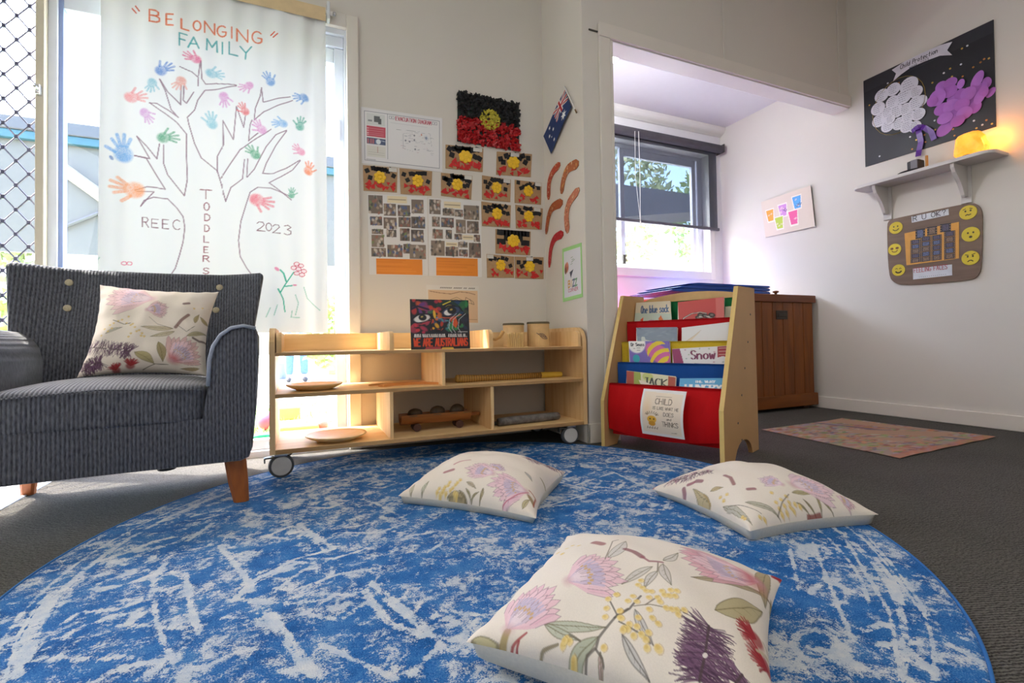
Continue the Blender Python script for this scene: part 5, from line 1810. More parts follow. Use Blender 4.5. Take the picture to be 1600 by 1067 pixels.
for i, (tl, tr, br, bl_, lab, nm) in enumerate(PLQ):
    c, n, P_ = plane_of((tl, tr, br, bl_), onback, .003)
    t = thing('flag_plaque', lab, 'plaque', (c[2] + c[3]) / 2, group='small kraft card flag plaques on the wall')
    slab(c, n, .003, 'card', M_KRAFT, t)
    rr = random.Random(40 + i)
    ex = (P_(1, .5) - P_(0, .5)).normalized()
    ez = Vector((0, 0, 1))
    wid = (P_(1, .5) - P_(0, .5)).length

    def piece(b_, u, v, s, ang, tri=False, h=.002):
        o = P_(u, v, .0002)
        d1 = (ex * math.cos(ang) + ez * math.sin(ang)) * s
        d2 = (-ex * math.sin(ang) + ez * math.cos(ang)) * s
        f = [o - d1 - d2 * .8, o + d1 - d2 * .8, o + d2] if tri else [o - d1 - d2, o + d1 - d2, o + d1 + d2, o - d1 + d2]
        k_ = len(f)
        b_.add([p + n * h for p in f] + f, [tuple(range(k_))] + [(j, j + k_, (j + 1) % k_ + k_, (j + 1) % k_) for j in range(k_)])

    b = MB()
    nbk = (10, 8, 14, 11, 17, 11, 8, 12, 8, 18, 6, 8)[i]
    for j in range(nbk):
        u = .07 + .86 * (j + .5) / nbk if i != 9 else .06 + .88 * (j // 2 + .5) / (nbk / 2)
        v = (.80 + rr.uniform(-.12, .12) if i != 9 else (.88, .66)[j % 2]) - (.16 if abs(u - .5) > .25 and j % 2 else 0)
        if abs(u - .5) < .16 and v < .78 and i != 9:
            v = .88
        piece(b, u, v, wid * (.072 if i == 9 else .064), rr.uniform(-.6, .6) if i != 9 else rr.uniform(-.1, .1))
    b.obj('black_squares', M_BLK, t, world=True)['kind'] = 'stuff'
    b = MB()
    nr = (20, 18, 20, 12, 20, 14, 9, 22, 18, 18, 9, 9)[i]
    for j in range(nr):
        u = rr.uniform(.07, .93)
        if i in (6, 8, 10, 11):
            u = rr.choice([rr.uniform(.08, .40), rr.uniform(.6, .92)])
        piece(b, u, rr.uniform(.10, .36), wid * rr.uniform(.055, .085), rr.uniform(0, 6.28), True, rr.uniform(.0012, .0035))
    b.obj('red_triangles', M_REDF, t, world=True)['kind'] = 'stuff'
    b = MB()
    for j in range(8):
        a = j * .9 + i
        r_ = .0 if j == 0 else .118
        o = P_(.5 + r_ * math.cos(a) + (-.02, .05, .02, -.03, .02, 0, 0, .02, -.02, 0, 0, 0)[i], .56 + r_ * 1.45 * math.sin(a), .0)
        M_ = Matrix.Translation(o) @ n.to_track_quat('Z', 'Y').to_matrix().to_4x4()
        b.lathe([(wid * .066, 0), (wid * .066, .003 + .0012 * (j % 3)), (wid * .045, .0042 + .0012 * (j % 3))], 10, M_)
    b.obj('yellow_dots', M_YELB, t, world=True)['kind'] = 'stuff'
    if nm:
        b = MB()
        u0, v0 = nm, (.90 if i != 7 else .6)
        u0 = min(max(u0, .12), .86)
        q_ = [P_(u0 - .12, v0 - .08, .0038), P_(u0 + .12, v0 - .08, .0038), P_(u0 + .12, v0 + .08, .0038), P_(u0 - .12, v0 + .08, .0038)]
        b.quad(*q_).obj('name_label', M_NAME, t, world=True)

# ------------------------------------------------------------------ things on the nib wall
FQ = ((886, 141), (896, 168), (863, 241), (851, 213))          # hoist top, hoist bottom, fly bottom, fly top


c4 = [onnib(*p) + Vector((-.012, 0, 0)) for p in FQ]
pos, uv = quad_grid([c4[0], c4[3], c4[2], c4[1]], .0016)


def p_aus(k):
    # u from hoist to fly, v up on the flag
    k.poly([(0, .5), (.5, .5), (.5, 1), (0, 1)], '1c2f66')
    for a, b_, w_, col in (((0, .5), (.5, 1), .10, 'e8e6e2'), ((0, 1), (.5, .5), .10, 'e8e6e2'), ((0, .5), (.5, 1), .045, 'b8202c'), ((0, 1), (.5, .5), .045, 'b8202c'), ((0, .75), (.5, .75), .15, 'e8e6e2'), ((.25, .5), (.25, 1), .10, 'e8e6e2'), ((0, .75), (.5, .75), .085, 'b8202c'), ((.25, .5), (.25, 1), .055, 'b8202c')):
        dx = [(a[0], a[1]), (b_[0], b_[1])]
        k.stroke(dx, w_, col)
    k.poly([(.5, 0), (.62, 0), (.62, 1), (.5, 1)], '1c3468')
    k.poly([(0, 0), (.5, 0), (.5, .49), (0, .49)], '1c3468')

    def star(cx, cy, r, n_):
        pts = []
        for i in range(2 * n_):
            a = math.pi / 2 + math.pi * i / n_
            q_ = r if i % 2 == 0 else r * .45
            pts.append((cx + q_ * .62 * math.cos(a), cy + q_ * math.sin(a)))
        k.poly(pts, 'f0f0ee')
    star(.25, .25, .17, 7)
    for cx, cy, r in ((.75, .83, .075), (.66, .55, .075), (.75, .20, .075), (.84, .60, .075), (.79, .44, .04)):
        star(cx, cy, r, 7)


k = Ink(uv, '1c3468')
p_aus(k)
FLG = thing('hand_flag', 'small blue national flag with stars hung slanting on a thin stick', 'flag', c4[2])
pos[..., 0] -= .004 * np.sin(uv[..., 0] * 5)
sheet('flag_cloth', pos, k, print_mat('flag_polyester', .7), FLG)
s0, s1 = onnib(885, 136), onnib(904, 177)
MB().tube([s0 + Vector((-.012, 0, 0)), s1 + Vector((-.012, 0, 0))], .0028, 8).obj('stick', M_WTRIM, FLG, world=True)
MB().tube([s1 + (s0 - s1) * .12 + Vector((-.012, 0, 0)), s1 + Vector((-.012, 0, 0))], .0036, 8).obj('stick_tip', mat('brown_tip', '7a6034', .5), FLG, world=True)


def boomer(label, px, wid_px, cols):
    """a flat curved boomerang of card, centre line given in pixels on the nib wall"""
    cl = [onnib(*p) for p in px]
    pts = []
    for i in range(len(cl) - 1):
        for t in (0, .25, .5, .75):
            pts.append(cl[i].lerp(cl[i + 1], t))
    pts.append(cl[-1])
    for _ in range(3):
        pts = [pts[0]] + [(pts[i - 1] + pts[i] * 2 + pts[i + 1]) / 4 for i in range(1, len(pts) - 1)] + [pts[-1]]
    W_ = [w_ * .0052 for w_ in wid_px]
    L_, R__ = [], []
    N_ = len(pts)
    for i, p in enumerate(pts):
        d = (pts[min(i + 1, N_ - 1)] - pts[max(i - 1, 0)])
        d.x = 0
        d.normalize()
        nn = Vector((0, -d.z, d.y))
        f = i / (N_ - 1)
        w_ = W_[0] + (W_[1] - W_[0]) * f
        e = min(1, min(f, 1 - f) / .10 + .25)
        w_ *= math.sin(e * math.pi / 2)
        L_.append(p + nn * w_)
        R__.append(p - nn * w_)
    h, m_ = N_, 12
    pos = np.zeros((m_, h, 3))
    for j in range(m_):
        for i in range(h):
            pos[j, i] = L_[i].lerp(R__[i], j / (m_ - 1))
    pos = np.repeat(pos, 1, 0)
    # finer along the length
    idx = np.linspace(0, h - 1, 90)
    i0 = np.floor(idx).astype(int).clip(0, h - 2)
    fr_ = (idx - i0)[None, :, None]
    pos = pos[:, i0] * (1 - fr_) + pos[:, i0 + 1] * fr_
    pos[..., 0] = PIL_X - .0045
    k_ = Ink(pos[..., 1:3], cols[0])
    rr = random.Random(int(px[0][0] * 7 + px[0][1]))
    ys, zs = pos[..., 1].ravel(), pos[..., 2].ravel()
    for _ in range(46):
        q_ = rr.randrange(len(ys))
        k_.ell(ys[q_], zs[q_], rr.uniform(.004, .012), rr.uniform(.002, .006), rr.choice(cols[1:]), rr.uniform(0, 3), .8, .4, .3)
    t = thing('boomerang', label, 'boomerang', cl[-1], group='painted card boomerangs on the nib wall')
    pts_ = pos
    nrm = (-1, 0, 0)
    o = sheet('card', pts_[::-1], k_, M_PAPER, t, .003, nrm, 'b8906a')
    return t


TAN, RST, BRN, CRM = 'c99a6c', 'b4482e', '7a4a2c', 'e0c49a'
boomer('rust painted boomerang highest in the window side column under the flag', ((858, 312), (858, 285), (864, 268), (876, 256)), (3.4, 4.2), (RST, TAN, RST, 'a23c28', CRM))
boomer('cream ended boomerang beside the wall corner right under the flag', ((878, 303), (881, 279), (888, 262), (905, 255)), (3.6, 5.0), ('b0643a', BRN, CRM, 'd8a85a', RST))
boomer('brown patterned boomerang in the middle of the window side column', ((854, 366), (857, 340), (863, 323), (880, 316)), (2.8, 5.2), ('a8552e', CRM, BRN, 'c98a4a', 'a03424'))
boomer('pale tipped boomerang in the middle beside the wall corner', ((888, 364), (885, 338), (889, 316), (906, 295)), (4.2, 4.4), ('c4785a', CRM, 'b0402c', 'd8b08c', BRN))
boomer('bright red boomerang lowest on the nib wall', ((859, 418), (861, 388), (867, 371), (881, 365)), (2.8, 4.6), ('b4202a', 'c8343a', 'a01824', 'd85a54'))


def p_green(k):
    k.poly([(.08, .065), (.94, .065), (.94, .93), (.08, .93)], 'dfe0e6')
    k.ell(.22, .62, .13, .11, 'c0664a', .3, .95, .3)
    k.ell(.17, .57, .06, .07, '7a5a48', 0, .9)
    k.ell(.26, .68, .05, .05, 'd8907a', 0, .9)
    for x, y in ((.45, .78), (.50, .74), (.47, .70), (.55, .72), (.43, .66)):
        k.stroke([(x, y), (x + .10, y + .012)], .012, '8aa08a', .9)
    k.poly([(.38, .52), (.58, .56), (.50, .48), (.44, .40)], '3a4258')
    for ch, x, col in zip('BIZZ', (.30, .42, .52, .64), ('d8a44a', 'd8b45a', '5a6a8a', '6aa07a')):
        k.glyph(ch, (x, .24), (.10, .01), (0, .12), .030, col)
    k.fit('CORNER', .30, .80, .155, .055, 'c87088', .014)


wall_board('green_border_poster', 'white card with a bright green border low on the nib wall', 'poster', ((879, 389), (909, 379), (911, 464), (880, 472)), onnib, .0012, 'a4dc8c', 'a0d888', .0018, p_green, M_PRINT)

# ------------------------------------------------------------------ things on the right wall
# black display board with paper petals
c, n, P_ = plane_of(((1350, 127), (1553, 31), (1557, 198), (1353, 261)), onright, .006)
BB = thing('display_board', 'black display board with white and purple paper petals and a ribbon banner', 'board', (c[2] + c[3]) / 2)
slab(c, n, .006, 'panel', mat('black_board', '25262c', .45, var=.1, scale=8), BB)
q4 = [P_(0, .86, .0006), P_(1, .88, .0006), P_(1, 1, .0006), P_(0, 1, .0006)]
MB().quad(*q4).obj('top_strip', mat('black_tape', '303138', .35), BB, world=True)
onboard = lambda x, y, h=0.0: at_x(x, y, RIGHT_X) + n * (.0062 + h)
BS = 6.276                                            # enlargement of the close look used below
bpx = lambda x, y, h=0.0: onboard(1350 + x / BS, 50 + y / BS, h)
M_WPET = [print_mat('white_petal_paper', .6)]


def petal(name, px, py, rx, ry, rot, h, m, writing=None, tilt=0.0):
    o = bpx(px, py, h)
    ax = (bpx(px + rx, py - rx * .42) - bpx(px, py))
    a = ax.length
    rv = ry / rx * a * .92
    ex, ez = Vector((0, -1, 0)), Vector((0, 0, 1))
    d1 = ex * math.cos(rot) + ez * math.sin(rot)
    d2 = -ex * math.sin(rot) + ez * math.cos(rot)
    vs = [o + n * .002 + n * tilt * .5]
    N_ = 18
    for i in range(N_):
        t = 2 * math.pi * i / N_
        vs.append(o + d1 * a * math.cos(t) + d2 * rv * math.sin(t) + n * tilt * (.5 + .5 * math.sin(t)))
    for i in range(N_):
        t = 2 * math.pi * i / N_
        vs.append(o - n * .0008 + d1 * a * math.cos(t) + d2 * rv * math.sin(t) + n * tilt * (.5 + .5 * math.sin(t)))
    fs = [(0, i + 1, (i + 1) % N_ + 1) for i in range(N_)] + [(i + 1, i + 1 + N_, (i + 1) % N_ + 1 + N_, (i + 1) % N_ + 1) for i in range(N_)]
    p = MB().add(vs, fs).obj(name, m, BB, world=True)
    if writing:
        b_ = MB()
        for j in range(5):
            v = -.6 + .3 * j
            hw = .62 * math.sqrt(max(0, 1 - v * v))
            x0_, x1_ = -hw, hw * writing.uniform(.4, 1)
            u_ = x0_
            while u_ < x1_:
                l_ = writing.uniform(.10, .28)
                e_ = min(u_ + l_, x1_)
                A = o + ex * a * u_ + ez * rv * (v + .02) + n * .0026
                B = o + ex * a * e_ + ez * rv * (v + .02) + n * .0026
                b_.quad(A - ez * .0011, B - ez * .0011, B + ez * .0011, A + ez * .0011)
                u_ = e_ + .08
        w_ = b_.obj('handwriting', M_INKB, p, world=True, fix=False)
        w_['kind'] = 'stuff'
    return p


M_INKB = mat('grey_ink', '5a5a66', .6)
M_WP = mat('white_petal', 'dcdae2', .6, var=.03)
M_PP = mat('purple_petal', 'a962ba', .6, var=.08, scale=12)
M_PP2 = mat('purple_petal_deep', 'b06cc4', .6, var=.08, scale=12)
wr = random.Random(4)
MB().tube([bpx(350 + 258 * math.cos(t), 722 + 268 * math.sin(t) - 110 * math.cos(t), .001) for t in [i * .2618 for i in range(25)]], .0016, 5).obj('wire_ring', mat('gold_wire', 'a08a4a', .4, .5), BB, world=True)
WPET = [(180, 625, 62), (295, 565, 62), (450, 525, 82), (520, 590, 60), (150, 755, 62), (155, 870, 62), (240, 925, 58), (290, 690, 62), (400, 640, 70), (520, 700, 68), (560, 680, 60), (240, 790, 58), (330, 780, 64), (420, 760, 60), (545, 810, 62), (350, 900, 62), (440, 830, 62), (430, 930, 60), (510, 930, 56), (270, 860, 44)]
for i, (x, y, r) in enumerate(WPET):
    petal('white_petal', x, y, r * 1.14, r * 1.22, 0, .0010 + .0016 * (i % 5), M_WP, wr)
PPET = [(770, 545, 50, 66, .3), (860, 500, 52, 50, 0), (965, 515, 30, 48, -.4), (850, 585, 62, 66, 0), (735, 650, 66, 84, -.3), (690, 690, 40, 50, .2), (900, 640, 66, 56, .3), (780, 760, 66, 62, .1), (870, 730, 66, 62, .4), (960, 620, 50, 66, 0), (1040, 610, 62, 70, .3), (980, 720, 62, 62, .2), (1050, 700, 56, 62, .5), (1120, 570, 62, 74, .5), (1125, 480, 44, 98, -.5), (1215, 500, 38, 62, .1), (1150, 640, 42, 76, -.4), (1195, 590, 38, 62, -.1), (1250, 595, 50, 36, .9), (1100, 740, 50, 66, -.4), (1000, 800, 62, 64, .2), (900, 820, 58, 66, .2), (810, 850, 62, 56, .2), (940, 880, 56, 50, .5), (800, 950, 76, 62, .7)]
for i, (x, y, rx, ry, rt) in enumerate(PPET):
    petal('purple_petal', x, y, rx * 1.3, ry * 1.25, rt, .0012 + .0018 * (i % 6), M_PP if i % 2 else M_PP2, None, .006 * (i % 3))
# banner
bn = [(288, 378), (420, 290), (600, 205), (760, 135), (880, 102), (830, 185), (880, 232), (760, 238), (620, 290), (470, 355), (380, 420), (300, 488), (330, 412)]
f = [bpx(x, y, .010) for x, y in bn]
bk_ = [bpx(x, y, .0085) for x, y in bn]
N_ = len(bn)
bo = MB().add(f + bk_, [tuple(range(N_)), tuple(range(2 * N_ - 1, N_ - 1, -1))] + [(i, i + N_, (i + 1) % N_ + N_, (i + 1) % N_) for i in range(N_)]).obj('ribbon_banner', mat('banner_paper', 'd6d3dc', .6), BB, world=True)


def strokes_mesh(txt, org, ex, ey, wd, nrm, asp=.55, gap=.16, italic=0.0):
    """lettering as flat pen strokes"""
    b_ = MB()
    x = 0.0
    for ch in txt:
        kk = .35 if ch in 'iIl.!1' else .7 if ch == ' ' else 1.0
        for s in FONT.get(ch, []) if ch != ' ' else []:
            pts = [org + ex * (x + a * asp * kk + b2 * italic) + ey * b2 for a, b2 in s]
            for p, q_ in zip(pts[:-1], pts[1:]):
                d = (q_ - p)
                if d.length < 1e-6:
                    continue
                sd = d.normalized().cross(nrm) * wd * .5
                e_ = d.normalized() * wd * .3
                b_.quad(p - sd - e_, q_ - sd + e_, q_ + sd + e_, p + sd - e_)
        x += asp * kk + gap
    return b_


A, B = bpx(372, 372, .0112), bpx(770, 192, .0112)
L_ = (B - A)
ex = L_ / 10.0
ey = Vector((0, 0, 1)) * ex.length * 1.25
strokes_mesh('Child Protection', A, ex, ey, .0032, n, .50, .155, .15).obj('lettering', mat('black_ink', '2a2830', .5), bo, world=True)['kind'] = 'stuff'
A, B = bpx(460, 366, .0112), bpx(670, 276, .0112)
ex = (B - A) / 6.6
strokes_mesh('week 2023', A, ex, Vector((0, 0, 1)) * ex.length, .0018, n, .5, .2, .1).obj('lettering', mat('grey_ink_small', '6a6874', .5), bo, world=True)['kind'] = 'stuff'
# confetti dots
b = [MB(), MB(), MB()]
for i, (x, y) in enumerate(((968, 165), (1020, 138), (1185, 268), (1232, 262), (958, 320), (1078, 348), (852, 362), (790, 405), (975, 438), (678, 500), (700, 870), (880, 955), (1110, 945), (1168, 912), (1208, 866), (1262, 902), (1085, 872), (895, 1018), (705, 960), (460, 1030), (600, 1010), (60, 720), (240, 505), (1150, 300), (870, 440), (640, 700), (480, 1150), (350, 1210), (300, 1275), (610, 1080), (560, 1190), (160, 1220), (200, 1290), (520, 1060), (700, 1040), (350, 500))):
    o = bpx(x, y, .0008)
    if o.z < c[2].z + .012 or o.z > c[1].z - .01:
        continue
    M_ = Matrix.Translation(o) @ n.to_track_quat('Z', 'Y').to_matrix().to_4x4()
    b[i % 3].lathe([(.0052, 0), (.0052, .0012), (.003, .0016)], 8, M_)
for bb, nm, cl_ in zip(b, ('gold_dots', 'silver_dots', 'copper_dots'), ('c9a24a', 'd8d8dc', 'b8783a')):
    bb.obj(nm, mat(nm, cl_, .35, .3), BB, world=True)['kind'] = 'stuff'
# purple ribbon bow
M_RIB = mat('purple_ribbon', '5a1f8c', .3, var=.2, scale=30)


def ribbon(pts, wd, lift, name='ribbon_tail'):
    P = [bpx(x, y, h) for (x, y), h in zip(pts, lift)]
    vs = []
    for i, p in enumerate(P):
        d = (P[min(i + 1, len(P) - 1)] - P[max(i - 1, 0)]).normalized()
        s = d.cross(n).normalized() * wd
        vs += [p - s, p + s, p - s - n * .0008, p + s - n * .0008]
    fs = []
    for i in range(len(P) - 1):
        a = i * 4
        fs += [(a, a + 1, a + 5, a + 4), (a + 3, a + 2, a + 6, a + 7), (a, a + 4, a + 6, a + 2), (a + 1, a + 3, a + 7, a + 5)]
    return MB().add(vs, fs).obj(name, M_RIB, BB, world=True)


ribbon([(545, 930), (560, 1000), (575, 1080), (560, 1160), (555, 1225)], .0145, (.014, .016, .012, .014, .02))
ribbon([(560, 950), (620, 945), (680, 985), (705, 1060)], .014, (.014, .024, .018, .012))
ribbon([(490, 985), (530, 960), (560, 935), (600, 930)], .012, (.016, .028, .026, .014), 'bow_loop')
MB().ball(bpx(560, 950, .018), .011, (.8, 1, 1), 2).obj('knot', M_RIB, BB, world=True, smooth=True)

# white wall shelf on two scrolled brackets
SZ = 1.432
SX = RIGHT_X - .165
ya, yb = 1.905, 1.225
SH = thing('wall_shelf', 'white wall shelf on two scrolled brackets under the black board', 'shelf', (RIGHT_X, (ya + yb) / 2, SZ))
r = .05
outl = [(RIGHT_X, ya), (RIGHT_X, yb), (SX + r, yb)] + [(SX + r - r * math.sin(t * math.pi / 10), yb + r - r * math.cos(t * math.pi / 10)) for t in range(1, 6)] + [(SX, ya - r)] + [(SX + r - r * math.cos(t * math.pi / 10), ya - r + r * math.sin(t * math.pi / 10)) for t in range(1, 6)]
M_SHW = mat('white_shelf_paint', 'cfcac6', .45, var=.02)
MB().prism(outl, XY, SZ - .018, SZ, .004).obj('shelf_board', M_SHW, SH, world=True)
for y in (at_x(1384, 300, RIGHT_X - .02).y, at_x(1507, 270, RIGHT_X - .02).y):
    zt_ = SZ - .018
    pr = [(RIGHT_X - .004, zt_), (SX + .02, zt_), (SX + .022, zt_ - .02), (SX + .035, zt_ - .045), (SX + .06, zt_ - .07), (SX + .085, zt_ - .095), (SX + .105, zt_ - .13), (SX + .118, zt_ - .16), (SX + .13, zt_ - .172), (SX + .142, zt_ - .165), (RIGHT_X - .004, zt_ - .165)]
    MB().prism(pr, XZ, y - .009, y + .009, .002).obj('bracket', M_SHW, SH, world=True)
    MB().box((RIGHT_X - .012, y - .024, zt_ - .20), (RIGHT_X - .0005, y + .024, zt_), .002).obj('bracket_plate', M_SHW, SH, world=True)
# salt lamp
p = at_x(1517, 240, RIGHT_X - .085)
SL = thing('salt_lamp', 'glowing orange salt lamp at the near end of the white shelf', 'lamp', (RIGHT_X - .085, p.y, SZ))
q = NT('salt_crystal_glow')
nz = q.n('TexNoise', _Scale=9.0, _Detail=4.0)
q.l(q.coord(), nz.inputs['Vector'])
cc = q.ramp(nz.outputs[0], [(.3, lin('f08a18')), (.7, lin('ffb84a'))])
q.l(cc, q.b.inputs['Base Color'])
q.l(cc, q.b.inputs['Emission Color'])
q.b.inputs['Emission Strength'].default_value = 1.0
q.b.inputs['Roughness'].default_value = .35
t = bmesh.new()
bmesh.ops.create_icosphere(t, subdivisions=3, radius=1)
lr = random.Random(9)
for v in t.verts:
    z = v.co.z
    wv_ = 1 + .06 * math.sin(v.co.x * 5 + z * 3) + .05 * math.sin(v.co.y * 6 - z * 4) + lr.uniform(-.015, .015)
    k_ = max(abs(v.co.x), abs(v.co.y)) ** 0
    s_ = (1 - .16 * max(0, z))
    e_ = (abs(v.co.x) ** 4 + abs(v.co.y) ** 4 + abs(z) ** 4) ** (-1 / 4)
    v.co = Vector((v.co.x * e_ * .052 * wv_ * s_, v.co.y * e_ * .062 * wv_ * s_, .068 + z * e_ * .066))
bb = MB()
bb._merge(t)
bb.obj('salt_crystal', q.m, SL)
MB().lathe([(.045, 0), (.05, .004), (.046, .012), (.03, .014)], 20).obj('base', M_DKW, SL)
lamp('salt_lamp_light', 'POINT', .8, (RIGHT_X - .055, p.y - .075, SZ + .085), (1, .36, .03), shadow_soft_size=.03)
# black stand with a grey block
p = at_x(1432, 250, RIGHT_X - .085)
HT = thing('black_hat', 'small flat black hat with a grey banded crown lying on the white shelf', 'hat', (RIGHT_X - .09, p.y, SZ))
MB().lathe([(.030, 0), (.085, .002), (.088, .006), (.040, .014)], 28).obj('brim', M_BLACK, HT)
y0_ = .028
MB().box((-.03, -.028, .012), (.03, .032, .070), .006).obj('crown', M_BLACK, HT)
MB().box((-.034, -.022, .014), (-.029, .012, .070), .002).obj('grey_band', mat('grey_card', '77737a', .5), HT)
MB().box((.01, -.05, .012), (.022, -.038, .088), .003).obj('feather_stick', mat('orange_stick', 'd09040', .5), HT)

# R U OK board
pxs = ((1402, 341), (1520, 316), (1532, 322), (1537, 335), (1535, 420), (1529, 432), (1518, 438), (1415, 446), (1400, 443), (1390, 432), (1387, 352), (1391, 344))
fr_ = [onright(*p) for p in pxs]
for _ in range(2):
    fr_ = [p for i_ in range(len(fr_)) for p in (fr_[i_].lerp(fr_[(i_ + 1) % len(fr_)], .22), fr_[i_].lerp(fr_[(i_ + 1) % len(fr_)], .78))]
nR = Vector((-1, 0, 0))
RB = thing('feelings_board', 'brown rounded board lettered R U OK with yellow face stickers under the shelf', 'board', onright(1460, 446))
N_ = len(fr_)
MB().add([p + nR * .010 for p in fr_] + [p + nR * .0006 for p in fr_], [tuple(range(N_)), tuple(range(2 * N_ - 1, N_ - 1, -1))] + [(i, i + N_, (i + 1) % N_ + N_, (i + 1) % N_) for i in range(N_)]).obj('panel', wood('walnut_stained', '7c6450', '665040', stretch='y'), RB, world=True)
rpx = lambda x, y, h=0.0: at_x(1370 + x / 6.668, 300 + y / 6.668, RIGHT_X) + nR * (.0105 + h)


def card(name, pts, m, parent=RB, h=.001):
    f = [rpx(x, y, h) for x, y in pts]
    b_ = [rpx(x, y, 0) for x, y in pts]
    k_ = len(pts)
    return MB().add(f + b_, [tuple(range(k_))] + [(i, i + k_, (i + 1) % k_ + k_, (i + 1) % k_) for i in range(k_)]).obj(name, m, parent, world=True)


M_WC = mat('white_card', 'd4d6da', .6)
M_DI = mat('dark_ink', '33333a', .5)
o1 = card('lettered_strip', ((372, 258), (758, 178), (762, 240), (376, 322)), M_WC)
A, B = rpx(392, 306, .002), rpx(745, 232, .002)
ex = (B - A) / 4.35
strokes_mesh('R U OK?', A, ex, Vector((0, 0, 1)) * ex.length * .75, .0034, nR, .50, .17).obj('lettering', M_DI, o1, world=True)['kind'] = 'stuff'
card('mustard_card', ((300, 432), (868, 312), (868, 692), (320, 765)), mat('mustard_card', 'dca04c', .7))
tiles = mat('photo_tile', '555062', .5, var=.5, scale=160)
tiles2 = mat('photo_tile_blue', '5a6484', .5, var=.5, scale=160)
tiles3 = mat('photo_tile_tan', '7c6656', .5, var=.5, scale=160)
frame_m = mat('film_black', '2a2830', .5)
tl_ = []
for ci, (x0_, top_, n_) in enumerate(((362, 505, 5), (470, 470, 5), (582, 455, 5), (712, 415, 5))):
    for j in range(n_):
        sl = -.13
        hgt = (745 - 12 * ci - top_) / n_
        y0__ = top_ + j * hgt
        tl_.append((x0_, y0__, 108 if ci < 3 else 118, hgt * .96))
tl_ += [(415, 392, 100, 100), (536, 368, 104, 88), (672, 338, 112, 84)]
for i, (x, y, w_, h_) in enumerate(tl_):
    s_ = -.13 * w_
    o = card('film_frame', ((x, y), (x + w_, y + s_), (x + w_, y + s_ + h_), (x, y + h_)), frame_m, RB, .0016)
    q_ = [rpx(x + w_ * .2, y + h_ * .12 + s_ * .2, .0019), rpx(x + w_ * .8, y + h_ * .12 + s_ * .8, .0019), rpx(x + w_ * .8, y + h_ * .88 + s_ * .8, .0019), rpx(x + w_ * .2, y + h_ * .88 + s_ * .2, .0019)]
    MB().quad(*q_).obj('photo', (tiles, tiles2, tiles3)[(i * 7 + i // 4) % 3], o, world=True)
    bq = MB()
    for sx_ in (.08, .92):
        for sy_ in (.2, .5, .8):
            cpt = rpx(x + w_ * sx_, y + h_ * sy_ + s_ * sx_, .0019)
            bq.quad(cpt + Vector((0, .0022, -.0022)), cpt + Vector((0, -.0022, -.0022)), cpt + Vector((0, -.0022, .0022)), cpt + Vector((0, .0022, .0022)))
    bq.obj('sprocket_holes', M_KRAFT, o, world=True, fix=False)['kind'] = 'stuff'
o2 = card('title_card', ((388, 800), (795, 755), (797, 868), (390, 912)), M_WC)
A, B = rpx(400, 842, .002), rpx(772, 798, .002)
ex = (B - A) / 8.35
strokes_mesh('FEELING FACES', A, ex, Vector((0, 0, 1)) * ex.length * 1.25, .0026, nR, .48, .17).obj('lettering', mat('red_ink', 'b83a48', .5), o2, world=True)['kind'] = 'stuff'
b = MB()
for i in range(14):
    A = rpx(455 + i * 21, 888 - i * 2.3, .0018)
    b.quad(A + Vector((0, .0012, -.001)), A + Vector((0, -.0028, -.001)), A + Vector((0, -.0028, .001)), A + Vector((0, .0012, .001)))
b.obj('small_print', M_DI, o2, world=True, fix=False)['kind'] = 'stuff'
M_FACE = mat('yellow_face', 'd8c02c', .5, var=.05)
M_FACE2 = mat('yellow_rim', 'a88a1c', .5)
FACES = ((210, 375, 62, 'smile'), (198, 600, 60, 'love'), (238, 815, 60, 'grin'), (963, 215, 74, 'worry'), (990, 442, 76, 'gasp'), (987, 688, 74, 'frown'))
for fx, fy, fr__, kind in FACES:
    o = rpx(fx, fy, .0004)
    R3 = Matrix.Translation(o) @ nR.to_track_quat('Z', 'Y').to_matrix().to_4x4()
    rad = (rpx(fx, fy + fr__) - rpx(fx, fy - fr__)).length / 2
    fc = MB().lathe([(rad, 0), (rad, .0014), (rad * .97, .0018)], 26, R3).obj('face_sticker', M_FACE, RB, world=True)
    b = MB()
    P2 = lambda u, v: o + Vector((-.0022, -u * rad, v * rad))

    def st(pts, wd):
        P = [P2(*p_) for p_ in pts]
        for p_, q_ in zip(P[:-1], P[1:]):
            d = (q_ - p_).normalized()
            s_ = d.cross(nR) * wd * rad
            b.quad(p_ - s_ - d * wd * rad * .4, q_ - s_ + d * wd * rad * .4, q_ + s_ + d * wd * rad * .4, p_ + s_ - d * wd * rad * .4)

    def dot(u, v, r_, ry=None):
        ry = ry or r_
        b.quad(*[P2(u + r_ * math.cos(i * .6283), v + ry * math.sin(i * .6283)) for i in range(10)])
    if kind == 'love':
        dot(-.40, .18, .26, .2)
        dot(.40, .18, .26, .2)
    elif kind == 'grin':
        st([(-.45, .22), (-.3, .34), (-.12, .22)], .05)
        st([(.12, .22), (.3, .34), (.45, .22)], .05)
    else:
        dot(-.28, .22, .11, .14)
        dot(.30, .22, .11, .14)
    if kind in ('smile', 'love', 'grin'):
        st([(-.42, -.22), (-.2, -.42), (.05, -.46), (.25, -.40), (.45, -.2)], .07 if kind != 'grin' else .11)
    elif kind == 'gasp':
        dot(0, -.35, .19, .17)
    elif kind == 'frown':
        st([(-.3, -.5), (-.1, -.33), (.12, -.33), (.3, -.5)], .06)
        st([(-.55, .52), (-.18, .40)], .045)
        st([(.55, .56), (.18, .42)], .045)
    else:
        st([(-.3, -.40), (-.1, -.28), (.08, -.38), (.32, -.28)], .06)
        st([(-.55, .45), (-.25, .56)], .045)
        st([(.2, .56), (.5, .45)], .045)
    b.obj('features', mat('face_ink', '6a3a10' if kind == 'love' else '3a3416', .5), fc, world=True, fix=False)['kind'] = 'stuff'

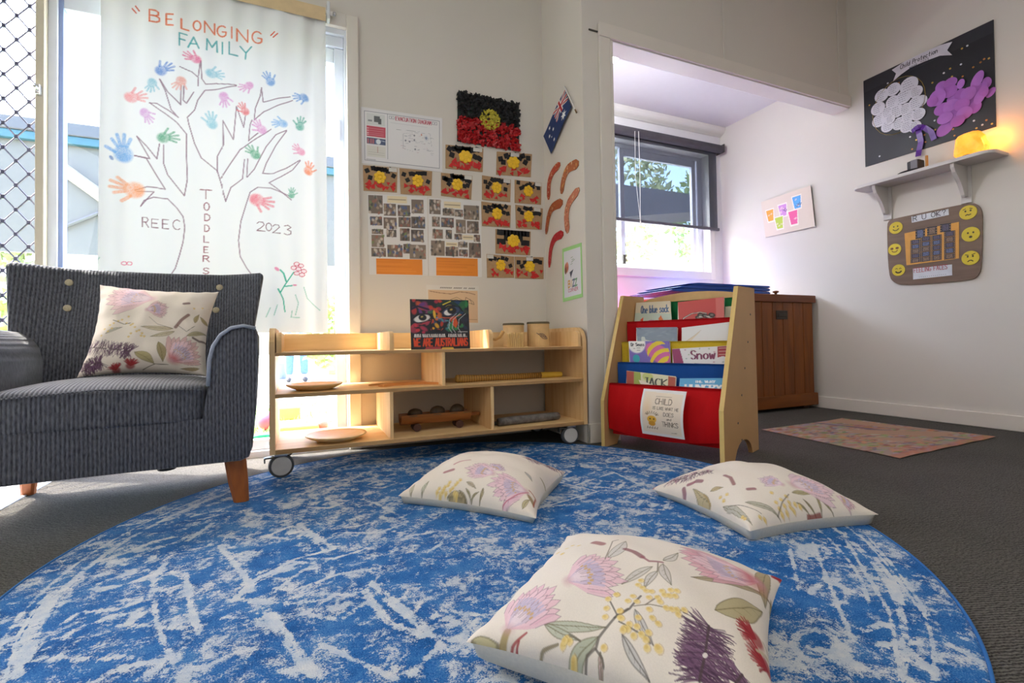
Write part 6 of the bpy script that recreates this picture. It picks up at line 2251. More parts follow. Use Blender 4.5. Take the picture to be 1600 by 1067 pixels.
# art sheet with five painted cups
c, n2, P2_ = plane_of(((1190, 316), (1269, 290), (1276, 354), (1197, 371)), onright, .003)
CUP = ((.16, .56, 'f2a03a', .15, .30), (.43, .60, 'cf8ed0', .16, .30), (.72, .70, '5aa6e0', .16, .30), (.33, .30, 'b8cc4c', .16, .30), (.62, .34, 'e8609a', .17, .34))


def p_cups(k):
    rr = random.Random(6)
    for x, y, col, w_, h_ in CUP:
        k.poly([(x - w_ * .62, y + h_ * .6), (x + w_ * .62, y + h_ * .6), (x + w_ * .5, y - h_ * .62), (x - w_ * .45, y - h_ * .62)], 'f0e6da')
        k.poly([(x - w_ * .52, y + h_ * .5), (x + w_ * .52, y + h_ * .5), (x + w_ * .38, y - h_ * .5), (x - w_ * .34, y - h_ * .5)], col)
        for _ in range(6):
            k.ell(x + rr.uniform(-.3, .3) * w_, y + rr.uniform(-.3, .3) * h_, .03, .02, col if rr.random() < .6 else 'f0d8d0', rr.uniform(0, 3), .5)
    for x, y in ((.43, .62), (.46, .58), (.72, .66), (.75, .64), (.69, .62)):
        k.stroke([(x, y), (x + .03, y - .03), (x + .05, y + .02)], .015, '4a4a7a', .8)


ART = thing('cup_painting', 'tan card with five bright painted cups hung alone on the right wall', 'painting', (c[2] + c[3]) / 2)
cc4 = [p + n2 * .006 for p in c]
cc4[0] += n2 * .001
cc4[1] += n2 * .012
cc4[2] += n2 * .012
pos, uv = quad_grid(cc4, .0022)
k = Ink(uv, 'ddcdbd')
p_cups(k)
sheet('card', pos, k, M_PAPER, ART, .003, tuple(n2), '4a3a2a')
for px, py in ((1332, 197), (1328, 463)):
    pass

# ------------------------------------------------------------------ round rug
RCX, RCY, RR = .468, 1.286, 1.016
nr_, na = 190, 620
rr_ = np.sqrt(np.linspace(0.00001, 1, nr_)) * (RR - .006)
aa = np.linspace(0, 2 * np.pi, na, endpoint=False)
RA, AA = np.meshgrid(rr_, aa, indexing='ij')
PXY = np.stack([RCX + RA * np.cos(AA), RCY + RA * np.sin(AA)], -1)
k = Ink(PXY, '000000')
G = lambda o_, s_, pts: [(lambda p: (p.x, p.y))(at_z(o_[0] + x / s_, o_[1] + y / s_)) for x, y in pts]
c5 = lambda *p: G((300, 690), 3.4425, p)
c4_ = lambda *p: G((0, 780), 3.2, p)
c6 = lambda *p: G((1180, 780), 3.717, p)
ph = lambda *p: G((0, 0), 1, p)
LN = [(c5((575, 455), (760, 585)), .016), (c5((560, 470), (720, 600)), .008), (c5((960, 770), (1280, 1025)), .018), (c5((930, 820), (1060, 990), (1240, 1060)), .02), (c5((225, 865), (330, 765), (560, 640), (760, 590)), .014),
      (c5((265, 860), (480, 880), (700, 870)), .010), (c5((250, 845), (350, 770), (600, 650)), .006), (c5((400, 930), (520, 1070)), .018), (c5((150, 570), (310, 770)), .014), (c5((720, 310), (830, 372)), .012), (c5((1010, 350), (1180, 445)), .010),
      (c5((1040, 330), (1120, 300), (1240, 300)), .008), (c5((820, 500), (1000, 500), (1170, 440)), .010), (c5((440, 800), (560, 810), (800, 720), (1020, 690)), .008), (c5((620, 640), (760, 640), (900, 600)), .012), (c5((470, 800), (600, 700), (680, 690)), .012),
      (c5((920, 320), (1020, 350), (1060, 300)), .010), (c5((1090, 490), (1150, 520), (1280, 500)), .012), (c5((1280, 600), (1340, 560)), .014), (c5((1290, 1010), (1377, 960)), .012),
      (c4_((830, 330), (770, 400), (770, 470)), .016), (c4_((930, 380), (950, 540), (1000, 680)), .014), (c4_((770, 520), (790, 660), (860, 820)), .012), (c4_((110, 830), (180, 660), (260, 480)), .026), (c4_((60, 840), (130, 680), (230, 500)), .008), (c4_((30, 900), (90, 700), (200, 520)), .006),
      (c4_((1170, 510), (1320, 530), (1500, 535)), .014), (c4_((1180, 500), (1280, 410), (1480, 330)), .014), (c4_((1340, 575), (1450, 740), (1570, 890)), .026), (c4_((1500, 130), (1600, 235)), .014), (c4_((300, 640), (400, 580), (600, 560), (700, 520)), .012), (c4_((640, 640), (700, 560)), .016),
      (c4_((940, 215), (1060, 130)), .018), (c4_((640, 640), (900, 660)), .008), (c4_((110, 830), (300, 800), (450, 820), (620, 800)), .012),
      (c6((610, 220), (760, 385), (990, 700)), .008), (c6((640, 215), (790, 380), (1010, 690)), .006), (c6((690, 350), (800, 480), (850, 620)), .020), (c6((300, 300), (420, 260), (560, 300), (590, 330), (450, 355), (340, 345), (300, 300)), .010), (c6((380, 300), (450, 290), (500, 320), (420, 330), (380, 300)), .008),
      (c6((620, 780), (750, 740), (870, 790)), .018), (c6((320, 880), (500, 910), (620, 990)), .014), (c6((200, 300), (240, 480)), .014), (c6((720, 860), (960, 850)), .016), (c6((900, 900), (1060, 1060)), .014),
      (ph((600, 940), (690, 1010), (640, 1060)), .014), (ph((500, 1010), (620, 1067)), .012), (ph((830, 745), (935, 770), (830, 800)), .010), (ph((900, 760), (960, 740), (1000, 760)), .012), (ph((560, 720), (690, 715)), .010), (ph((1270, 850), (1330, 1000)), .012), (ph((1320, 845), (1390, 960), (1410, 1067)), .012)]
for pts, wd in LN:
    k.stroke(pts, wd * (.5 if pts[0][0] > .95 else .72), 'ffffff', .85)
for rad, w_, a0, a1 in ((.905, .012, -1.2, .9), (.94, .006, -1.3, 1.0), (.90, .012, 1.9, 4.1), (.935, .006, 1.8, 4.2), (.86, .006, -1, .8)):
    k.stroke([(RCX + rad * RR * math.cos(a0 + (a1 - a0) * t / 30), RCY + rad * RR * math.sin(a0 + (a1 - a0) * t / 30)) for t in range(31)], w_, 'ffffff', .6)
# small repeated motifs of the border
for t in range(26):
    a = t * 2 * math.pi / 26
    o = (RCX + .80 * RR * math.cos(a), RCY + .80 * RR * math.sin(a))
    k.stroke([(o[0] + .05 * math.cos(b_), o[1] + .032 * math.sin(b_ + .4)) for b_ in [i * .785 for i in range(9)]], .012, 'ffffff', .55)
for t in range(14):
    a = t * 2 * math.pi / 14 + .2
    o = (RCX + .5 * RR * math.cos(a), RCY + .5 * RR * math.sin(a))
    k.stroke([(o[0] - .06, o[1]), (o[0], o[1] + .05), (o[0] + .06, o[1]), (o[0], o[1] - .05), (o[0] - .06, o[1])], .010, 'ffffff', .5)
    k.ell(o[0], o[1], .022, .015, 'ffffff', 0, .5)


def rug_mat():
    q = NT('distressed_blue_rug')
    at = q.n('Attribute', attribute_name='ink')
    co = q.coord((1, 1, 1), 'Object')

    def noise(sc, det, rough=.6, dist=0.0, stretch=(1, 1, 1)):
        mp = q.n('Mapping')
        mp.inputs['Scale'].default_value = stretch
        q.l(co, mp.inputs[0])
        x = q.n('TexNoise', _Scale=sc, _Detail=det, _Roughness=rough, _Distortion=dist)
        q.l(mp.outputs[0], x.inputs['Vector'])
        return x.outputs[0]

    def math_(op, a, b_):
        x = q.n('Math', operation=op)
        for s, v in ((0, a), (1, b_)):
            if isinstance(v, bpy.types.NodeSocket):
                q.l(v, x.inputs[s])
            else:
                x.inputs[s].default_value = v
        return x.outputs[0]
    big = noise(4.5, 8, .7, .6)
    mid = noise(19, 6, .75, .5)
    fib = noise(420, 2, .6)
    fib2 = noise(110, 4, .75)
    s = math_('ADD', math_('MULTIPLY', math_('SUBTRACT', big, .5), 1.3), math_('MULTIPLY', math_('SUBTRACT', mid, .5), 2.3))
    s = math_('ADD', s, math_('MULTIPLY', math_('SUBTRACT', fib2, .5), 1.1))
    s = math_('ADD', s, math_('MULTIPLY', math_('SUBTRACT', fib, .5), .7))
    sx = q.n('SeparateColor')
    q.l(at.outputs['Color'], sx.inputs[0])
    s = math_('ADD', s, math_('MULTIPLY', math_('MULTIPLY', sx.outputs[0], .62), math_('ADD', math_('MULTIPLY', fib2, 1.0), math_('SUBTRACT', math_('MULTIPLY', mid, 1.4), .35))))
    mr = q.n('MapRange', interpolation_type='SMOOTHSTEP')
    mr.inputs[1].default_value = -.02
    mr.inputs[2].default_value = .26
    q.l(s, mr.inputs[0])
    blue = q.ramp(math_('ADD', math_('MULTIPLY', noise(9, 6, .75), .6), math_('MULTIPLY', fib, .4)), [(.34, lin('18497f')), (.5, lin('2f6ba8')), (.66, lin('5f8fbb'))])
    pale = q.ramp(noise(30, 4, .7), [(.3, lin('a9b8c8')), (.7, lin('d6d6d2'))])
    col = q.mix(mr.outputs[0], blue, pale)
    q.l(q.mix(.25, col, q.ramp(fib, [(.35, lin('3b6ea8')), (.65, lin('dcdedd'))]), 'SOFT_LIGHT'), q.b.inputs['Base Color'])
    q.b.inputs['Roughness'].default_value = .95
    q.b.inputs['Specular IOR Level'].default_value = .1
    q.bump(math_('ADD', fib, math_('MULTIPLY', mr.outputs[0], .3)), .5, .003)
    return q.m


H0 = .005
top = np.concatenate([PXY, np.full(PXY.shape[:2] + (1,), H0)], -1).reshape(-1, 3)
vs = top.tolist()
n0 = len(vs)
for rad, z in ((RR - .002, H0 - .002), (RR, H0 * .5), (RR - .001, .0005)):
    vs += [(RCX + rad * math.cos(a), RCY + rad * math.sin(a), z) for a in aa]
fs = []
for i in range(nr_ - 1 + 3):
    for j in range(na):
        fs.append((i * na + j, (i + 1) * na + j, (i + 1) * na + (j + 1) % na, i * na + (j + 1) % na))
fs.append(tuple(range(na))[::-1] if False else tuple(range(na)))
me = bpy.data.meshes.new('round_rug')
me.from_pydata(vs, [], fs)
set_ink(me, np.concatenate([k.c, np.zeros((3 * na, 3))]))
me.materials.append(rug_mat())
me.update()
o = bpy.data.objects.new('round_rug', me)
COL.objects.link(o)
tag(o, 'large round blue and white distressed pattern rug on the charcoal carpet', 'rug')
b = MB()
b.tube([(RCX + (RR + .001) * math.cos(a), RCY + (RR + .001) * math.sin(a), .003) for a in np.linspace(0, 2 * math.pi, 181)], .0029, 6)
b.obj('bound_edge', mat('blue_binding', '2a6cb0', .9), o, smooth=True)

# painted paper lying on the carpet
c = [at_z(*p) for p in ((1190, 672), (1316, 655), (1556, 684), (1406, 717))]
pos, uv = quad_grid([c[0], c[1], c[2], c[3]], .0045)
k = Ink(uv, '98857a')
gr = random.Random(17)
for _ in range(900):
    k.ell(gr.random(), gr.random(), gr.uniform(.02, .07), gr.uniform(.008, .025), gr.choice(['a8604c', '8a4a3e', 'b58a72', '6a8244', '86984e', '5a5470', 'b0704a', 'b0a294', '7c5a64', 'c0845a', '948aa0', '8a9a60']), gr.uniform(-.6, .6), .85, .4, .35)
k.ell(.22, .55, .10, .12, '8a9a4a', .2, .6, .6, .5)
k.ell(.24, .50, .05, .05, 'c87a48', .2, .7, .6, .4)
k.ell(.75, .7, .14, .15, 'a0453a', .3, .6, .7, .5)
k.ell(.62, .5, .12, .06, '7c9a4c', .3, .5, .6, .4)
k.stroke([(.62, .98), (.70, .55), (.80, .02)], .05, '5a4e68', .8, .3)
k.stroke([(0, .03), (.5, .02), (1, .03)], .07, 'b0684a', .7, .4)
pos[..., 2] = .0035 + .003 * np.abs(np.sin(uv[..., 0] * 11 + uv[..., 1] * 3)) * (uv[..., 1] < .2) + .004 * (uv[..., 0] > .97) * uv[..., 1]
o = sheet('floor_painting', pos, k, print_mat('painted_paper', .8), None, .0012, (0, 0, 1), 'a8846c')
tag(o, 'large sheet of painted brown paper lying on the carpet by the right wall', 'painting')


# ------------------------------------------------------------------ cushions with a printed banksia and protea cloth
def homography(src, dst):
    A_, B_ = [], []
    for (x, y), (u, v) in zip(src, dst):
        A_.append([x, y, 1, 0, 0, 0, -u * x, -u * y])
        B_.append(u)
        A_.append([0, 0, 0, x, y, 1, -v * x, -v * y])
        B_.append(v)
    h = np.linalg.solve(np.array(A_), np.array(B_))
    return lambda x, y: ((h[0] * x + h[1] * y + h[2]) / (h[6] * x + h[7] * y + 1), (h[3] * x + h[4] * y + h[5]) / (h[6] * x + h[7] * y + 1))


class Flora:
    """drawing kit for the printed cloth; all points already on the cloth (0..1)"""

    def __init__(s, k, q, seed):
        s.k, s.q, s.r = k, q, random.Random(seed)

    def line(s, pts, wd, col, a=.85):
        s.k.stroke([s.q(*p) for p in pts], wd, col, a)

    def leaf(s, a, b_, w_, col, vein='7c7458'):
        a, b_ = Vector(s.q(*a)), Vector(s.q(*b_))
        d = b_ - a
        nn = Vector((-d.y, d.x)).normalized() * d.length * w_
        up = [a + d * t + nn * math.sin(math.pi * t ** .8) + nn * .25 * math.sin(math.pi * t) for t in np.linspace(0, 1, 12)]
        dn = [a + d * t - nn * math.sin(math.pi * t ** .8) * .8 + nn * .25 * math.sin(math.pi * t) for t in np.linspace(1, 0, 12)]
        s.k.poly([tuple(p) for p in up + dn], col, .85)
        s.k.stroke([tuple(p) for p in up], .0045, vein, .6)
        s.k.stroke([tuple(p) for p in dn], .0045, vein, .6)
        s.k.stroke([tuple(a), tuple(a + d * .5 + nn * .25), tuple(b_)], .004, vein, .7)
        for t in (.3, .5, .7):
            m_ = a + d * t + nn * .2
            s.k.stroke([tuple(m_), tuple(m_ + d * .08 + nn * .5)], .003, vein, .4)

    def protea(s, base, tip, spread, outer='e6b9c4', inner='c9b2c8', red=None):
        a, b_ = Vector(s.q(*base)), Vector(s.q(*tip))
        d = b_ - a
        L = d.length
        an0 = math.atan2(d.y, d.x)
        for ring, (ln, sp, n_, col) in enumerate(((1.0, spread, 11, outer), (.86, spread * .8, 9, 'edccd2'), (.68, spread * .55, 7, inner), (.55, spread * .4, 5, 'ead6da'))):
            for i in range(n_):
                t = (i + .5) / n_ * 2 - 1
                an = an0 + t * sp + s.r.uniform(-.04, .04)
                l_ = L * ln * (1 - .18 * abs(t)) * s.r.uniform(.92, 1.05)
                e = Vector((math.cos(an), math.sin(an)))
                pn = Vector((-e.y, e.x)) * l_ * .095
                st = a + e * l_ * .08
                poly = [st, st + e * l_ * .45 + pn, st + e * l_ * .8 + pn * .7, a + e * l_, st + e * l_ * .8 - pn * .7, st + e * l_ * .45 - pn]
                s.k.poly([tuple(p) for p in poly], col, .75)
                s.k.stroke([tuple(p) for p in poly[1:]], .0032, '8a6a74', .55)
        for i in range(9):
            an = an0 + (i - 4) * .09 * spread / .6
            e = Vector((math.cos(an), math.sin(an)))
            s.k.stroke([tuple(a + e * L * .38), tuple(a + e * L * .62)], .012, 'c7bad2', .7)
            s.k.ell(*tuple(a + e * L * (.40 + .03 * (i % 2))), .009, .0055, 'd4a860', an, .8)
        if red:
            s.k.ell(*tuple(a + d * .14), L * .22, L * .26, red, an0, .75, .9)
        s.k.ell(*tuple(a + d * .05), L * .12, L * .17, 'cc9aa4', an0, .55, .8)

    def wattle(s, pts, r=.013):
        for x, y in pts:
            u, v = s.q(x, y)
            s.k.ell(u, v, r, r, 'e9cf86', 0, .9, .3)
            s.k.ell(u + r * .2, v - r * .2, r * .6, r * .6, 'dcb860', 0, .6, .5)
            s.k.stroke([(u + r * math.cos(t), v + r * math.sin(t)) for t in (0, .5, 1, 1.5, 2, 2.5, 3)], .0026, 'b8924a', .5)

    def brush(s, pts, w_, col='5a3a54', n_=240):
        P = [Vector(s.q(*p)) for p in pts]
        for _ in range(n_):
            i = s.r.randrange(len(P) - 1)
            o = P[i].lerp(P[i + 1], s.r.random())
            d = (P[i + 1] - P[i]).normalized()
            nn = Vector((-d.y, d.x)) * s.r.choice((-1, 1))
            e = (nn * s.r.uniform(.5, 1.0) + d * s.r.uniform(-.5, .6)).normalized() * w_ * s.r.uniform(.5, 1.05)
            s.k.stroke([tuple(o), tuple(o + e)], .0042, s.r.choice([col, '6e4a66', '7d5c76', '472a44']), .75)
        s.k.stroke([tuple(p) for p in P], .008, '4a3a3a', .8)
        for p in P[1:-1]:
            s.k.ell(p.x, p.y, .012, .007, 'e4dcd2', .4, .9)

    def gum(s, c, tip, r, col='a0202c'):
        a, b_ = Vector(s.q(*c)), Vector(s.q(*tip))
        d = (b_ - a)
        an0 = math.atan2(d.y, d.x)
        for _ in range(90):
            an = an0 + s.r.uniform(-1.0, 1.0)
            e = Vector((math.cos(an), math.sin(an))) * r * s.r.uniform(.7, 1.5)
            s.k.stroke([tuple(a), tuple(a + e)], .005, s.r.choice([col, 'b8343a', '8c1a26']), .7)
        s.k.ell(a.x, a.y, r * .7, r * .8, col, an0, .85, .4)

    def bud(s, pts, wd, col='8a4a56'):
        s.line(pts, wd, col, .8)


M_CUSH = print_mat('printed_cotton', .8, var=.06, vscale=500)
M_CUSHB = mat('cream_cotton', 'f0e6d2', .85, var=.04, scale=200, bump=.1, bscale=500)


def on_face(pos, U, V, px_corners):
    """where a sight line of the photograph meets the bulged face, as cloth coordinates"""
    d = pos - np.array((0, 0, EYE))
    z = d @ np.array(_f)
    X_, Y_ = 800 + FPX * (d @ np.array(_r)) / z, PPY - FPX * (d @ np.array(_u)) / z
    X_, Y_, z, u_, v_ = (a.ravel() for a in (X_, Y_, z, U, V))
    hom = homography(px_corners, ((0, 0), (1, 0), (1, 1), (0, 1)))

    def q(x, y):
        e = (X_ - x) ** 2 + (Y_ - y) ** 2
        m_ = e.min()
        if m_ > 16:
            i = int(e.argmin())
            a, b_ = hom(x, y), hom(X_[i], Y_[i])
            return (u_[i] + a[0] - b_[0], v_[i] + a[1] - b_[1])
        near = np.nonzero(e < max(m_ * 1.5, 4))[0]
        i = near[np.argmin(z[near] + .02 * np.sqrt(e[near]))]
        return (u_[i], v_[i])
    return q


def cushion(label, corners, hgt, res, painter, px_corners, seed, low=.0, ground=True, sag=0.0, flat_n=None):
    """corners A, B, C, D (3-D) of the seam, going round; printed face up, plain face below; uv (0,0)=A (1,0)=B (1,1)=C (0,1)=D"""
    A_, B_, C_, D_ = [np.array(p, float) for p in corners]
    U, V = np.meshgrid(np.linspace(0, 1, res), np.linspace(0, 1, res))
    # sides are pulled in between the corners
    pin = .055
    u2 = U + pin * (1 - 2 * U) * (4 * V * (1 - V)) * (np.abs(2 * U - 1) ** 2)
    v2 = V + pin * (1 - 2 * V) * (4 * U * (1 - U)) * (np.abs(2 * V - 1) ** 2)
    P = (A_ * ((1 - u2) * (1 - v2))[..., None] + B_ * (u2 * (1 - v2))[..., None] + C_ * (u2 * v2)[..., None] + D_ * ((1 - u2) * v2)[..., None])
    nrm = np.cross(B_ - A_, D_ - A_)
    nrm /= np.linalg.norm(nrm)
    flip = ground and nrm[2] < 0
    if flip:
        nrm = -nrm
    bump_ = (np.clip(16 * U * (1 - U) * V * (1 - V), 0, 1)) ** .52
    rs = random.Random(seed)
    wr_ = sum(.0016 * np.sin((U * math.cos(a) + V * math.sin(a)) * f + ph_) for a, f, ph_ in [(rs.uniform(0, 3.1), rs.uniform(10, 32), rs.uniform(0, 6)) for _ in range(5)]) * bump_
    # short gathers near the seam
    edge = np.minimum.reduce([U, 1 - U, V, 1 - V])
    wr_ = wr_ + .0022 * np.sin(48 * U + 3 * V) * np.exp(-edge * 14) * (edge > 0) + .0018 * np.sin(52 * V + 2 * U) * np.exp(-edge * 14) * (edge > 0)
    top_ = P + nrm * (hgt * bump_ + wr_)[..., None]
    k = Ink(np.stack([U, V], -1), 'eadfd1')
    # px_corners: where the corners appear, to place the motifs
    q = on_face(top_, U, V, px_corners)
    painter(Flora(k, q, seed))
    base = (A_ + B_ + C_ + D_) / 4
    t = thing('cushion', label, 'cushion', tuple(base), group='flower print cushions')
    if flip:
        top_ = top_[:, ::-1]
        k.c = k.c.reshape(res, res, 3)[:, ::-1].reshape(-1, 3)
    o = sheet('printed_face', top_, k, M_CUSH, t)
    r2 = 40
    U, V = np.meshgrid(np.linspace(0, 1, r2), np.linspace(0, 1, r2))
    u2 = U + pin * (1 - 2 * U) * (4 * V * (1 - V)) * (np.abs(2 * U - 1) ** 2)
    v2 = V + pin * (1 - 2 * V) * (4 * U * (1 - U)) * (np.abs(2 * V - 1) ** 2)
    P = (A_ * ((1 - u2) * (1 - v2))[..., None] + B_ * (u2 * (1 - v2))[..., None] + C_ * (u2 * v2)[..., None] + D_ * ((1 - u2) * v2)[..., None])
    b2 = (np.clip(16 * U * (1 - U) * V * (1 - V), 0, 1)) ** .15
    P = P - nrm * (low * b2)[..., None]
    if ground:
        P[..., 2] = np.maximum(P[..., 2], H0 + .0012)
    i = np.arange(r2 * r2).reshape(r2, r2)
    F = np.stack([i[:-1, :-1], i[1:, :-1], i[1:, 1:], i[:-1, 1:]], -1).reshape(-1, 4)
    MB().add(P.reshape(-1, 3).tolist(), F.tolist()).obj('plain_back', M_CUSHB, t, smooth=True, world=True, fix=True)
    return t


def to_px(p):
    d = Vector(p) - Vector((0, 0, EYE))
    z = d.dot(_f)
    return (800 + FPX * d.dot(_r) / z, PPY - FPX * d.dot(_u) / z)


# near cushion
z = .055
A1, B1, C1 = at_z(728, 1003, .05), at_z(887, 838, z), at_z(1222, 906, .06)
D1 = A1 + C1 - B1
D1.z = .05


def f_near(f):
    e = lambda x, y: (700 + x / 4.32, 820 + y / 4.32)
    g = lambda x, y: (960 + x / 4.32, 820 + y / 4.32)
    f.leaf(e(660, 668), e(1065, 688), .10, 'b9bda6')
    f.leaf(e(650, 672), e(890, 782), .12, 'bcc0aa')
    f.leaf(e(1015, 752), e(725, 1060), .13, 'aeb59c')
    f.leaf(e(1030, 860), e(1040, 1090), .12, 'c9a6a4')
    f.leaf(g(50, 740), g(235, 1060), .12, 'c4c0ba', '6a6058')
    f.leaf(g(140, 572), g(262, 815), .13, 'c6c2be', '7a7068')
    f.leaf(g(255, 280), g(50, 400), .12, 'd2cac0')
    f.leaf(g(292, 312), g(205, 425), .16, 'd0c8c0')
    f.leaf(g(328, 262), g(385, 405), .16, 'd0c6be')
    f.leaf(g(330, 240), g(430, 190), .14, 'd8d0c6')
    f.leaf(e(1080, 220), e(1200, 110), .14, 'd2ccc4')
    f.leaf(g(515, 350), g(1060, 545), .07, 'a2906c', '6c5c3c')
    f.leaf(g(680, 575), g(1000, 590), .17, 'b0a272', '6c6038')
    f.leaf(g(1030, 330), g(1020, 560), .10, 'a8946c')
    f.leaf(e(160, 790), e(350, 850), .22, 'c2b888')
    f.leaf(e(440, 940), e(470, 860), .25, 'b4a878')
    f.line([e(330, 890), e(400, 720)], .028, 'b09a62', .9)
    f.line([e(345, 885), e(440, 825), (e(530, 728))], .008, 'a8343c')
    f.line([e(440, 890), (e(480, 790))], .008, 'a8343c')
    f.line([e(510, 945), e(640, 860), e(740, 810)], .008, '8a7c5c')
    f.line([e(900, 1067), e(935, 890), e(1000, 830), e(1020, 760), e(1075, 685), e(1140, 610), e(1215, 565)], .009, '6a6258')
    f.line([e(1140, 610), e(1095, 520)], .006, '6a6258')
    f.line([e(890, 785), e(820, 740)], .006, '7a7262')
    f.line([e(1000, 840), e(1040, 900), e(1050, 960)], .007, '6a6258')
    f.line([g(0, 625), g(60, 590), g(100, 565), g(180, 480)], .008, '5c544c')
    f.line([g(210, 540), g(300, 480)], .005, '7a6a5a')
    f.line([g(130, 548), g(240, 535), g(420, 575), g(480, 575)], .005, '8a7c68')
    f.line([g(30, 650), g(200, 750), g(240, 800)], .006, '6a6258')
    f.protea(e(790, 385), e(1190, 290), .85, 'e8bcc8', 'cbb8ce')
    f.protea(e(390, 715), e(700, 400), .85, 'e8b8c6', 'd2c0ce')
    f.protea(g(1000, 400), g(430, 215), .55, 'dfa4b0', 'c8a4b4', 'c0343e')
    f.wattle([e(1080, 500), e(1140, 470), e(1070, 562), e(1062, 622), e(1160, 580), e(1050, 832), e(775, 812), e(800, 770), e(820, 790), e(785, 780), e(1190, 700), e(1160, 625), e(835, 1000), e(820, 1040), e(850, 985), e(770, 195), e(740, 190), e(840, 140), e(880, 140), e(800, 160)])
    f.wattle([g(x, y) for x, y in ((15, 470), (38, 578), (45, 630), (90, 512), (150, 515), (125, 480), (180, 375), (160, 405), (190, 425), (215, 445), (250, 450), (235, 490), (290, 490), (320, 445), (340, 475), (380, 440), (370, 478), (410, 480), (420, 445), (310, 520), (350, 560), (385, 570), (420, 572), (430, 605), (470, 575), (235, 568), (160, 625), (150, 685), (100, 668), (90, 705), (60, 710), (130, 748), (180, 740), (230, 725), (210, 775), (220, 830), (296, 668), (258, 630))])
    f.wattle([g(296, 835)], .017)
    f.brush([g(640, 680), g(610, 880), g(575, 1060)], .085, n_=420)
    f.brush([g(865, 1010), g(820, 1066)], .06, n_=110)
    f.gum(g(955, 770), g(890, 700), .050)
    f.gum(g(1040, 990), g(950, 880), .055)
    f.gum(g(1130, 385), g(1100, 360), .03)
    f.line([g(1005, 800), g(1070, 920), g(1090, 1060)], .010, 'a89878')
    f.line([g(960, 845), g(1040, 930), g(1085, 1000)], .010, 'c4b496')
    f.bud([g(75, 162), g(130, 180), g(185, 215)], .026)
    f.bud([g(185, 215), g(235, 245), g(325, 252)], .012, '9a5a64')
    f.line([g(295, 255), g(292, 310)], .005, '7a6a5a')
    f.bud([e(985, 118), e(1040, 128)], .034, '9a5258')
    f.line([e(1060, 230), e(1110, 110), (e(1150, 100))], .005, '8a7c6c')
    f.leaf(g(1085, 690), g(1060, 520), .14, 'a09068')


cushion('large flower cushion nearest the camera, with purple brush flower, on the blue rug', (A1, B1, C1, D1), .085, 440, f_near, [to_px(p) for p in (A1, B1, C1, D1)], 31, .05)

# small cushion by the trolley
A2, B2, C2 = at_z(622, 775, .03), at_z(838, 810, .025), at_z(884, 738, .05)
D2 = A2 + C2 - B2
D2.z = .04


def f_mid(f):
    e = lambda x, y: (610 + x / 5.517, 690 + y / 5.517)
    f.leaf(e(270, 490), e(330, 340), .14, 'c4c2aa')
    f.leaf(e(180, 470), e(210, 370), .14, 'd2c8ac')
    f.leaf(e(490, 490), e(660, 525), .12, 'a89468')
    f.leaf(e(590, 420), e(660, 520), .10, 'a09068')
    f.leaf(e(650, 400), e(700, 530), .10, 'a89868')
    f.leaf(e(800, 400), e(770, 545), .14, 'a8946a')
    f.leaf(e(700, 530), e(760, 430), .10, 'a89868')
    f.leaf(e(660, 345), e(740, 400), .16, 'bca890')
    f.leaf(e(1180, 450), e(1240, 570), .20, '9a7c4c')
    f.leaf(e(1290, 310), e(1390, 430), .12, 'c8b48c')
    f.leaf(e(1160, 260), e(1220, 340), .16, 'c0bcb8')
    f.leaf(e(1140, 580), e(1200, 500), .16, 'b8a878')
    f.protea(e(900, 280), e(650, 220), .7, 'e4c4cc', 'cfc0d4')
    f.protea(e(880, 250), e(960, 200), .8, 'e0c8d4', 'd0c2d6')
    f.protea(e(1190, 440), e(850, 380), .75, 'e6bcca', 'd0b8ca')
    f.line([e(1190, 440), e(1040, 490), e(970, 570)], .008, 'c46a80')
    f.line([e(1200, 420), e(1250, 500), e(1235, 560)], .010, 'a84a2c')
    f.wattle([e(x, y) for x, y in ((400, 440), (420, 400), (450, 430), (470, 390), (500, 380), (520, 420), (430, 460), (480, 450), (540, 400), (560, 370), (510, 350), (580, 350), (550, 440), (600, 330), (460, 410), (570, 460))], .014)
    f.bud([e(470, 265), e(540, 240)], .030, 'a8626a')
    f.bud([e(550, 195), e(690, 158)], .016, 'c48a8e')
    f.brush([e(1180, 150), e(1320, 190), e(1490, 240)], .07, '8a4a66', 190)


cushion('small plump flower cushion lying on the rug in front of the low shelf', (A2, B2, C2, D2), .095, 200, f_mid, [to_px(p) for p in (A2, B2, C2, D2)], 32, .05)

# right hand cushion
A3, B3, C3 = at_z(1019, 764, .022), at_z(1172, 830, .035), at_z(1373, 804, .035)
D3 = A3 + C3 - B3
D3.z = .04


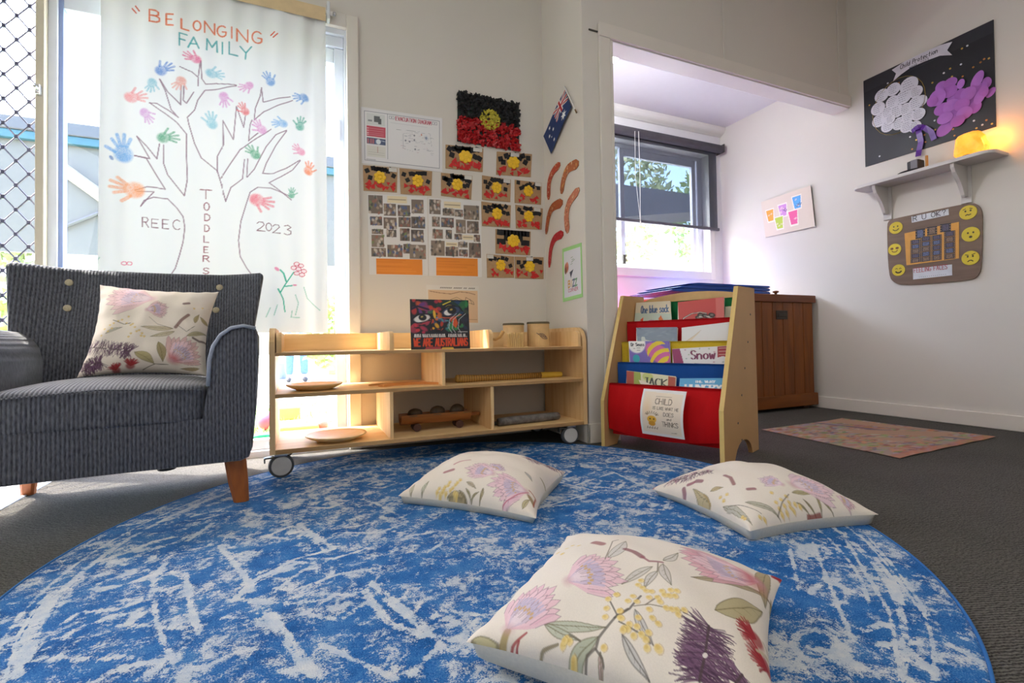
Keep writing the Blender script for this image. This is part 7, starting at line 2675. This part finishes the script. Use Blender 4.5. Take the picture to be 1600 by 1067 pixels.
def f_right(f):
    e = lambda x, y: (1000 + x / 4, 710 + y / 4)
    f.leaf(e(430, 330), e(330, 215), .12, 'c0ae80')
    f.leaf(e(440, 230), e(520, 205), .2, 'c0a878')
    f.leaf(e(660, 300), e(880, 420), .10, 'b4b09c')
    f.leaf(e(520, 330), e(700, 440), .10, 'b8b4a4')
    f.leaf(e(950, 240), e(1090, 250), .12, 'a89a68')
    f.leaf(e(1020, 280), e(1100, 390), .10, '8c7c48')
    f.leaf(e(980, 300), e(1060, 380), .10, 'a09060')
    f.leaf(e(1100, 260), e(1140, 390), .12, 'a89a68')
    f.leaf(e(1140, 290), e(1210, 390), .10, 'a8986a')
    f.protea(e(900, 190), e(740, 150), .7, 'e2c8d4', 'd0c0d2')
    f.protea(e(940, 190), e(1180, 190), .75, 'e2c0cc', 'd2bcc8')
    f.protea(e(1230, 260), e(1350, 330), .8, 'e4b8c2', 'd0b4bc')
    f.wattle([e(x, y) for x, y in ((850, 300), (880, 280), (910, 260), (930, 300), (900, 320), (870, 340), (940, 330), (960, 350), (920, 370), (890, 380), (970, 310), (1000, 330), (820, 240), (640, 390), (655, 400), (500, 270), (540, 250), (520, 290), (750, 390), (780, 410))], .014)
    f.brush([e(170, 180), e(300, 140), e(450, 105)], .05, 'b06a80', 190)
    f.bud([e(272, 215), e(275, 265)], .03, '8a4a60')
    f.bud([e(350, 165), e(385, 165)], .03, '8a4a60')
    f.bud([e(300, 190), e(335, 175)], .024, '96405a')
    f.bud([e(530, 130), e(565, 145), e(585, 185)], .026, '8a4a52')
    f.bud([e(675, 215), e(715, 215)], .026, '8a4450')
    f.gum(e(95, 215), e(60, 200), .045, 'b03a3c')
    f.line([e(430, 330), e(400, 250)], .010, 'b49a68')
    f.line([e(860, 390), e(890, 300), e(930, 250)], .006, '5c5040')
    f.line([e(550, 330), e(640, 320), e(760, 370)], .005, '7a7068')
    f.line([e(1050, 400), e(1130, 395)], .012, '8c3a30')


cushion('wide flower cushion lying at the right edge of the rug near the bookrack', (A3, B3, C3, D3), .095, 220, f_right, [to_px(p) for p in (A3, B3, C3, D3)], 33, .05)

# cushion standing in the armchair
YA = 1.98
A4, B4 = at_y(120, 590, 1.90), at_y(324, 588, 1.92)
C4, D4 = at_y(342, 456, 2.035), at_y(156, 445, 2.02)


def f_chair(f):
    e = lambda x, y: (100 + x / 6.154, 430 + y / 6.154)
    f.leaf(e(680, 735), e(865, 850), .24, 'a89a62', '6c6030')
    f.leaf(e(905, 640), e(950, 830), .18, '9c8a54', '6c6030')
    f.leaf(e(1050, 515), e(740, 490), .11, 'c4b694')
    f.leaf(e(1060, 540), e(830, 590), .12, 'c8ba98')
    f.leaf(e(1260, 460), e(1300, 380), .2, 'a8945c')
    f.leaf(e(1390, 500), e(1310, 400), .2, 'ac9860')
    f.leaf(e(1300, 900), e(1120, 900), .12, '9c8458')
    f.leaf(e(1180, 580), e(1380, 590), .12, 'b8ac80')
    f.leaf(e(400, 560), e(560, 500), .12, 'c8c4b0')
    f.protea(e(880, 230), e(400, 200), .7, 'e2bcc0', 'cdb8c4')
    f.protea(e(780, 330), e(1010, 310), .8, 'deb8b8', 'cbb0bc')
    f.protea(e(1020, 830), e(1270, 650), .9, 'd8a8a4', 'b49ca4', 'cc3a30')
    f.wattle([e(x, y) for x, y in ((440, 480), (480, 460), (520, 440), (560, 430), (620, 400), (600, 460), (640, 480), (680, 500), (720, 530), (750, 560), (770, 590), (390, 520), (360, 580), (420, 540), (640, 560), (620, 590), (700, 540), (740, 580), (460, 510), (660, 470), (1250, 320), (1330, 320))], .011)
    f.line([e(470, 430), e(580, 470), (e(640, 460))], .007, '5c5248')
    f.line([e(1050, 515), e(900, 470), e(820, 400)], .005, '7a7060')
    f.line([e(1090, 480), e(1180, 540), e(1260, 490)], .005, '6a6050')
    f.brush([e(240, 700), e(420, 710), e(560, 720), e(640, 730)], .085, '5e4452', 300)
    f.brush([e(170, 930), e(270, 860), e(360, 830)], .085, '5e4452', 260)
    f.bud([e(1195, 380), e(1130, 430), e(1075, 500)], .030, '7a4a44')
    f.bud([e(1155, 275), e(1200, 268)], .03, '6e444c')
    f.bud([e(1240, 600), e(1300, 640), e(1390, 660)], .022, '5c4440')
    f.gum(e(640, 870), e(650, 830), .055, 'a03434')
    f.gum(e(500, 910), e(480, 870), .05, 'a03434')
    f.line([e(760, 910), e(880, 850), e(1000, 860)], .008, '6c6450')


cushion('flower cushion propped upright in the grey armchair', (A4, B4, C4, D4), .075, 210, f_chair, [to_px(p) for p in (A4, B4, C4, D4)], 34, .035, ground=False)

# ------------------------------------------------------------------ coloured mood lights standing on the alcove floor behind the bookrack
for nm, x, y, zz, col, lc, e_ in (('pink mood light tube on the alcove window ledge corner behind the bookrack', 2.14, 2.96, .60, (1, .22, .5), 'ff7ab0', 5.0), ('blue mood light tube in the alcove corner behind the pine chest', 2.85, 2.93, .68, (.18, .3, 1), '7a8cff', 5.0)):
    t = thing('mood_light', nm, 'lamp', (x, y, 0))
    MB().lathe([(.06, 0), (.06, .02), (.03, .03)], 18).obj('base', M_BLACK, t)
    MB().lathe([(.022, .03), (.022, zz), (.012, zz + .006)], 18).obj('glow_tube', mat('glow_' + lc, lc, .4, emit=(lc, 3.0)), t)
    lamp('mood_lamp_light', 'POINT', e_, (x, y - .06, zz + .05), col, shadow_soft_size=.03)

t = thing('ceiling_light', 'round white ceiling light of the alcove hidden behind the opening side', 'lamp', (1.57, 2.26, 2.10))
MB().lathe([(.11, 0), (.12, .01), (.12, .03), (.02, .03), (.02, .10)], 30).obj('rim', M_WTRIM, t)
MB().lathe([(.10, -.004), (.105, 0), (.105, .002)], 30).obj('diffuser', mat('lit_diffuser', 'ffffff', .5, emit=('ffffff', 2.0)), t)
